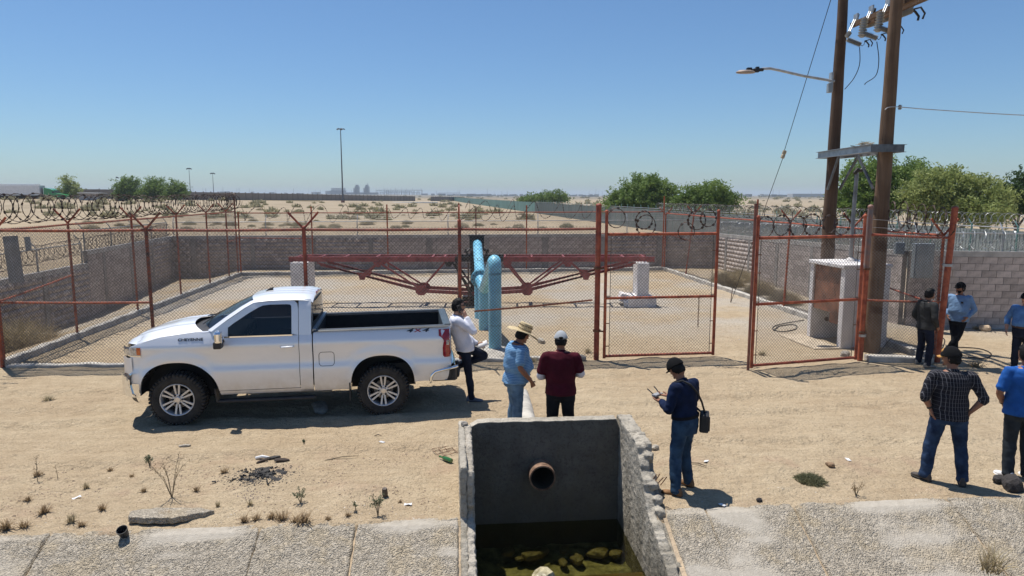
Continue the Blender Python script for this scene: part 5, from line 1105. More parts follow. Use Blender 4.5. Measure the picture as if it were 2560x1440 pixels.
# bumpers
def bumper(prof, shape, name, mat):
    mb = MB(); mb.grid([[Vector((s+shape(y), y, z)) for s, z in prof] for y in np.linspace(-.985, .985, 41)]); return mb.build(name, mat, truck, sm=True)
bumper([(4.36,.93),(4.44,.93),(4.48,.87),(4.48,.72),(4.45,.58),(4.38,.55)], lambda y: -.30*abs(y)**3.2, 'front_bumper', CHROME); bumper([(4.40,.58),(4.43,.56),(4.38,.43),(4.32,.40)], lambda y: -.32*abs(y)**3.2, 'air_dam', BPL)
for side in (1, -1):
    mb = MB(); mb.grid([[Vector((s, side*(side_t(s, .8)+.012), z)) for z in (.52,.60,.68,.76)] for s in (4.045,4.1,4.15,4.20)]+[[Vector((4.30, side*.90, z)) for z in (.54,.62,.72,.84)], [Vector((4.39, side*.78, z)) for z in (.56,.64,.76,.92)]], side > 0); mb.build('bumper_end', CHROME, truck, sm=True)
    mb = MB(); mb.grid([[Vector((s, side*(side_t(s, .9)-.01), z)) for z in (.66,.9,1.2)] for s in (4.15,4.22)]+[[Vector((4.36, side*.72, z)) for z in (.66,.9,1.2)]], side > 0); mb.build('fascia_corner', PAINT, truck, sm=True)
mb = MB(); mb.box((4.31, 0, 1.12), (.08,1.3,.36)); gr_ = mb.build('grille', BPL, truck, bevel=.02)
for z in (1.02,1.12,1.24): mb = MB(); mb.bar((4.355,-.64,z), (4.355,.64,z), .03, .045); mb.build('grille_bar', CHROME, gr_)
rb = lambda y: .10*abs(y)**3
bumper([(-1.20,.86),(-1.30,.86),(-1.34,.83),(-1.34,.80)], rb, 'rear_bumper', CHROME); bumper([(-1.335,.80),(-1.335,.64),(-1.30,.60),(-1.2,.60)], rb, 'bumper_step', BPL)
for side in (1, -1):
    mb = MB(); mb.tube([(-1.33, side*.90, .825), (-1.27, side*.975, .825), (-1.1, side*.99, .80), (-.93, side*.99, .76), (-.87, side*.99, .70), (-.84, side*.985, .60), (-.85, side*.975, .555)], [.026,.028,.028,.028,.028,.026,.02], 10); mb.build('bumper_end', CHROME, truck, sm=True)
    mb = MB(); mb.grid([[Vector((s, side*t, z)) for z in (.58,.70,.80)] for s, t in ((-1.335,.86),(-1.29,.955),(-1.1,.965),(-.88,.96))], side > 0); mb.build('bumper_corner', BPL, truck)
    mb = MB(); mb.grid([[Vector((-1.225, side*(.86+.10*f), z)) for z in (.88,1.2,1.5)] for f in (0, 1)]); mb.build('tail_corner', PAINT, truck)
# wheel wells, frame, axles
for A, s_ in ((FA,1),(RA,1)):
    for side in (1,-1):
        mb = MB(); mb.grid([[Vector((A[0]+(A[2]+.015)*math.cos(a), side*y, A[1]+(A[3]-A[1]+.01)*math.sin(a))) for y in (.55,.955)] for a in np.linspace(0, math.pi, 17)]); mb.grid([[Vector((A[0]+r*(A[2]+.02)*math.cos(a), side*.56, A[1]-.1+(A[3]-A[1]+.1)*r*math.sin(a))) for r in (.02,1)] for a in np.linspace(0, math.pi, 17)])
        mb.build('wheel_well', UNDER, truck)
mb = MB(); mb.box((1.6, .45, .58), (5.4,.12,.18)); mb.box((1.6, -.45, .58), (5.4,.12,.18)); mb.box((2.0, 0, .66), (1.7,1.8,.14)); mb.box((3.5, 0, .95), (1.1,1.0,.5)); mb.box((-.6, 0, .80), (1.0,1.6,.2)); mb.box((.7, .0, .60), (.7,.9,.25)); mb.tube([(0,-.8,.45),(0,.8,.45)], .06, 10); mb.tube([(WB,-.8,.45),(WB,.8,.45)], .05, 10); mb.box((4.06, 0, 1.13), (.42,1.62,.42)); mb.build('chassis', UNDER, truck); mb = MB(); mb.grid([[Vector((4.41-.12*abs(f)**3, f*.66, z)) for z in (1.19,1.31)] for f in np.linspace(-1,1,13)]); mb.build('nose_panel', PAINT, truck, sm=True)
# wheels
def wheel_meshes():
    RT = .452; tw = .31; mt = MB(); prof = [(.275,-tw/2+.03),(.30,-tw/2),(.38,-tw/2-.008),(.425,-tw/2+.012),(RT-.012,-tw/2+.035),(RT-.012,tw/2-.035),(.425,tw/2-.012),(.38,tw/2+.008),(.30,tw/2),(.275,tw/2-.03)]; mt.lathe(prof, 48, Matrix.Rotation(math.pi/2, 4, 'X'), True)
    for k in range(44):
        a = 2*math.pi*k/44
        for s_, o in ((1,0),(-1,.5)):
            aa = a+o*2*math.pi/44; c = Vector((math.cos(aa)*(RT-.006), s_*.085, math.sin(aa)*(RT-.006))); X_ = Vector((math.cos(aa),0,math.sin(aa))); T_ = Vector((-math.sin(aa),0,math.cos(aa))); mt.box(c, (.022,.12,.036), Matrix((X_, Vector((0,1,0)), T_)).transposed())
            c2 = Vector((math.cos(aa)*(RT-.024), s_*(tw/2-.012), math.sin(aa)*(RT-.024))); mt.box(c2, (.05,.03,.034), Matrix((X_, Vector((0,1,0)), T_)).transposed())
    tyre = mt.mesh('tyre', TIREM, True)
    mr = MB(); Mx = Matrix.Rotation(math.pi/2, 4, 'X'); mr.lathe([(.262,-.12),(.285,-.13),(.285,.13),(.280,.148),(.268,.146),(.258,.12),(.245,.06),(.245,-.12)], 48, Mx, True); rim = mr.mesh('rim', ALLOY, True)
    ms = MB(); out = .128   # spokes: six pairs
    def fan(r0, a0, r1, a1, wd0, wd1, y0, y1):
        p0 = Vector((r0*math.cos(a0), -y0, r0*math.sin(a0))); p1 = Vector((r1*math.cos(a1), -y1, r1*math.sin(a1))); d_ = (p1-p0).normalized(); s_ = Vector((0,1,0)).cross(d_).normalized(); dep = Vector((0,.035,0))
        V_ = [p0-s_*wd0, p0+s_*wd0, p1+s_*wd1, p1-s_*wd1]; ms.add(V_+[v+dep for v in V_], [(0,1,2,3),(7,6,5,4),(0,4,5,1),(1,5,6,2),(2,6,7,3),(3,7,4,0)])
    for k in range(6):
        a = math.pi/2+k*math.pi/3
        for s_ in (-1, 1): fan(.07, a+s_*.27, .262, a+s_*.16, .013, .0165, .10, .125)
    ms.lathe([(.001,.06),(.092,.06),(.092,.098),(.08,.106),(.001,.106)], 30, Mx); spk = ms.mesh('spokes', ALLOY)
    mc = MB(); mc.lathe([(.052,.10),(.052,.125),(.045,.132),(.001,.134)], 24, Mx); cap = mc.mesh('centre_cap', M('satin_cap', (.62,.60,.58), .35, .8))
    ml = MB(); ml.lathe([(.016,.10),(.016,.125),(.010,.13),(.001,.13)], 8, Mx); lug = ml.mesh('lug_nut', BPL)
    mdk = MB(); mdk.lathe([(.05,-.02),(.17,-.02),(.17,.01),(.05,.01)], 30, Mx, True); disc = mdk.mesh('brake_disc', M('brake_steel', (.25,.22,.19), .5, .7)); mk = MB(); mk.lathe([(.001,-.10),(.245,-.10),(.245,-.095),(.001,-.095)], 30, Mx); back = mk.mesh('wheel_back', UNDER)
    return tyre, rim, spk, cap, lug, disc, back
WM = wheel_meshes()
for s in (0, WB-.04):
    for side in (1, -1):
        we = bpy.data.objects.new('wheel', None); link(we, truck); we.location = (s, side*.865, .452); we.rotation_euler = (0, 0, math.pi if side > 0 else 0)
        we.empty_display_size = .1
        for me in (WM[0], WM[1], WM[2], WM[3], WM[5], WM[6]): link(bpy.data.objects.new(me.name, me), we)
        for k in range(6): o = link(bpy.data.objects.new('lug_nut', WM[4]), we); a = k*math.pi/3; o.location = (.078*math.cos(a), 0, .078*math.sin(a))
# ================================================================== people
def cloth(name, col, var=.18, rough=.9, bs=180., col2=None, vs=7): return M(name, col, rough, var=var, vs=vs, bump=.002, bs=bs, spec=.15, col2=col2)
def pattern_cloth(name, base, line, kind):
    m = bpy.data.materials.new(name); m.use_nodes = True; nt = m.node_tree; b = nt.nodes['Principled BSDF']; tc = nt.nodes.new('ShaderNodeTexCoord').outputs['Object']; sp = nt.nodes.new('ShaderNodeSeparateXYZ'); nt.links.new(tc, sp.inputs[0])
    def lines(sock, period, width, mul=1.):
        a = nt.nodes.new('ShaderNodeMath'); a.operation = 'MULTIPLY'; a.inputs[1].default_value = mul/period; nt.links.new(sock, a.inputs[0]); f = nt.nodes.new('ShaderNodeMath'); f.operation = 'FRACT'; nt.links.new(a.outputs[0], f.inputs[0]); l = nt.nodes.new('ShaderNodeMath'); l.operation = 'LESS_THAN'; l.inputs[1].default_value = width; nt.links.new(f.outputs[0], l.inputs[0]); return l.outputs[0]
    n = maprange(nt, tnoise(nt, tc, 9, 4), .35, .65); c = mixc(nt, n, tuple(x*.8 for x in base), tuple(min(1, x*1.15) for x in base))
    if kind == 'plaid':
        ad = nt.nodes.new('ShaderNodeMath'); ad.operation = 'MULTIPLY_ADD'; nt.links.new(sp.outputs[1], ad.inputs[0]); ad.inputs[1].default_value = .55; nt.links.new(sp.outputs[0], ad.inputs[2])
        c = mixc(nt, lines(sp.outputs[2], .052, .09), c, tuple(x*.55 for x in line)); c = mixc(nt, lines(ad.outputs[0], .034, .13), c, line)
    else:
        c = mixc(nt, lines(sp.outputs[2], .024, .38), c, line)
    nt.links.new(c, b.inputs['Base Color']); b.inputs['Roughness'].default_value = .9; b.inputs['Specular IOR Level'].default_value = .15; return m
SKIN = M('brown_skin', (.27,.125,.075), .55, var=.1, vs=12, spec=.35); SKIN2 = M('light_brown_skin', (.42,.22,.145), .55, var=.1, vs=12, spec=.35)
HAIR = M('black_hair', (.007,.006,.006), .62, var=.3, vs=40, bump=.006, bs=90, stretch=(1,1,.3), spec=.2); EYE = M('eye_dark', (.02,.015,.012), .3); LIP = M('lips', (.24,.09,.07), .5)
def V3(*a): return np.array(a, float)
def loft(mb, rings, n=20):
    """rings: (centre, xvec, yvec) half axes"""
    P_ = []
    for c, x, y in rings:
        for k in range(n):
            a = 2*math.pi*k/n; P_.append(Vector(c)+Vector(x)*math.cos(a)+Vector(y)*math.sin(a))
    F = [(i*n+k, i*n+(k+1) % n, (i+1)*n+(k+1) % n, (i+1)*n+k) for i in range(len(rings)-1) for k in range(n)]
    F += [tuple(range(n))[::-1], tuple((len(rings)-1)*n+k for k in range(n))]; mb.add(P_, F)
def limb(mb, pts, rads, n=16):
    P_, Rr = [], []
    for i in range(len(pts)-1):
        a, b = Vector(pts[i]), Vector(pts[i+1])
        for k in range(5): t = k/5; P_.append(a.lerp(b, t)); Rr.append(rads[i]+(rads[i+1]-rads[i])*t)
    P_.append(Vector(pts[-1])); Rr.append(rads[-1]); a, b = P_[0], P_[-1]
    P_ = [a-(P_[1]-a).normalized()*rads[0]*.55]+P_+[b+(b-P_[-2]).normalized()*rads[-1]*.5]; Rr = [rads[0]*.6]+Rr+[rads[-1]*.6]
    # soften the joint
    Q = [P_[0]]+[(P_[i-1]+P_[i]*2+P_[i+1])/4 for i in range(1, len(P_)-1)]+[P_[-1]]
    mb.tube(Q, Rr, n)
def hand(mb, fm, wrist, d, n, side, curl=.5, spread=0.):
    d = Vector(d).normalized(); n = Vector(n); n = (n-d*n.dot(d)).normalized(); s = d.cross(n); w_ = Vector(wrist); ths = s*(side)
    loft(mb, [(w_-d*.02, s*.026, n*.021), (w_+d*.01, s*.030, n*.020), (w_+d*.045, s*.040, n*.017), (w_+d*.082, s*.042, n*.014), (w_+d*.094, s*.036, n*.010)], 14)
    for k, (o, L) in enumerate(((.030,.070),(.010,.080),(-.011,.074),(-.031,.058))):
        b = w_+d*.084+ths*o; pts = [b-d*.02]; a = .15*curl; p = b; pts.append(p)
        for seg, (fr, da) in enumerate(((.44,.35),(.32,.85),(.24,.6))):
            a += da*curl; q = p+(d*math.cos(a)+n*math.sin(a)+ths*(o*spread*6)).normalized()*(L*fr); pts.append(q); p = q
        fm.tube(pts, [.0095,.0095,.009,.0082,.0062], 8)
    b = w_+d*.022+ths*.028; dd = (d*.62+ths*.62+n*.45*(.4+curl)).normalized(); q1 = b+dd*.045; q2 = q1+(d*.8+ths*.15+n*.6*curl).normalized()*.034; fm.tube([b-dd*.02, b, q1, q2, q2+(q2-q1)*.15], [.013,.013,.0115,.009,.006], 8)
def ellips(mb, c, rx, ry, rz, Rm=None, n=14, m=9, fn=None):
    Rm = Rm or Matrix.Identity(3); rows = []
    for i in range(m+1):
        th = math.pi*i/m; row = []
        for k in range(n):
            ph = 2*math.pi*k/n; p = Vector((math.sin(th)*math.cos(ph), math.sin(th)*math.sin(ph), -math.cos(th)))
            row.append(p)
        rows.append(row)
    P_ = [Vector(c)+Rm@((fn(p) if fn else Vector((p.x*rx, p.y*ry, p.z*rz)))) for row in rows for p in row]
    F = [(i*n+k, i*n+(k+1) % n, (i+1)*n+(k+1) % n, (i+1)*n+k) for i in range(m) for k in range(n)]; mb.add(P_, F)
def head_fn(p):
    x, y, z = p; w_ = .077; dp = .097; hh = .120
    if z < 0: w_ *= 1-.30*(-z)**1.3; dp *= 1-.16*(-z)**2
    yy = y*dp+(.016*(-z)**1.2 if z < 0 and y > -.2 else 0)-(.018*(-z) if z < 0 and y < -.2 else 0)
    return Vector((x*w_, yy, z*hh))
def person(label, loc, face, h, J=None, torso=1., belly=0., shirt=None, sleeve='short', tucked=False, trousers=None, shoe=None, skin=None, hair=True, cap=None, hat=False, brim=None, yaw=0., pitch=0., roll=0., hands=None, shoe_yaw=(.12,-.12), collar=True, beard=False, glasses=False, belt=None, face_on=True, legw=1., shoulder_w=.19, cuff=None, seed=0., watch=None, depth=1.):
    face = Vector((face[0], face[1], 0)).normalized(); rz = math.atan2(face.y, face.x)-math.pi/2
    root = thing('person', label, 'person', loc, rz, 'people standing around the yard'); sc = h/1.75; root.scale = (sc, sc, sc)
    j = dict(pelvis=(0,0,.95), chest=(0,0,1.29), neck=(0,-.015,1.475), head=(0,.02,1.632), hipR=(.092,0,.90), hipL=(-.092,0,.90), kneeR=(.10,.02,.49), kneeL=(-.10,.02,.49), ankR=(.11,-.03,.085), ankL=(-.11,-.03,.085), shR=(shoulder_w,-.01,1.425), shL=(-shoulder_w,-.01,1.425), elR=(.25,-.04,1.13), elL=(-.25,-.04,1.13), wrR=(.25,.05,.88), wrL=(-.25,.05,.88))
    j.update(J or {}); j = {k: Vector(v) for k, v in j.items()}; skin = skin or SKIN
    ax = (j['shR']-j['shL']).normalized(); hx = (j['hipR']-j['hipL']).normalized()
    def torso_rings(inf, z_from, z_to, hem_fl=0.):
        tab = [(.80,.150,.120),(.86,.163,.128),(.95,.168,.130),(1.02,.162,.122),(1.10,.155+belly*.35,.115+belly*.5),(1.20,.160+belly*.15,.118+belly*.3),(1.30,.176,.122),(1.38,.182,.112),(1.43,.165,.095),(1.465,.105,.080),(1.49,.068,.066)]
        out = []
        for z, w_, d_ in tab:
            if z < z_from-1e-6 or z > z_to+1e-6: continue
            if z <= .95: c = j['pelvis']+Vector((0,0,z-.95)); t = 0
            elif z <= 1.29: t = (z-.95)/.34; c = j['pelvis'].lerp(j['chest'], t); t *= .6
            else: t2 = (z-1.29)/.185; c = j['chest'].lerp(j['neck'], t2); t = .6+.4*min(t2, 1)
            x = hx.lerp(ax, min(t, 1)).normalized(); up = (j['chest']-j['pelvis']).normalized() if z < 1.29 else (j['neck']-j['chest']).normalized()
            if z < .95: up = Vector((0,0,1))
            y = up.cross(x).normalized(); off = y*(belly*.55*math.exp(-((z-1.08)/.17)**2))
            fl = hem_fl if z <= .87 else 0
            out.append((c+off, x*(w_*torso+inf+fl), y*(d_*(.5+.5*torso)*depth+inf+fl)))
        return out
    # --- body
    mb, fm = MB(), MB(); loft(mb, torso_rings(-.012, .80, 1.49)); Hc = j['head']; HR = (Matrix.Rotation(yaw, 3, 'Z')@Matrix.Rotation(pitch, 3, 'X')@Matrix.Rotation(roll, 3, 'Y'))
    limb(mb, [j['neck']-Vector((0,0,.03)), j['neck'].lerp(Hc, .5)+Vector((0,-.004,0)), Hc+HR@Vector((0,-.022,-.02))], [.062,.057,.058], 14)
    ellips(mb, Hc, 0, 0, 0, HR, 22, 14, head_fn)
    ellips(mb, Hc+HR@Vector((0,.098,-.012)), .013, .020, .026, HR, 8, 6); ellips(mb, Hc+HR@Vector((0,.090,-.085)), .026, .018, .020, HR, 8, 6); ellips(mb, Hc+HR@Vector((0,.082,.028)), .05, .014, .012, HR, 10, 6)
    for s in (-1, 1): ellips(mb, Hc+HR@Vector((s*.077,-.004,-.005)), .010, .020, .033, HR, 8, 6)
    for sd, S_ in ((1,'R'),(-1,'L')):
        limb(mb, [j['sh'+S_], j['el'+S_]], [.056,.043]); limb(mb, [j['el'+S_], j['el'+S_].lerp(j['wr'+S_], .35), j['wr'+S_]], [.042,.043,.027])
        limb(mb, [j['hip'+S_], j['knee'+S_]], [.080,.052]); limb(mb, [j['knee'+S_], j['knee'+S_].lerp(j['ank'+S_], .3), j['ank'+S_]], [.050,.054,.036])
        hd = (hands or {}).get(S_)
        if hd is None: hd = dict(n=(-sd,0,0), curl=.45)
        dd = Vector(hd.get('d', j['wr'+S_]-j['el'+S_])); hand(mb, fm, j['wr'+S_], dd, hd.get('n', (-sd,0,0)), hd.get('thumb', sd), hd.get('curl', .45), hd.get('spread', 0))
    body = remesh('body', mb, .0105, skin, root, 2, extra=fm)
    if face_on:
        for s in (-1, 1):
            m2 = MB(); ellips(m2, Hc+HR@Vector((s*.031,.083,.010)), .012, .008, .006, HR, 8, 6); m2.build('eye', EYE, body, True); m2 = MB(); ellips(m2, Hc+HR@Vector((s*.032,.091,.030)), .020, .006, .005, HR, 8, 6); m2.build('eyebrow', HAIR, body, True)
        m2 = MB(); ellips(m2, Hc+HR@Vector((0,.094,-.055)), .024, .008, .006, HR, 10, 6); m2.build('mouth', LIP, body, True)
    def shell(thick, cond, scale=1.0, rough=0.):
        def fn(p):
            q_ = head_fn(p); t = cond(p); nn = Vector((p.x, p.y, p.z)); r_ = rough*float(fbm(p.x*7+seed, p.y*7, p.z*7, 2)) if rough else 0
            return q_*scale+nn*(-.012+(thick+.012+r_)*t)
        return fn
    sm01 = lambda a, b, x: (lambda t: t*t*(3-2*t))(min(max((x-a)/(b-a), 0), 1))
    if hair:
        def hc(p):
            fr = sm01(.15, .45, p.y); lim = -.62+fr*1.12+.35*sm01(-.25, .2, p.y)*(1-fr)
            return sm01(lim-.06, lim+.08, p.z)
        m2 = MB(); ellips(m2, Hc, 0, 0, 0, HR, 40, 26, shell(.020 if not cap else .010, hc, 1., .016)); m2.build('hair', HAIR, root, True)
    if beard:
        def bc(p): return sm01(.05, .3, p.y+.2)*(1-sm01(-.42, -.30, p.z))*(1-.0*p.x)
        m2 = MB(); ellips(m2, Hc, 0, 0, 0, HR, 28, 20, shell(.007, bc, 1., .006)); m2.build('beard', HAIR, root, True)
    if cap:
        def cc(p): return sm01(.10+.04*p.y, .17+.04*p.y, p.z)
        m2 = MB(); ellips(m2, Hc+HR@Vector((0,0,.006)), 0, 0, 0, HR, 40, 30, shell(.026, cc, 1.02)); co = m2.build('cap', cap, root, True)
        m2 = MB(); bd = -1 if brim == 'back' else 1; rows = []
        for i in range(9):
            a = (i/8-.5)*1.9; row = []
            for r_ in (0, .5, 1): row.append(Hc+HR@Vector((math.sin(a)*.082*(1+.05*r_), bd*(math.cos(a)*.088+.006+.072*r_*math.cos(a*.75)), .040-.016*r_-.014*math.sin(a)**2*(1+r_))))
            rows.append(row)
        m2.grid(rows); bo = m2.build('cap_brim', brim if isinstance(brim, bpy.types.Material) else cap, root, True); so = bo.modifiers.new('s', 'SOLIDIFY'); so.thickness = .006
        m2 = MB(); ellips(m2, Hc+HR@Vector((0,0,.150)), .008, .008, .005, HR, 8, 5); m2.build('cap_button', cap, co)
    if hat:
        ST = M('straw', (.50,.38,.20), .8, var=.2, vs=60, bump=.004, bs=140, col2=(.66,.53,.31)); SD = M('straw_stitch', (.10,.06,.03), .9)
        HM = Matrix.Translation(Hc+HR@Vector((0,-.01,.052)))@HR.to_4x4()@Matrix.Diagonal((1,1.08,1,1)); m2 = MB()
        prof = [(.250,-.012),(.245,.0),(.20,.012),(.15,.014),(.112,.010),(.106,.03),(.103,.085),(.098,.138),(.082,.150),(.05,.138),(.001,.130)]
        m2.lathe(prof+[(.001,.120),(.05,.128),(.076,.138),(.090,.12),(.096,.03),(.106,.0),(.15,.004),(.20,.002),(.244,-.012)], 44, HM, True)
        for i, v in enumerate(m2.v): 
            q_ = HM.inverted()@Vector(v); r_ = math.hypot(q_.x, q_.y)
            if r_ > .11: q_.z += .16*(r_-.11)*abs(q_.x/r_)**2-.20*(r_-.11)*abs(q_.y/r_)**2
            m2.v[i] = tuple(HM@q_)
        so = m2.build('straw_hat', ST, root, True)
        for z in (.045, .10):
            for k in range(26): a = 2*math.pi*k/26; m3 = MB() if k == 0 else m3; m3.box((HM@Vector((math.cos(a)*.105, math.sin(a)*.105, z))), (.012,.012,.012))
            m3.build('hat_band', SD, so); 
    if glasses:
        m2 = MB()
        for s in (-1, 1): ellips(m2, Hc+HR@Vector((s*.033,.096,.010)), .028, .009, .020, HR, 12, 7); m2.tube([Hc+HR@Vector((s*.06,.088,.014)), Hc+HR@Vector((s*.082,.05,.016)), Hc+HR@Vector((s*.083,-.005,.014))], .004, 5)
        m2.tube([Hc+HR@Vector((-.02,.104,.014)), Hc+HR@Vector((.02,.104,.014))], .004, 5); m2.build('sunglasses', M('dark_lens', (.01,.01,.011), .12, coat=.5), root, True)
    # --- trousers
    mb = MB(); loft(mb, torso_rings(.014, .80, 1.02) if tucked else torso_rings(.010, .80, .95))
    for S_ in 'RL':
        hp, kn, an = j['hip'+S_], j['knee'+S_], j['ank'+S_]; cu = an.lerp(kn, -.04)
        limb(mb, [hp+Vector((0,0,.02)), hp.lerp(kn, .35), kn], [.104*legw,.094*legw,.074*legw], 18); limb(mb, [kn, kn.lerp(an, .4), an.lerp(kn, .08), cu], [.074*legw,.072*legw,.064*legw,.068*legw], 18)
    loft(mb, [(j['pelvis']+Vector((0,0,-.16)), hx*.11, Vector((0,.10,0))), (j['pelvis']+Vector((0,0,-.04)), hx*.165, Vector((0,.13,0)))])
    remesh('trousers', mb, .0125, trousers, root, 3, .0075, (8,8,11), seed=seed)
    if belt:
        m2 = MB(); r_ = torso_rings(.030, 1.02, 1.02)[0]; c, x, y = r_; pts = [c+x*math.cos(2*math.pi*k/28)+y*math.sin(2*math.pi*k/28) for k in range(28)]
        m2.grid([[p-Vector((0,0,.02)), p+Vector((0,0,.02))] for p in pts+pts[:1]]); m2.build('belt', belt, root, True)
    # --- shirt
    mb = MB(); loft(mb, torso_rings(.020 if tucked else .026, (1.02 if tucked else .86), 1.465, .012 if not tucked else .0))
    for S_ in 'RL':
        sh, el, wr = j['sh'+S_], j['el'+S_], j['wr'+S_]; inw = sh.lerp(j['chest'], .35)
        if sleeve == 'short': limb(mb, [inw, sh, sh.lerp(el, .45), sh.lerp(el, .78)], [.085,.076,.073,.072], 18)
        else:
            f = {'long': .90, 'rolled': .22, 'mid': .5}[sleeve]; limb(mb, [inw, sh, sh.lerp(el, .5), el], [.085,.074,.066,.060], 18); limb(mb, [el, el.lerp(wr, f*.5), el.lerp(wr, f)], [.060,.056,.049 if sleeve == 'long' else .056], 16)
    remesh('shirt', mb, .0125, shirt, root, 3, .0085, (8,8,8), seed=seed+3)
    if cuff:
        for S_ in 'RL': m2 = MB(); el, wr = j['el'+S_], j['wr'+S_]; limb(m2, [j['sh'+S_].lerp(el, .80), el, el.lerp(wr, .8)], [.058,.054,.036], 14); m2.build('sleeve', cuff, root, True)
    if collar:
        m2 = MB(); nk = j['neck']; up = (Hc-nk).normalized(); x = ax; y = up.cross(x).normalized(); pts = []
        for k in range(25):
            a = math.pi*(.62+1.76*k/24); c_, s_ = math.cos(a), math.sin(a); base = nk+Vector((0,0,-.015))+x*(c_*.078)+y*(s_*.078); pts.append([base+Vector((0,0,-.022))+(x*c_+y*s_)*.012, base+up*.012+(x*c_+y*s_)*.002, base+up*.030-(x*c_+y*s_)*.004])
        a0 = [[p[0], p[1], p[2]] for p in pts]; m2.grid(a0); co_ = m2.build('collar', shirt if not isinstance(collar, bpy.types.Material) else collar, root, True); mo = co_.modifiers.new('s', 'SOLIDIFY'); mo.thickness = .006
    # --- shoes
    for S_, yw, sd in (('R', shoe_yaw[0], 1), ('L', shoe_yaw[1], -1)):
        an = j['ank'+S_]; kn = j['knee'+S_]; sdir = (an-kn).normalized(); tilt = (J or {}).get('foot'+S_)
        fd_ = Vector((math.sin(yw), math.cos(yw), 0)) if tilt is None else Vector(tilt).normalized(); up = Vector((0,0,1)) if tilt is None else (-sdir)
        up = (up-fd_*up.dot(fd_)).normalized(); sx = fd_.cross(up); base = an-up*.085
        mb = MB(); rings = [(-.085,.020,.018,.030),(-.080,.034,.050,.050),(-.05,.038,.055,.055),(0,.040,.055,.055),(.05,.044,.042,.042),(.10,.049,.031,.031),(.15,.047,.026,.026),(.185,.034,.021,.022),(.198,.016,.014,.018)]
        loft(mb, [(base+fd_*d_+up*z_, sx*w_, up*h_) for d_, w_, h_, z_ in rings], 16); limb(mb, [base+up*.05-fd_*.02, base+up*.115-fd_*.02], [.046,.048], 14)
        so = remesh('shoe', mb, .011, shoe, root, 2); m2 = MB(); loft(m2, [(base+fd_*d_+up*.012, sx*(w_+.004), up*.012) for d_, w_, h_, z_ in rings], 12); m2.build('sole', M('dark_sole', (.04,.035,.03), .9) if not shoe.name.startswith('white') else shoe, so, True)
    if watch:
        m2 = MB(); e_, w_ = j['el'+watch], j['wr'+watch]; d_ = (w_-e_).normalized(); m2.lathe([(.034,-.012),(.036,0),(.034,.012),(.030,0)], 16, Matrix.Translation(w_-d_*.02)@d_.to_track_quat('Z','Y').to_matrix().to_4x4(), True); m2.build('watch', BPL, root, True)
    return root, j, Hc, HR, rz, sc
def P2W(pr, v):                                         # person-local point to world
    root, j, Hc, HR, rz, sc = pr; return Vector(root.location)+Matrix.Rotation(rz, 3, 'Z')@(Vector(v)*sc)
DENIM = cloth('blue_denim', (.013,.027,.066), .3, col2=(.03,.058,.12)); DENIMD = cloth('dark_denim', (.010,.014,.028), .35); DENIML = cloth('faded_denim', (.075,.14,.23), .3, col2=(.15,.25,.36)); BLKC = cloth('black_cloth', (.010,.011,.014), .3); GREYJ = cloth('grey_jeans', (.028,.034,.040), .3)
BLKCAP = cloth('black_cap', (.007,.007,.008), .25); BROWN = M('brown_suede', (.20,.105,.045), .85, var=.25, vs=14, bump=.003); WSHOE = M('white_leather', (.72,.71,.70), .5, var=.1); DSHOE = M('dark_shoe', (.055,.045,.038), .7, var=.3, vs=12); GSHOE = M('grey_shoe', (.20,.19,.17), .8, var=.3, vs=12); BSHOE = M('slate_shoe', (.09,.11,.15), .7, var=.2)
# 1 leaning on the tailgate with a phone
f1 = Vector((.985,.17,0)); l1 = gp(1180, 1001)
p1 = person('man in white shirt on the phone leaning against the pickup tailgate', (l1.x-.02, l1.y, 0), f1, 1.97, dict(pelvis=(0,-.10,.97), chest=(0,-.22,1.29), neck=(0,-.225,1.475), head=(0,-.195,1.632), hipR=(.09,-.10,.92), hipL=(-.09,-.10,.92), kneeR=(.095,-.045,.49), ankR=(.09,.0,.085), kneeL=(-.12,.27,.74), ankL=(-.10,-.16,.60), footL=(0,.10,-.95), shR=(.185,-.24,1.425), shL=(-.185,-.22,1.425), elR=(.25,.03,1.235), wrR=(.135,-.085,1.475), elL=(-.24,-.10,1.12), wrL=(-.17,.14,.93)), shirt=cloth('white_shirt', (.70,.70,.76), .08), sleeve='long', trousers=DENIMD, shoe=BSHOE, skin=SKIN2, beard=True, glasses=True, pitch=.05, legw=.88, seed=1.3, hands=dict(R=dict(d=(-.25,-.45,.85), n=(-1,-.1,0), curl=.55), L=dict(d=(.1,.9,-.3), n=(1,0,0), curl=.8)), shoe_yaw=(.1,0))
mb = MB(); mb.box((0,0,0), (.012,.075,.15)); o = mb.build('phone', BPL, bevel=.004); q_ = P2W(p1, (.092,-.185,1.60)); o.location = q_; o.rotation_euler = (.35, .1, p1[4]); tag(o, 'black phone held to the ear of the man leaning on the tailgate', 'phone')
mb = MB(); mb.grid([[Vector((.07*math.cos(a), y, .055*math.sin(a)+.02)) for y in (-.11,.11)] for a in np.linspace(0, 3.6, 12)]); o = mb.build('folded_papers', M('white_paper', (.72,.71,.70), .8, var=.06), sm=True); so = o.modifiers.new('s', 'SOLIDIFY'); so.thickness = .012; o.location = P2W(p1, (-.15,.235,.905)); o.rotation_euler = (.5,.3,p1[4]); tag(o, 'white folded papers in the hand resting on a raised knee', 'papers')
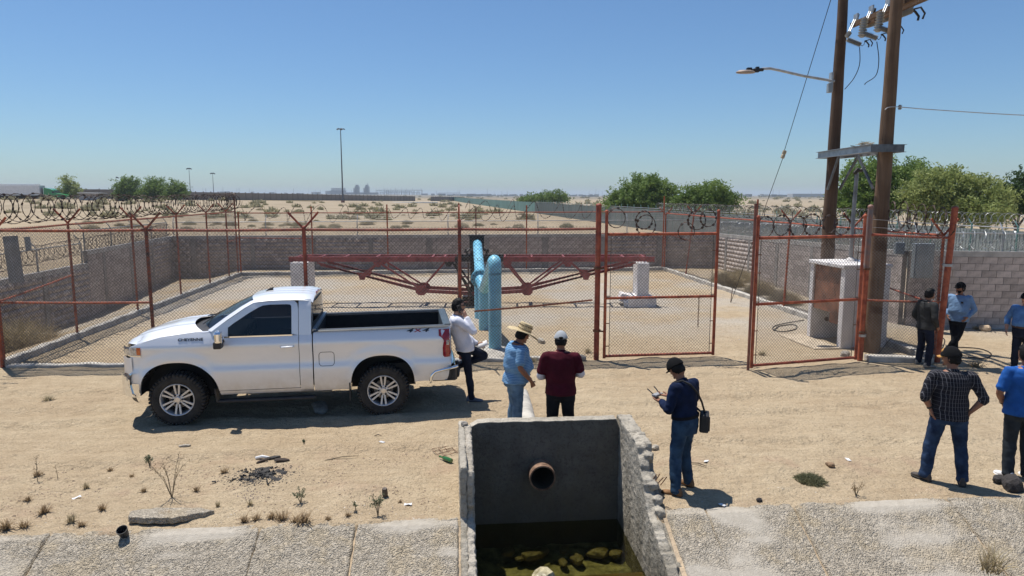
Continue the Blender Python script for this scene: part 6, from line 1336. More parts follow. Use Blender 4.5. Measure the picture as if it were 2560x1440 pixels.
# 2 straw hat
p2 = person('stout man in straw hat and striped blue polo behind the headwall', (at(1287, 1085, 10.85).x, 10.85, 0), (.955,.30), 1.80, dict(chest=(0,.03,1.29), neck=(0,.05,1.475), head=(0,.13,1.60), shR=(.20,.04,1.42), shL=(-.20,.04,1.42), elR=(.27,-.0,1.14), wrR=(.23,.20,.90), elL=(-.27,.02,1.14), wrL=(-.20,.22,.92)), torso=1.15, belly=.09, depth=1.30, shirt=pattern_cloth('striped_blue_polo', (.10,.24,.44), (.26,.42,.60), 'stripe'), trousers=DENIML, shoe=DSHOE, hat=True, hair=True, cap=None, pitch=-.45, collar=cloth('dark_blue_collar', (.02,.04,.09)), legw=1.12, seed=2.1, hands=dict(R=dict(d=(-.2,.4,-.8), n=(-1,0,0), curl=1.0)))
# 3 maroon
p3 = person('man in maroon shirt and light grey cap seen from behind the headwall', (at(1400, 1112, 10.1).x, 10.1, 0), (.05,1), 1.84, dict(chest=(0,.03,1.29), neck=(0,.06,1.475), head=(0,.10,1.615), shR=(.21,.02,1.41), shL=(-.21,.02,1.41), elR=(.30,.02,1.14), wrR=(.15,.24,1.10), elL=(-.30,.02,1.10), wrL=(-.14,.24,1.06), hipR=(.10,0,.9), hipL=(-.10,0,.9), kneeR=(.12,.02,.49), kneeL=(-.12,.02,.49), ankR=(.13,-.03,.085), ankL=(-.13,-.03,.085)), torso=1.16, belly=.05, shirt=cloth('maroon_shirt', (.062,.006,.014), .2), sleeve='short', cuff=cloth('white_undersleeve', (.62,.60,.64), .06), trousers=BLKC, shoe=DSHOE, cap=cloth('grey_cap', (.36,.38,.40), .1), brim=None, pitch=-.30, legw=1.1, seed=3.4, face_on=False)
m2 = MB(); Hc, HR = p3[2], p3[3]; ellips(m2, Hc+HR@Vector((0,-.112,.035)), .034, .014, .020, HR, 14, 8); m2.build('cap_opening', HAIR, p3[0], True)
# 4 navy shirt with controller
l4 = (gp(1680,1243)+gp(1722,1218))/2
p4 = person('man in navy shirt and black cap looking down at a handheld controller', (l4.x+.02, l4.y+.02, 0), (-.70,.71), 1.80, dict(pelvis=(0,-.02,.95), chest=(0,.02,1.29), neck=(0,.055,1.465), head=(0,.135,1.60), shR=(.20,.0,1.41), shL=(-.20,.03,1.41), elR=(.30,.04,1.16), wrR=(.10,.29,1.19), elL=(-.27,.06,1.13), wrL=(-.07,.31,1.15), kneeR=(.135,.06,.49), ankR=(.19,.02,.085), kneeL=(-.13,.03,.49), ankL=(-.185,-.03,.085)), torso=1.10, shirt=cloth('navy_shirt', (.006,.013,.040), .3), sleeve='long', tucked=True, trousers=cloth('mid_denim', (.018,.042,.085), .3, col2=(.035,.075,.135)), shoe=BROWN, cap=BLKCAP, pitch=-.62, belt=BLKC, legw=1.02, seed=4.2, hands=dict(R=dict(d=(-.5,.8,.05), n=(0,.2,1), curl=.6), L=dict(d=(.4,.9,.05), n=(0,.2,1), curl=.6)), shoe_yaw=(.15,-.1))
ct = thing('handheld_controller', 'small grey drone controller held by the man in navy', 'controller', P2W(p4, (.01,.415,1.20)), p4[4]); mb = MB(); mb.box((0,0,0), (.16,.08,.035)); mb.build('case', M('grey_plastic', (.30,.30,.31), .5), ct, bevel=.01)
for s in (-1, 1): mb = MB(); mb.tube([(s*.06,.02,.01),(s*.075,.07,.05),(s*.08,.11,.075)], .008, 6); mb.build('antenna', BPL, ct)
bag = thing('shoulder_bag', 'black crossbody bag hanging at the hip of the man in navy', 'bag'); mb = MB(); c_ = P2W(p4, (.20,-.17,.93)); mb.box((0,0,0), (.26,.12,.24)); o = mb.build('pouch', M('black_nylon', (.012,.012,.013), .7, var=.3, bump=.002, bs=120), bag, bevel=.025); o.location = c_; o.rotation_euler = (0, 0, p4[4]+.5)
mb = MB(); mb.box((0,-.064,-.03), (.20,.02,.14)); o2 = mb.build('front_pocket', M('black_nylon', (.012,.012,.013)), bag, bevel=.01); o2.location = c_; o2.rotation_euler = (0,0,p4[4]+.5)
mb = MB(); mb.tube([P2W(p4, v) for v in [(.22,-.165,1.03),(.13,-.165,1.20),(.03,-.155,1.34),(-.07,-.115,1.455),(-.115,-.02,1.497),(-.105,.075,1.45)]], .014, 6); mb.tube([P2W(p4, v) for v in [(.24,-.10,1.03),(.20,.06,1.15),(.06,.155,1.30),(-.08,.14,1.42),(-.105,.075,1.45)]], .014, 6); mb.build('strap', M('black_nylon', (.012,.012,.013)), bag)
# 5 plaid
l5 = (gp(2325,1204)+gp(2398,1212))/2
p5 = person('man in dark plaid shirt standing with hands on hips, tan brimmed cap', (l5.x-.0, l5.y+.03, 0), (.26,.97), 1.86, dict(chest=(-.01,.01,1.29), neck=(0,.02,1.475), head=(-.01,.06,1.625), shR=(.205,-.0,1.42), shL=(-.205,.0,1.42), elR=(.355,-.06,1.15), wrR=(.215,-.05,.975), elL=(-.305,-.03,1.13), wrL=(-.225,-.02,.975), hipR=(.10,0,.9), hipL=(-.10,0,.9), kneeR=(.17,.03,.49), kneeL=(-.17,.04,.49), ankR=(.20,-.04,.085), ankL=(-.21,.02,.085)), torso=1.13, belly=.02, shirt=pattern_cloth('dark_plaid', (.016,.016,.022), (.15,.147,.16), 'plaid'), sleeve='rolled', trousers=DENIM, shoe=DSHOE, cap=BLKCAP, brim=cloth('tan_brim', (.42,.22,.07)), yaw=.98, pitch=-.10, legw=1.05, seed=5.5, hands=dict(R=dict(d=(-.75,.3,-.4), n=(0,.7,-.3), curl=.4), L=dict(d=(.25,-.25,-.9), n=(1,0,0), curl=.3)), shoe_yaw=(.25,-.55), watch='L')
m2 = MB(); ellips(m2, p5[2]+p5[3]@Vector((0,.070,.085)), .055, .040, .040, p5[3], 12, 8); m2.build('cap_front', cloth('tan_brim', (.42,.22,.07)), p5[0], True)
# 6 blue polo
p6 = person('man in bright blue polo and white sneakers cut by the right edge', (gp(2525,1197).x+.09, gp(2525,1197).y+.02, 0), (.20,.98), 1.88, dict(head=(0,.03,1.63), elL=(-.29,-.02,1.13), wrL=(-.17,.14,.96), elR=(.29,-.02,1.13), wrR=(.18,.14,.96)), torso=1.12, shirt=cloth('royal_blue_polo', (.018,.095,.34), .2), trousers=GREYJ, shoe=WSHOE, yaw=.35, legw=1.02, seed=6.1, hands=dict(L=dict(d=(.4,.5,-.7), n=(1,0,0), curl=.5)), watch='L', shoe_yaw=(.1,-.35))
# 7 dark grey shirt
l7 = (gp(2294,920)+gp(2325,914))/2
p7 = person('man in charcoal shirt and jeans outside the fence panel', (l7.x, l7.y+.05, 0), (.97,.22), 1.80, dict(head=(.01,.03,1.63), elR=(.28,-.06,1.13), wrR=(.215,.10,.93), elL=(-.28,-.06,1.13), wrL=(-.21,.10,.93), kneeR=(.13,.03,.49), ankR=(.16,-.03,.085), kneeL=(-.13,.05,.49), ankL=(-.17,.04,.085)), torso=1.12, belly=.03, shirt=cloth('charcoal_shirt', (.035,.036,.036), .25), sleeve='long', trousers=DENIMD, shoe=GSHOE, yaw=-.15, seed=7.7, hands=dict(R=dict(curl=.9)))
# 8 light blue shirt, black cap
l8 = gp(2393,893)
p8 = person('man in pale blue shirt, black cap and sunglasses with hands in pockets', (l8.x, l8.y+.1, 0), (-.70,-.71), 1.80, dict(head=(0,.02,1.632), neck=(0,-.02,1.475), elR=(.30,-.08,1.14), wrR=(.20,.09,.97), elL=(-.30,-.08,1.14), wrL=(-.20,.09,.97), kneeR=(.03,.06,.50), ankR=(-.03,.10,.085), kneeL=(-.05,.10,.50), ankL=(.13,.16,.14), footL=(.35,.75,-.45)), torso=1.12, belly=.05, shirt=cloth('pale_blue_shirt', (.165,.27,.43), .16), sleeve='long', trousers=BLKC, shoe=DSHOE, cap=BLKCAP, yaw=-.62, glasses=True, beard=True, seed=8.8)
mb = MB(); mb.box((0,0,0), (.07,.012,.09)); o = mb.build('breast_pocket', cloth('pale_blue_shirt', (.20,.32,.50)), p8[0], bevel=.004); o.location = (-.085,.150,1.26); mb = MB(); mb.box((0,0,0), (.05,.014,.045)); o = mb.build('pocket_phone', BPL, p8[0], bevel=.004); o.location = (-.085,.155,1.315)
# 9 blue shirt, right edge
l9 = gp(2548,932)
p9 = person('man in blue long sleeved shirt and belt behind the blue polo man', (l9.x, l9.y, 0), (-.74,-.67), 1.78, dict(head=(0,.02,1.632), elR=(.32,-.08,1.15), wrR=(.29,.08,.93), elL=(-.30,-.06,1.14), wrL=(-.26,.10,.93)), torso=1.15, belly=.05, shirt=cloth('sky_blue_shirt', (.085,.19,.39), .18), sleeve='mid', tucked=True, trousers=DENIMD, shoe=DSHOE, cap=BLKCAP, yaw=-.55, belt=M('brown_belt', (.06,.03,.018), .5), seed=9.9, skin=SKIN2)
# ================================================================== trees
def leaf_mat(name, a, b):
    m = bpy.data.materials.new(name); m.use_nodes = True; nt = m.node_tree; bs = nt.nodes['Principled BSDF']; gi = nt.nodes.new('ShaderNodeNewGeometry'); r_ = gi.outputs['Random Per Island']
    n = maprange(nt, tnoise(nt, gi.outputs['Position'], .9, 3), .35, .65); c = mixc(nt, n, a, b); c = mixc(nt, r_, mixc(nt, 1., c, (.75,.78,.7), 'MULTIPLY'), c); nt.links.new(c, bs.inputs['Base Color']); bs.inputs['Roughness'].default_value = .6; bs.inputs['Specular IOR Level'].default_value = .25
    tr = nt.nodes.new('ShaderNodeBsdfTranslucent'); nt.links.new(c, tr.inputs[0]); mx = nt.nodes.new('ShaderNodeMixShader'); mx.inputs[0].default_value = .35; nt.links.new(bs.outputs[0], mx.inputs[1]); nt.links.new(tr.outputs[0], mx.inputs[2]); nt.links.new(mx.outputs[0], nt.nodes['Material Output'].inputs[0]); return m
LF1 = leaf_mat('mesquite_leaf', (.125,.20,.045), (.225,.31,.08)); LF2 = leaf_mat('palo_verde_leaf', (.25,.30,.095), (.37,.41,.15)); LF3 = leaf_mat('dark_leaf', (.04,.08,.024), (.075,.125,.038)); BARK = M('grey_brown_bark', (.13,.095,.07), .9, var=.3, vs=6, bump=.02)
def tree(name, label, base, blobs, nleaf, lsz, mat, group, seed, trunk_r=.18, up=.35, sparse=.0):
    nleaf = int(nleaf*1.9); lsz *= 1.3
    """blobs: (dx, dy, z, rx, ry, rz) crown lobes relative to the base"""
    rg = np.random.default_rng(seed); t = thing(name, label, 'tree', base, 0, group); mb = MB(); vol = np.array([b[3]*b[4]*b[5] for b in blobs]); vol = vol/vol.sum()
    z0 = min(b[2]-b[5] for b in blobs); fork = Vector((0,0,max(.3, z0*.6)))
    mb.tube([(0,0,-.2), (0.03,0,fork.z*.5), fork], [trunk_r, trunk_r*.85, trunk_r*.75], 8)
    C = []; D = []
    for b, f in zip(blobs, vol):
        c = Vector(b[:3]); mid = fork.lerp(c, .5)+Vector((rg.uniform(-.3,.3), rg.uniform(-.3,.3), -.25*c.length*.3)); mb.tube([fork, mid, c, c+Vector((0,0,b[5]*.6))], [trunk_r*.55, trunk_r*.38, trunk_r*.2, trunk_r*.06], 6)
        nc = max(4, int(f*nleaf/34))
        d = rg.normal(size=(nc, 3)); d /= np.linalg.norm(d, axis=1)[:,None]; r_ = rg.uniform(.35, 1.06, (nc, 1))**.6
        bump = 1+.55*fbm(d[:,0]*2+seed, d[:,1]*2, d[:,2]*2, 2)[:,None]
        P_ = np.array(b[:3])+d*r_*bump*np.array(b[3:6]); C.append(P_); D.append(d*(r_ > .75))
        for p in P_[:: max(1, nc//9)]: mb.tube([c+Vector((0,0,-b[5]*.2)), c.lerp(Vector(p), .55)+Vector((0,0,.1)), Vector(p)], [trunk_r*.16, trunk_r*.09, .008], 4)
    mb.build('trunk', BARK, t, sm=True); C = np.concatenate(C); nl = 34; n = len(C)
    ax = rg.normal(size=(n, 3)); ax[:,2] = np.abs(ax[:,2])*.5-.25+up*rg.uniform(-.6, 1.2, n); ax = ax*.8+np.concatenate(D)*1.3*np.array([1,1,.8]); ax /= np.linalg.norm(ax, axis=1)[:,None]     # spray direction
    s_ = rg.uniform(-1, 1, (n, nl, 1))*lsz*4.6; Pc = C[:,None,:]+ax[:,None,:]*s_+rg.normal(size=(n, nl, 3))*lsz*.85; Pc[:,:,2] -= (s_[:,:,0]/(lsz*3.6))**2*lsz*1.2
    Pc = Pc.reshape(-1, 3); m_ = len(Pc); a = rg.normal(size=(m_, 3)); a /= np.linalg.norm(a, axis=1)[:,None]; b_ = np.cross(a, rg.normal(size=(m_, 3))); b_ /= np.linalg.norm(b_, axis=1)[:,None]
    L = lsz*rg.uniform(.5, 1.2, (m_, 1)); W = L*.36; V_ = np.stack([Pc-a*L, Pc+b_*W, Pc+a*L, Pc-b_*W], 1).reshape(-1, 3); F = np.arange(m_*4).reshape(-1, 4)
    np_obj('crown', V_, F, mat, t); return t
def rel(px, py, Y, b): p = at(px, py, Y); return (p.x-b[0], p.y-b[1], p.z-b[2])
GR_T = 'trees beyond the panel fence'
def tree_px(label, bx, Y, lobes, nleaf, lsz, mat, seed, group=GR_T, tr_=.18, up=.35, name='mesquite_tree'):
    p = at(bx, 520, Y); b = (p.x, Y, float(terrain(p.x, Y))); k = Y/1707*1.01
    bl = [(*(lambda q: (q[0], q[1]+dy, q[2]))(rel(px, py, Y, b)), rx*k, rx*k*.85, ry*k) for px, py, rx, ry, dy in lobes]; return tree(name, label, b, bl, nleaf, lsz, mat, group, seed, tr_, up)
tree_px('large dark green tree between the two utility poles', 2170, 54, [(2150,478,58,55,0),(2200,440,70,46,1.5),(2258,468,58,58,0),(2130,520,42,40,-1),(2228,422,40,28,1),(2190,505,74,36,0),(2110,500,30,30,0)], 17000, .11, LF1, 3)
tree_px('wide pale yellow green tree right of the weathered pole', 2370, 47, [(2325,478,58,52,0),(2390,466,68,50,1),(2450,484,56,48,0),(2350,520,66,34,0),(2420,525,66,32,-1),(2492,508,46,36,0)], 18000, .10, LF2, 5)
tree_px('feathery tree top above the pale green tree', 2275, 62, [(2290,430,30,28,0),(2310,450,30,25,0)], 2500, .12, LF1, 6, up=.8)
tree_px('dark tree at the far right edge over the wall', 2545, 52, [(2530,486,44,30,0),(2575,472,48,42,0),(2515,512,40,24,0),(2600,500,50,40,0)], 7500, .11, LF3, 8)
tree_px('broad rounded mesquite left of the second bush in the middle distance', 1610, 95, [(1610,470,52,36,0),(1570,490,48,28,0),(1650,485,48,32,0),(1545,508,38,18,0),(1620,505,60,20,0),(1680,505,26,18,0)], 13000, .17, LF1, 11)
tree_px('spiky topped mesquite just left of the guy wire', 1765, 82, [(1745,490,45,28,0),(1785,485,40,30,0),(1720,505,36,20,0),(1815,500,34,22,0),(1765,515,60,18,0)], 9500, .15, LF1, 13, up=.7)
tree_px('low wide bush behind the green panel fence', 1365, 200, [(1375,490,34,14,0),(1335,496,34,9,0),(1400,496,24,10,0),(1310,498,14,6,0)], 3600, .26, LF1, 17, tr_=.14)
GL_T = 'trees by the far boundary wall'
tree_px('leftmost of three green trees by the far boundary wall', 318, 192, [(315,465,24,20,0),(335,460,15,14,0),(300,480,18,14,0),(335,483,20,12,0)], 3200, .25, LF1, 21, GL_T, .22)
tree_px('middle of three green trees by the far boundary wall', 384, 190, [(384,464,24,20,0),(368,478,18,14,0),(402,478,18,14,0)], 2800, .25, LF1, 23, GL_T, .22)
tree_px('rightmost and lowest of three green trees by the far boundary wall', 440, 186, [(440,472,22,16,0),(425,482,14,10,0),(455,482,14,10,0)], 2200, .25, LF1, 25, GL_T, .2)
tree_px('yellowish tree standing behind the green lorry cab', 172, 200, [(172,462,17,20,0),(162,478,13,14,0),(184,475,13,14,0)], 1700, .26, LF2, 27, GL_T, .2)
# ================================================================== far boundary wall
fw = thing('boundary_wall', 'long brown boundary wall crossing the far desert', 'wall'); FWM = M('brown_panel', (.235,.205,.18), .95, var=.15, vs=.3, rnd=.07); FWP = M('dark_wall_post', (.18,.155,.135), .95)
def tp(px, Y): p = at(px, 495, Y); return Vector((p.x, Y, float(terrain(p.x, Y))))
mbx = MB(); mbx.box((0,0,1.3), (3.42,.14,3.4)); fpm = mbx.mesh('panel', FWM); mbx = MB(); mbx.box((0,0,1.4), (.22,.3,3.7)); fpp = mbx.mesh('post', FWP)
for a, b in ((tp(-260, 200), tp(470, 232)), (tp(470, 232), tp(1150, 462))):
    L = (b-a).length; n = int(L/3.6); d = (b-a).normalized(); ang = math.atan2(d.y, d.x)
    for k in range(n):
        p = a.lerp(b, (k+.5)/n); z = float(terrain(p.x, p.y)); px = 1280+1707*p.x/p.y
        if 1036 < px < 1078: continue
        if a.x > -200 or True:
            for nm, me, off in (('panel', fpm, 0), ('post', fpp, 1.8)):
                o = link(bpy.data.objects.new(nm, me), fw); q = p+d*off; o.location = (q.x, q.y, z-(.35 if px > 480 else 0)); o.rotation_euler = (0,0,ang)
# painted kerb of the far road
mb = MB(); a, b = tp(560, 262), tp(1000, 330)
YEL = M('yellow_kerb', (.55,.40,.12), .8); mb.bar(tp(-100,178)+Zv(.12), tp(800,285)+Zv(.1), .5, .3); tag(mb.build('yellow_kerb', YEL), 'thin yellow painted kerb along the far road', 'kerb')
mb = MB(); mb.box(tp(1010, 330)+Zv(.0), (32,14,.3), (0,0,.1)); tag(mb.build('concrete_pad', M('pale_pad', (.50,.49,.46), .9)), 'pale concrete pad in the far desert', 'pad')
# ================================================================== lorry, shed, masts
def lorry():
    Y = 196; b = tp(172, Y); k = Y/1707*1.01
    t = thing('articulated_lorry', 'green lorry with white semi trailer parked by the far wall', 'lorry', (b.x, Y, b.z)); GRN = M('green_cab_paint', (.012,.24,.055), .35, coat=.8, var=.1); WT = M('trailer_white', (.80,.80,.80), .6, var=.08); X0 = -7.2
    mb = MB(); mb.box((X0-7.2, 0, 2.55), (14.2,2.5,2.85)); tb = mb.build('trailer_box', WT, t, bevel=.04); mb = MB(); mb.box((X0-7.2,-1.26,1.25), (14.2,.03,.3)); mb.build('side_rail', GAL, tb)
    mb = MB(); mb.box((X0-6, 0, .95), (11,.9,.25)); mb.build('chassis', UNDER, t)
    P_ = [(-6.3,.75),(-6.3,3.05),(-6.0,3.25),(-4.6,3.05),(-3.6,2.65),(-3.0,2.0),(-2.6,1.75),(-.9,1.5),(-.25,1.2),(-.05,.9),(-.05,.5),(-6.0,.5)]
    mb = MB(); mb.prism(P_, (0,2.2,0), (0,-1.1,0)); c = mb.build('cab', GRN, t, bevel=.10); mb = MB(); mb.prism([(-3.95,1.75),(-3.95,2.3),(-3.45,2.3),(-3.1,1.78)], (0,2.22,0), (0,-1.11,0)); mb.build('side_window', M('far_glass', (.03,.04,.05), .1), c); mb = MB(); mb.prism([(-3.5,2.55),(-3.42,2.58),(-2.72,1.85),(-2.8,1.82)], (0,2.0,0), (0,-1.0,0)); mb.build('windshield', M('far_glass', (.03,.04,.05), .1), c)
    mb = MB(); mb.tube([(-6.45,-.9,.8),(-6.45,-.9,3.4)], .09, 8); mb.build('exhaust_stack', CHROME, t); mb = MB(); mb.box((-6.75, 0, 2.2), (.2,1.9,2.2)); mb.build('fairing', M('dark_fairing', (.06,.06,.06), .7), t); mb = MB(); mb.box((-.05,0,.45), (.3,2.3,.4)); mb.build('bumper', CHROME, t)
    mw = MB(); mw.lathe([(.0,-.14),(.30,-.14),(.50,-.13),(.52,0),(.50,.13),(.30,.14),(.0,.14)], 18, Matrix.Rotation(math.pi/2, 4, 'X')); wm = mw.mesh('wheel', TIREM)
    for x in (-1.1,-5.1,-6.4,X0-11.6,X0-12.9):
        for y in (-1.05, 1.05): o = link(bpy.data.objects.new('wheel', wm), t); o.location = (x, y, .5)
    mb = MB(); mb.box((X0-12, 6, 2.75), (13,2.5,3.3)); t2 = thing('semi_trailer', 'second white trailer parked behind the green lorry', 'trailer', (b.x, Y, b.z)); mb.build('trailer_box', WT, t2, bevel=.04); mb = MB(); mb.box((X0-12, 6, .6), (11,2,.8)); mb.build('running_gear', UNDER, t2)
lorry()
b = tp(230, 190); sh = thing('site_shed', 'small grey shed with white flat roof near the far wall', 'shed', (b.x, 190, b.z)); mb = MB(); mb.box((0,0,.95), (5.2,3,1.9)); mb.build('wall', M('shed_grey', (.36,.34,.33), .8, var=.1), sh); mb = MB(); mb.box((.2,0,1.98), (6.1,3.8,.14), (0,.02,0)); mb.build('roof', M('shed_roof', (.62,.62,.61), .6), sh); mb = MB(); mb.box((.9,-1.51,.9), (.06,.04,1.8)); mb.build('door', FWP, sh)
def mast(label, px, Y, ytop, r, heads):
    b = tp(px, Y); top = at(px, ytop, Y).z-b.z; t = thing('light_mast', label, 'mast', (b.x, Y, b.z), group='far light masts'); mb = MB(); mb.tube([(0,0,-.3),(0,0,top*.5),(0,0,top)], [r, r*.75, r*.45], 10); mb.build('shaft', M('dark_mast', (.11,.12,.14), .6, .3), t)
    mb = MB(); mb.lathe([(r*3,0),(r*3,.3),(.01,.3)], 10, Matrix.Translation((0,0,top-.4))); mb.build('ring', M('dark_mast', (.11,.12,.14)), t)
    for k in range(heads): a = 2*math.pi*k/heads+.3; mb = MB(); mb.box((math.cos(a)*r*4, math.sin(a)*r*4, top-.25), (.8,.5,.35), (0,.4,a)); mb.build('floodlight', M('dark_mast', (.11,.12,.14)), t)
    mb = MB(); mb.box((0,0,.3), (1.2,1.2,1.1)); mb.build('plinth', M('brick_plinth', (.24,.12,.09), .9), t); return t
mast('tallest floodlight mast standing alone in the middle of the desert', 857, 274, 321, .32, 5); mast('short mast nearest the three far trees', 477, 250, 420, .13, 2); mast('shorter mast right of the far trees', 535, 262, 432, .13, 2); mast('very thin mast left of the three far trees', 295, 240, 442, .07, 1)
# ================================================================== distant plant and town
def far_pt(px, Y): p = at(px, 486, Y); return Vector((p.x, Y, float(terrain(p.x, Y))))
HZ = M('hazy_steel', (.16,.165,.17), .8); HZL = M('hazy_white', (.40,.40,.39), .8)
pp = thing('power_plant', 'hazy distant power plant with two towers and switchyard on the horizon', 'power plant'); YP = 2500; kP = YP/1707*1.01
def fbox(px0, px1, y0, y1, name, mat, dep=20, Y=YP):
    a, b_ = at(px0, y0, Y), at(px1, y1, Y); mb = MB(); z1, z0 = a.z, min(b_.z, float(terrain(a.x, Y))-2); mb.box(((a.x+b_.x)/2, Y, (z0+z1)/2), (b_.x-a.x, dep, z1-z0)); mb.build(name, mat, pp)
for c in (893, 918): fbox(c-5, c+5, 466, 488, 'tower', HZ); fbox(c-3, c+2, 462, 467, 'tower', HZ); fbox(c-8, c-5, 470, 488, 'tower', HZ)
fbox(919, 920.5, 457, 488, 'stack', HZ, 4)
for k in range(9): c = 830+k*4; fbox(c-1.5, c+1.2, 470, 482, 'stack', HZL, 8)
fbox(828, 864, 476, 488, 'boiler_hall', HZ); fbox(815, 826, 477, 488, 'boiler_hall', HZL); fbox(866, 945, 481, 488, 'low_hall', HZ); fbox(780, 800, 480, 488, 'low_hall', HZL)
rg = random.Random(5)
for k in range(30):
    c = 940+rg.uniform(0, 118); hgt = rg.choice((466,470,474,476,478)); fbox(c-.35, c+.35, hgt, 488, 'pylon', HZ, 2)
for x0_, x1_, y_ in ((940, 1056, 475.5), (985, 1030, 478), (950, 1050, 481), (1095, 1150, 482)): fbox(x0_, x1_, y_, y_+1.0, 'gantry', HZ, 2) if False else None
mb = MB()
for x0_, x1_, y_ in ((940, 1056, 475.5), (960, 1030, 479), (950, 1050, 482), (1095, 1150, 482.5)):
    a, b_ = at(x0_, y_, YP), at(x1_, y_, YP); mb.bar(a, b_, 2, 1.6)
    for k in range(12): q = a.lerp(b_, k/11); mb.bar((q.x, q.y, q.z), (q.x, q.y, 0), 1., 1.)
tag(mb.build('switchyard', HZ, pp), kind='stuff')
mb = MB(); rg = random.Random(9)
for k in range(170):
    px = rg.choice((rg.uniform(1060, 1500), rg.uniform(1840, 2080), rg.uniform(1100, 2080), rg.uniform(0, 800))); Y = rg.uniform(1600, 2800); p = far_pt(px, Y); w_ = rg.uniform(4, 24); h_ = rg.uniform(3, 7); mb.box((p.x, p.y, p.z+h_/2-1), (w_, 8, h_+2))
    if rg.random() < .5: p = far_pt(rg.uniform(0, 2080), Y); mb.box((p.x, p.y, p.z+7), (.5,.5,rg.uniform(12,26)))
tag(mb.build('distant_town', M('hazy_town', (.24,.24,.23), .9, var=.5, vs=.01, isl=.4)), kind='stuff', label='low hazy buildings and poles along the horizon')
mb = MB(); a, b_ = far_pt(1975, 1500), far_pt(2062, 1500); mb.box(((a.x+b_.x)/2, 1500, a.z+3), (b_.x-a.x, 30, 8)); tag(mb.build('white_warehouse', M('hazy_white', (.40,.40,.39))), 'long low white warehouse on the horizon left of the poles', 'building')
# ================================================================== desert scrub
def scrub_mesh(name, seed, n, mat, r=.5, flat=.75, thin=.012, ln=.28):
    rg = np.random.default_rng(seed); d = rg.normal(size=(n, 3)); d[:,2] = np.abs(d[:,2]); d /= np.linalg.norm(d, axis=1)[:,None]; r_ = rg.uniform(.25, 1., (n, 1))**.5*r*(1+.35*fbm(d[:,0]*2+seed, d[:,1]*2, d[:,2]*2, 2)[:,None])
    c = d*r_*np.array([1,1,flat]); a = d+rg.normal(size=(n, 3))*.55; a /= np.linalg.norm(a, axis=1)[:,None]; b_ = np.cross(a, rg.normal(size=(n, 3))); b_ /= np.linalg.norm(b_, axis=1)[:,None]; L = ln*r*rg.uniform(.5, 1.3, (n, 1)); W = thin*rg.uniform(.6, 1.4, (n, 1))
    V_ = np.stack([c-a*L*.5-b_*W, c-a*L*.5+b_*W, c+a*L], 1).reshape(-1, 3); return V_, np.arange(n*3).reshape(-1, 3)
SCR = leaf_mat('dry_scrub', (.43,.355,.24), (.56,.48,.35)); SCR2 = leaf_mat('olive_scrub', (.34,.30,.18), (.46,.41,.27)); DRY = leaf_mat('dry_straw', (.36,.28,.17), (.50,.41,.27)); WEED = leaf_mat('grey_green_weed', (.13,.16,.09), (.22,.25,.16)); BRN = leaf_mat('brown_weed', (.32,.22,.13), (.44,.32,.20))
sm_ = [mesh_np('shrub', *scrub_mesh('s', k, 900, None, .9, .72, .035, .34), [SCR if k < 3 else SCR2]) for k in range(5)]
rg = random.Random(12); placed = 0; far_V = []; far_F = []; base_n = 0
while placed < 75:
    px = rg.uniform(-40, 1560); py = rg.uniform(536, 578) if rg.random() < .7 else rg.uniform(515, 540)
    p = gp(px, py); Yv = p.y
    if Yv > 170 or Yv < 40 or (p.x > 26.7-.143*Yv-1): continue
    z = float(terrain(p.x, p.y)); o = bpy.data.objects.new('desert_shrub', sm_[rg.randrange(5)]); link(o); s = rg.uniform(.4, 1.05)
    o.location = (p.x, p.y, z-.08); o.scale = (s*1.2, s, s*rg.uniform(.7, 1.)); o.rotation_euler = (0, 0, rg.uniform(0, 6.28)); tag(o, 'dry rounded grey desert shrub on the sand beyond the back wall', 'shrub', 'desert shrubs beyond the back wall'); placed += 1
def scatter_mesh(name, label, mats, pts, protos):
    Vs, Fs, b0 = [], [], 0
    for p, s, a in pts:
        V_, F_ = protos[int(a*1000) % len(protos)]; ca_, sa_ = math.cos(a*6.28), math.sin(a*6.28); q = V_*s; q = np.stack([q[:,0]*ca_-q[:,1]*sa_, q[:,0]*sa_+q[:,1]*ca_, q[:,2]], 1)+np.array(p); Vs.append(q); Fs.append(F_+b0); b0 += len(V_)
    o = np_obj(name, np.concatenate(Vs), np.concatenate(Fs), mats); return tag(o, kind='stuff', label=label)
protos = [scrub_mesh('f', 30+k, 70, None, 1., .75, .16, .5) for k in range(4)]; pts = []
for k in range(650):
    Yv = 110*math.exp(rg.uniform(0, 2.9)); px = rg.uniform(-60, 2100); x = (px-1280)/1707*Yv
    if abs(x-(26.7-.143*Yv)) < 4: continue
    pts.append(((x, Yv, float(terrain(x, Yv))-.1), rg.uniform(.5, 1.5)*(1+Yv/900), rg.random()))
scatter_mesh('distant_scrub', 'scattered low scrub fading into the far desert', SCR2, pts, protos)
dry_p = [mesh_np('dry_bush', *scrub_mesh('d', 50+k, 2600, None, .8, .8, .007, .5), [DRY]) for k in range(2)]
for lab, px, py, Yv, s in (('large tangled dry bush below the left wall', 55, 845, 18.4, 1.15), ('tan dry bush against the back right corner wall', 1815, 720, 29.5, .95), ('tan dry bush behind the open gate along the wall', 1900, 745, 27, .8), ('low dry bush by the wall left of the cabinet', 1945, 770, 24.5, .75), ('dry bush at the corner of the right wall', 1850, 705, 31, .8)):
    p = at(px, py, Yv); 
    if px > 1000: p.x = max(p.x, 8.0+(35.7-p.y)*.0995+.75)
    else: p.x = -13.6
    o = bpy.data.objects.new('dry_bush', dry_p[px % 2]); link(o); o.location = (p.x, p.y, gz(p.x, p.y)-.05); o.scale = (s, s*1.1, s); tag(o, lab, 'bush', 'dry bushes along the walls')
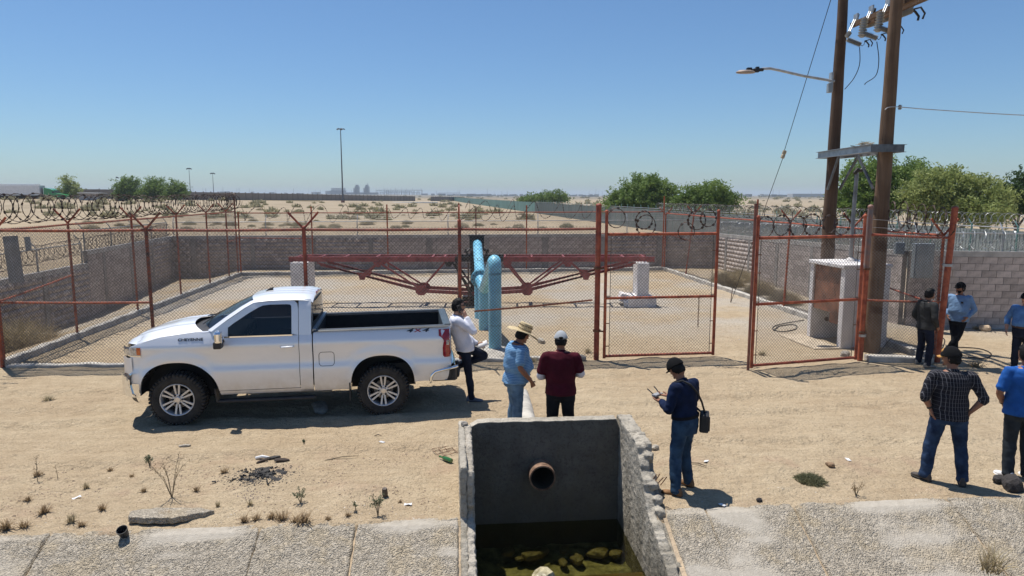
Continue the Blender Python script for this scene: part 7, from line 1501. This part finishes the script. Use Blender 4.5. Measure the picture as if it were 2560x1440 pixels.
# ================================================================== foreground plants, stones and litter
def tuft(name, n, h, spread, mat, seed, wdt=.006, curve=.5):
    rg = np.random.default_rng(seed); V_, F_ = [], []
    for k in range(n):
        a = rg.uniform(0, 6.28); l_ = rg.uniform(.2, 1)*spread; hh = h*rg.uniform(.45, 1.); b0 = np.array([rg.normal()*.02*spread*8, rg.normal()*.02*spread*8, -.01]); tip = b0+np.array([math.cos(a)*l_, math.sin(a)*l_, hh]); mid = (b0+tip)/2+np.array([-math.cos(a)*l_*.18*curve, -math.sin(a)*l_*.18*curve, hh*.12]); s = np.array([-math.sin(a), math.cos(a), .3])*wdt
        i = len(V_); V_ += [b0-s, b0+s, mid+s*.8, mid-s*.8, tip]; F_ += [(i, i+1, i+2, i+3), (i+3, i+2, i+4)]
    return mesh_np(name, V_, F_, [mat])
def plant(name, label, px, py, me, s=1., group=None, cat='weed', rz=0.):
    p = gp(px, py); o = bpy.data.objects.new(name, me); link(o); o.location = (p.x, p.y, gz(p.x, p.y)); o.scale = (s,)*3; o.rotation_euler = (0,0,rz); tag(o, label, cat, group); return o
def twig_plant(name, label, px, py, h, n, seed, mat, leaves=0, group=None, lm=None, spread=.6):
    rg = random.Random(seed); p = gp(px, py); t = thing(name, label, 'weed', (p.x, p.y, gz(p.x, p.y)-.01), 0, group); mb = MB(); tips = []
    for k in range(n):
        a = rg.uniform(0, 6.28); l_ = rg.uniform(.2, 1)*h*spread; t1 = Vector((math.cos(a)*l_*.35, math.sin(a)*l_*.35, h*rg.uniform(.35,.5))); t2 = Vector((math.cos(a)*l_, math.sin(a)*l_, h*rg.uniform(.7, 1.))); mb.tube([(0,0,0), t1, t2], [.006,.004,.002], 4)
        for q in range(4): b_ = t1.lerp(t2, rg.uniform(0,.9)); e = b_+Vector((rg.uniform(-.25,.25), rg.uniform(-.25,.25), rg.uniform(.1,.3)))*h*.5; mb.tube([b_, e], [.003,.0015], 3); tips.append(e)
    mb.build('stems', mat, t)
    if leaves:
        r2 = np.random.default_rng(seed); C = np.array([tuple(v) for v in tips]); C = np.repeat(C, leaves, 0)+r2.normal(size=(len(tips)*leaves, 3))*h*.06; m_ = len(C); a = r2.normal(size=(m_, 3)); a /= np.linalg.norm(a, axis=1)[:,None]; b_ = np.cross(a, r2.normal(size=(m_, 3))); b_ /= np.linalg.norm(b_, axis=1)[:,None]; L = .014; np_obj('leaves', np.stack([C-a*L, C+b_*L*.4, C+a*L, C-b_*L*.4], 1).reshape(-1, 3), np.arange(m_*4).reshape(-1, 4), lm or WEED, t)
    return t
STEM = M('dry_stem', (.24,.19,.12), .9)
tg = [tuft('tuft', 46, .14, .11, DRY, k) for k in range(3)]+[tuft('tuft', 60, .12, .13, BRN, 5+k) for k in range(3)]
GT = 'small dry tufts along the canal edge'
for k, (px, py, s, m_) in enumerate([(15,1325,1.5,3),(95,1195,1.,4),(60,1320,1.,5),(180,1308,1.1,0),(255,1275,.9,5),(110,1285,1.2,4),(215,1220,.9,1),(360,1230,.8,3),(275,1175,.7,4),(640,1300,.9,5),(610,1305,1.,3),(705,1300,1.3,3),(740,1305,1.1,5),(680,1296,1.,4),(760,1310,1.5,3),(560,1180,.9,5),(820,1300,.6,4),(870,1292,.6,3),(625,1262,.8,1),(545,1270,.7,2),(70,1255,.8,3),(410,1300,1.,5),(490,1225,.8,3),(1000,1255,.5,4),(205,1316,.8,5),(330,1195,.6,4)]):
    plant('grass_tuft', 'small dry brown grass tuft on the sand above the canal lining', px, py, tg[m_], s*.85, GT, rz=k)
twig_plant('bare_weed', 'tall bare branching weed beside the concrete fragment', 430, 1243, .62, 7, 3, STEM, 3, None, BRN); twig_plant('bare_weed', 'thin bare weed stalk at the far left of the foreground', 94, 1205, .36, 2, 4, STEM, 2, None, BRN, .15); twig_plant('bare_weed', 'short bare stalk left of the branching weed', 145, 1198, .22, 1, 5, STEM, 1, None, BRN, .1)
twig_plant('green_weed', 'grey green weed with a shadow near the headwall', 945, 1290, .30, 7, 7, STEM, 7, None, WEED); twig_plant('green_weed', 'small grey green weed right of the ash patch', 752, 1256, .2, 6, 8, STEM, 7, None, WEED); twig_plant('green_weed', 'single short green sprout by the canal edge', 890, 1280, .14, 2, 9, STEM, 6, None, WEED, .2); twig_plant('green_weed', 'dark green sprig behind the branching weed', 375, 1166, .2, 6, 10, STEM, 8, None, WEED, .35); twig_plant('green_weed', 'tiny green sprout in front of the pickup shadow', 760, 1108, .09, 4, 12, STEM, 6, None, WEED, .3)
twig_plant('bare_weed', 'small brown weed on the sand left of the plaid shirt man', 2140, 1238, .18, 6, 13, STEM, 4, None, BRN); twig_plant('green_weed', 'pale green weed at the foot of the block wall behind the men', 2435, 815, .5, 8, 15, STEM, 10, None, WEED); twig_plant('green_weed', 'small pale weed by the wall behind the corner post', 2375, 812, .35, 6, 16, STEM, 8, None, WEED)
V_, F_ = scrub_mesh('m', 77, 1500, None, .24, .34, .006, .25); plant('mat_weed', 'dark olive mat of weed on the bare sand', 2026, 1203, mesh_np('mat_weed', V_, F_, [leaf_mat('mat_leaf', (.14,.14,.075), (.22,.21,.12))]), .85)
p = uv(5.9, -.55); me = tuft('tuft', 80, .3, .3, DRY, 41); o = bpy.data.objects.new('grass_tuft', me); link(o); q = gp(2475, 1425, -.25); o.location = (q.x, q.y, -.26); tag(o, 'straggly dry grass growing from a lining joint at lower right', 'grass')
plant('grass_tuft', 'dry brown tuft in the shadow beside the far mens feet', 2440, 918, tuft('tuft', 90, .2, .3, BRN, 44), 1., None, 'grass')
for k, (px, py) in enumerate([(1470,880),(1330,905),(122,997),(1905,890),(2440,822)]): plant('grass_tuft', ('dry tuft at the foot of the gate post', 'dry tuft beside the kerb near the straw hat man', 'flat dry weed in front of the pickup', 'dry tuft inside the open gate', 'dry tuft at the foot of the right wall')[k], px, py, tuft('tuft', 70, .14, .2, DRY if k != 2 else SCR, 60+k), 1., None, 'grass')
# ash heap
px0 = gp(640, 1188); ash = thing('ash_heap', 'black burnt ash patch with charred scraps in the foreground', 'ash', (px0.x, px0.y, gz(px0.x, px0.y))); ASH = M('charcoal', (.018,.017,.017), .95, var=.5, vs=20, bump=.02, bs=40, col2=(.07,.065,.06))
n = 34; rows = []
for i in range(n+1):
    row = []
    for k in range(n+1):
        x, y = (i/n-.5)*.8, (k/n-.5)*.62; r_ = math.hypot(x/.34, y/.26); e = float(fbm(x*5+2, y*5, .4, 3)); zz = gz(px0.x+x, px0.y+y)-gz(px0.x, px0.y); row.append(Vector((x, y, zz-.012+max(0, .022*(1-r_)+.06*e))))
    rows.append(row)
mb = MB(); mb.grid(rows); mb.build('ash_layer', ASH, ash, sm=True)
rg = random.Random(31)
for k in range(70): mb = MB(); a = rg.uniform(0, 6.28); r_ = abs(rg.gauss(0,.26)); mb.box((0,0,0), (rg.uniform(.01,.06), rg.uniform(.008,.03), rg.uniform(.008,.025)), (rg.uniform(-.4,.4), rg.uniform(-.4,.4), a)); o = mb.build('charred_scrap', ASH, ash); o.location = (math.cos(a)*r_, math.sin(a)*r_*.8, .012)
for k, (px, py, sx, lab, m_) in enumerate([(680,1140,.3,'charred black rag lying behind the ash patch', ASH), (705,1152,.26,'dark brown burnt branch right of the ash patch', M('burnt_wood', (.05,.035,.025), .9)), (655,1150,.2,'brown scorched stick behind the ash patch', M('burnt_wood', (.05,.035,.025)))]):
    p = gp(px, py); rock('burnt_debris', (p.x, p.y, gz(p.x, p.y)+.02), sx*.5, 60+k, (1,.35,.22), m_, lab, 'debris', rz=.3*k)
p = gp(655, 1137); mb = MB(); mb.tube([(-.1,0,0),(0,.01,.02),(.12,0,.01)], [.02,.025,.012], 7); o = mb.build('plastic_scrap', M('white_plastic', (.68,.68,.67), .4), loc=(p.x, p.y, gz(p.x, p.y)+.02), sm=True); tag(o, 'white plastic scrap beside the charred rag', 'litter')
# concrete fragment, cup, mesh, bottle, can
cm = MB(); poly = jag_poly([(-.50,.04),(-.42,-.2),(-.05,-.26),(.10,-.27),(.16,-.22),(.50,-.02),(.30,.10),(.0,.12),(-.25,.16)], .06, .02, 4); cm.prism(poly, (0,0,.075), (0,0,0), (1,0,0), (0,1,0)); p = gp(432, 1292); o = cm.build('concrete_fragment', LINE, bevel=.01); o.location = (p.x, p.y, gz(p.x, p.y)-.03); o.rotation_euler = (-.14,.02,.1); tag(o, 'broken flat piece of gravel concrete on the canal bank', 'concrete')
p = gp(315, 1340, 0); mb = MB(); mb.lathe([(.045,0),(.062,.11),(.057,.11),(.041,.006),(.001,.006)], 16, Matrix.Rotation(.5, 4, 'X')); o = mb.build('plastic_cup', BPL, loc=(p.x, p.y-.02, .02), sm=True); tag(o, 'small black plastic cup at the top of the lining', 'cup')
p = gp(1112, 1127); wm_ = thing('wire_mesh_scrap', 'rusty square of welded wire mesh lying left of the headwall', 'wire mesh', (p.x, p.y, gz(p.x, p.y)+.025), .5)
for k in range(4):
    mb = MB(); mb.tube([(-.15,-.15+.1*k,.01*k),(.16,-.14+.1*k,.02)], .004, 4); mb.build('wire', RUST, wm_); mb = MB(); mb.tube([(-.15+.1*k,-.16,.012),(-.14+.1*k,.16,.01)], .004, 4); mb.build('wire', RUST, wm_)
p = gp(1112, 1157); mb = MB(); mb.lathe([(.001,0),(.032,0),(.034,.015),(.034,.13),(.028,.16),(.014,.19),(.013,.235),(.016,.237),(.016,.25),(.001,.25)], 18, Matrix.Rotation(math.pi/2*.98, 4, 'Y')); o = mb.build('glass_bottle', M('green_glass', (.03,.14,.03), .08, var=.2, coat=.6), loc=(p.x+.1, p.y, gz(p.x, p.y)+.036), sm=True); o.rotation_euler = (0,0,2.45); tag(o, 'green glass bottle lying on the sand left of the headwall', 'bottle')
p = gp(963, 1240); mb = MB(); mb.lathe([(.001,0),(.036,.0),(.038,.05),(.035,.11),(.028,.125),(.001,.12)], 12, Matrix.Rotation(.25, 4, 'X')); o = mb.build('crushed_can', M('brown_can', (.10,.075,.055), .7, var=.4, vs=14), loc=(p.x, p.y, gz(p.x, p.y)), sm=True); tag(o, 'small brown crushed can standing on the sand', 'can')
GRS = M('grey_stone', (.30,.27,.23), .9, var=.3, vs=12, bump=.01); DKS = M('dark_slag', (.035,.030,.028), .9, var=.5, vs=16, bump=.02, bs=30)
for nm, lab, px, py, r_, sq, m_ in (('slag_block', 'large dark slag block near the right edge', 2530, 1222, .17, (1.2,.8,.75), DKS), ('slag_block', 'small dark slag piece beside the larger block', 2498, 1205, .11, (1.2,.7,.55), DKS), ('rubble_piece', 'pinkish rubble lump right of the headwall', 1637, 1118, .075, (1,.8,.7), CONC2), ('rubble_piece', 'grey stone on the corner of the headwall', 1161, 1064, .06, (.8,1,.7), GRS), ('stone', 'pale lump of concrete inside the fence near the pipe', 1353, 858, .13, (1,.7,.7), CONC2), ('stone', 'rounded rock at the foot of the gate post', 1448, 900, .16, (1.2,.7,.6), GRS), ('stone', 'brown clod on the sand behind the mat weed', 2075, 1168, .07, (1.3,.8,.6), M('brown_clod', (.26,.17,.10), .95)), ('stone', 'flat grey stone in the shadow under the pickup', 800, 1020, .24, (1.2,.6,.28), GRS), ('stone', 'pale flat stone in front of the pickup shadow', 462, 1115, .08, (1.3,.6,.3), CONC2), ('stone', 'tan boulder at the base of the block wall', 2462, 826, .16, (1.1,.8,.8), M('tan_rock', (.45,.34,.23), .9, var=.2, vs=7)), ('stone', 'dark clod on the canal edge right of the headwall', 1898, 1254, .04, (1.2,.9,.8), DKS), ('stone', 'grey block at the foot of the gate hinge post', 2112, 890, .14, (1.2,.8,.6), GRS)):
    z = .67 if 'corner of the headwall' in lab else None; p = gp(px, py, z or 0.); rock(nm, (p.x, p.y, (z if z else gz(p.x, p.y))+r_*sq[2]*.55), r_, px % 17+1, sq, m_, lab, 'rock', rz=px)
# concrete pipe stub between the two men
a, b_ = gp(1306, 985), gp(1322, 1085); mb = MB(); mb.tube([Vector((a.x, a.y, .0)), Vector(((a.x+b_.x)/2, (a.y+b_.y)/2, .015)), Vector((b_.x, b_.y, .02))], [.12,.15,.16], 16); tag(mb.build('buried_pipe', KERB, sm=True), 'half buried grey concrete pipe between the two men', 'pipe')
# sticks and litter
rg = random.Random(77)
for k, (px, py, L, ang, lab) in enumerate([(855,1145,.5,.35,'long thin dry stick right of the ash heap'), (1745,1165,.25,-.6,'thin dark stick behind the navy man'), (945,1088,.12,0,'short dark stick near the pickup shadow'), (1185,930,.2,.4,'thin twig behind the leaning man'), (2195,905,.9,-.15,'long stick lying in front of the short kerb')]):
    p = gp(px, py); mb = MB(); mb.tube([(-L/2,0,.0),(0,.01,.02),(L/2,0,.005)], [.006,.008,.004], 5); o = mb.build('stick', STEM if k in (0,) else M('dark_stick', (.07,.05,.035), .9), loc=(p.x, p.y, gz(p.x, p.y)+.008)); o.rotation_euler = (0,0,ang); tag(o, lab, 'stick')
for k, (px, py, lab) in enumerate([(955,1106,'white paper strip on the sand right of the ash heap'), (1765,1158,'white scrap behind the navy man'), (1595,892,'white scrap inside the closed gate'), (1020,1262,'pale paper scrap near the crushed can'), (192,1247,'white scrap in the left foreground'), (2120,1152,'white scrap left of the brown clod'), (1806,1265,'white scrap on the canal edge')]):
    p = gp(px, py); mb = MB(); mb.grid([[Vector((x*.05, y*.022, .008*math.sin(x*3+y*2))) for y in (-1,0,1)] for x in (-1,-.3,.4,1)]); o = mb.build('paper_scrap', M('white_litter', (.70,.70,.70), .7), loc=(p.x, p.y, gz(p.x, p.y)+.014)); o.rotation_euler = (0,.1,k); so = o.modifiers.new('s','SOLIDIFY'); so.thickness = .003; tag(o, lab, 'litter', 'litter on the sand')
# pebbles
def pebbles(name, label, n, gen, mat, seed):
    rg = np.random.default_rng(seed); base = np.array([(1,0,0),(-.5,.86,0),(-.5,-.86,0),(0.2,.1,.75),(-.2,-.1,.75)]); F0 = np.array([(0,1,3),(1,2,4),(2,0,4),(0,3,4),(1,4,3)]); P_ = gen(rg, n); z = ground_z(P_[:,0], P_[:,1]); s = P_[:,2]; a = rg.uniform(0, 6.28, n); ca_, sa_ = np.cos(a), np.sin(a); sx = s*rg.uniform(.6, 1.4, n); sy = s*rg.uniform(.5, 1., n); sz = s*rg.uniform(.4, .9, n)
    X_ = base[None,:,0]*sx[:,None]; Y_ = base[None,:,1]*sy[:,None]; V_ = np.stack([P_[:,0:1]+X_*ca_[:,None]-Y_*sa_[:,None], P_[:,1:2]+X_*sa_[:,None]+Y_*ca_[:,None], z[:,None]-.004+base[None,:,2]*sz[:,None]], -1); F = (np.arange(n)[:,None,None]*5+F0[None]).reshape(-1, 3); return tag(np_obj(name, V_.reshape(-1, 3), F, mat), kind='stuff', label=label)
PEB = M('pebble', (.22,.17,.125), .95, var=.4, vs=30, isl=.5, col2=(.38,.31,.23))
def g1_(rg, n):
    u = rg.uniform(-7.5, 9, n); v = rg.uniform(.05, 7.2, n)**1.0; clump = fbm(u*1.2, v*1.2, 4.4, 3); k = (clump+.5 > rg.uniform(.2, .95, n)) & ~((u > -.7) & (u < 1.95) & (v < 1.8)); u, v = u[k], v[k]; s = .006+.016*rg.random(len(u))**3; m_ = len(u); out = np.zeros((n, 3)); idx_ = np.arange(n) % m_; out[:,0] = u[idx_]*SCO-v[idx_]*SSI; out[:,1] = 7.88+u[idx_]*SSI+v[idx_]*SCO; out[:,2] = s[idx_]; return out
pebbles('pebbles', 'small pebbles and clods strewn over the dirt track', 6000, g1_, PEB, 5)
def g4_(rg, n): u = rg.uniform(-6.4, -.9, n); v = .1+2.3*rg.random(n); cl = fbm(u*1.6, v*1.6, 2.9, 3); k = cl > np.quantile(cl, .55); i_ = np.where(k)[0][np.arange(n) % k.sum()]; u, v = u[i_]+rg.normal(0,.03,n), np.maximum(.04, v[i_]+rg.normal(0,.03,n)); s = .009+.024*rg.random(n)**3; return np.stack([u*SCO-v*SSI, 7.88+u*SSI+v*SCO, s], 1)
pebbles('dirt_clods', 'dark little clods and bits of debris on the left bank', 2600, g4_, M('dark_clod', (.20,.14,.09), .95, var=.4, vs=30, isl=.5, col2=(.34,.26,.18)), 15)
def g5_(rg, n): a = rg.normal(0, .24, n); b = rg.normal(0, .17, n); return np.stack([px0.x+a+.05, px0.y+b-.03, .008+.020*rg.random(n)**2], 1)
pebbles('ash_flakes', 'black ash flakes strewn around the burnt patch', 1500, g5_, ASH, 25)
def g6_(rg, n): a = rg.normal(0, .16, n); b = rg.normal(0, .12, n); c0 = gp(625, 1240); return np.stack([c0.x+a, c0.y+b, .007+.014*rg.random(n)**2], 1)
pebbles('dark_chips', 'dark chips scattered in front of the burnt patch', 420, g6_, M('dark_chip', (.12,.095,.08), .95, isl=.5), 26)
def g2_(rg, n): y = rg.uniform(16.5, 34, n); x = rg.uniform(-12, 8.6, n); s = .010+.020*rg.random(n)**3; return np.stack([x, y, s], 1)
pebbles('yard_gravel', 'dark gravel scattered over the fenced yard', 7000, g2_, M('yard_stone', (.20,.17,.14), .95, var=.4, vs=30, isl=.6, col2=(.44,.40,.35)), 6)
def g3_(rg, n): u = rg.uniform(-7.2, 9, n); v = .05+.5*rg.random(n)**2; k = ((u > -.7) & (u < 1.95)); u = np.where(k, u-3, u); s = .006+.012*rg.random(n)**2; return np.stack([u*SCO-v*SSI, 7.88+u*SSI+v*SCO, s], 1)
pebbles('edge_gravel', 'loose gravel along the top of the canal lining', 1500, g3_, M('edge_stone', (.36,.32,.27), .95, var=.3, vs=30, isl=.4), 8)
# ================================================================== haze: pale dusty air round the whole place
hm = bpy.data.materials.new('dusty_air'); hm.use_nodes = True; nt = hm.node_tree; nt.nodes.remove(nt.nodes['Principled BSDF'])
pv = nt.nodes.new('ShaderNodeVolumePrincipled'); pv.inputs['Color'].default_value = (.80,.90,1,1); pv.inputs['Density'].default_value = .00022; pv.inputs['Anisotropy'].default_value = .0
nt.links.new(pv.outputs[0], nt.nodes['Material Output'].inputs['Volume'])
mb = MB(); mb.box((0, 3400, 20.5), (11000, 11000, 47)); hz = mb.build('haze', hm); tag(hz, kind='stuff', label='thin pale dusty air over the desert')
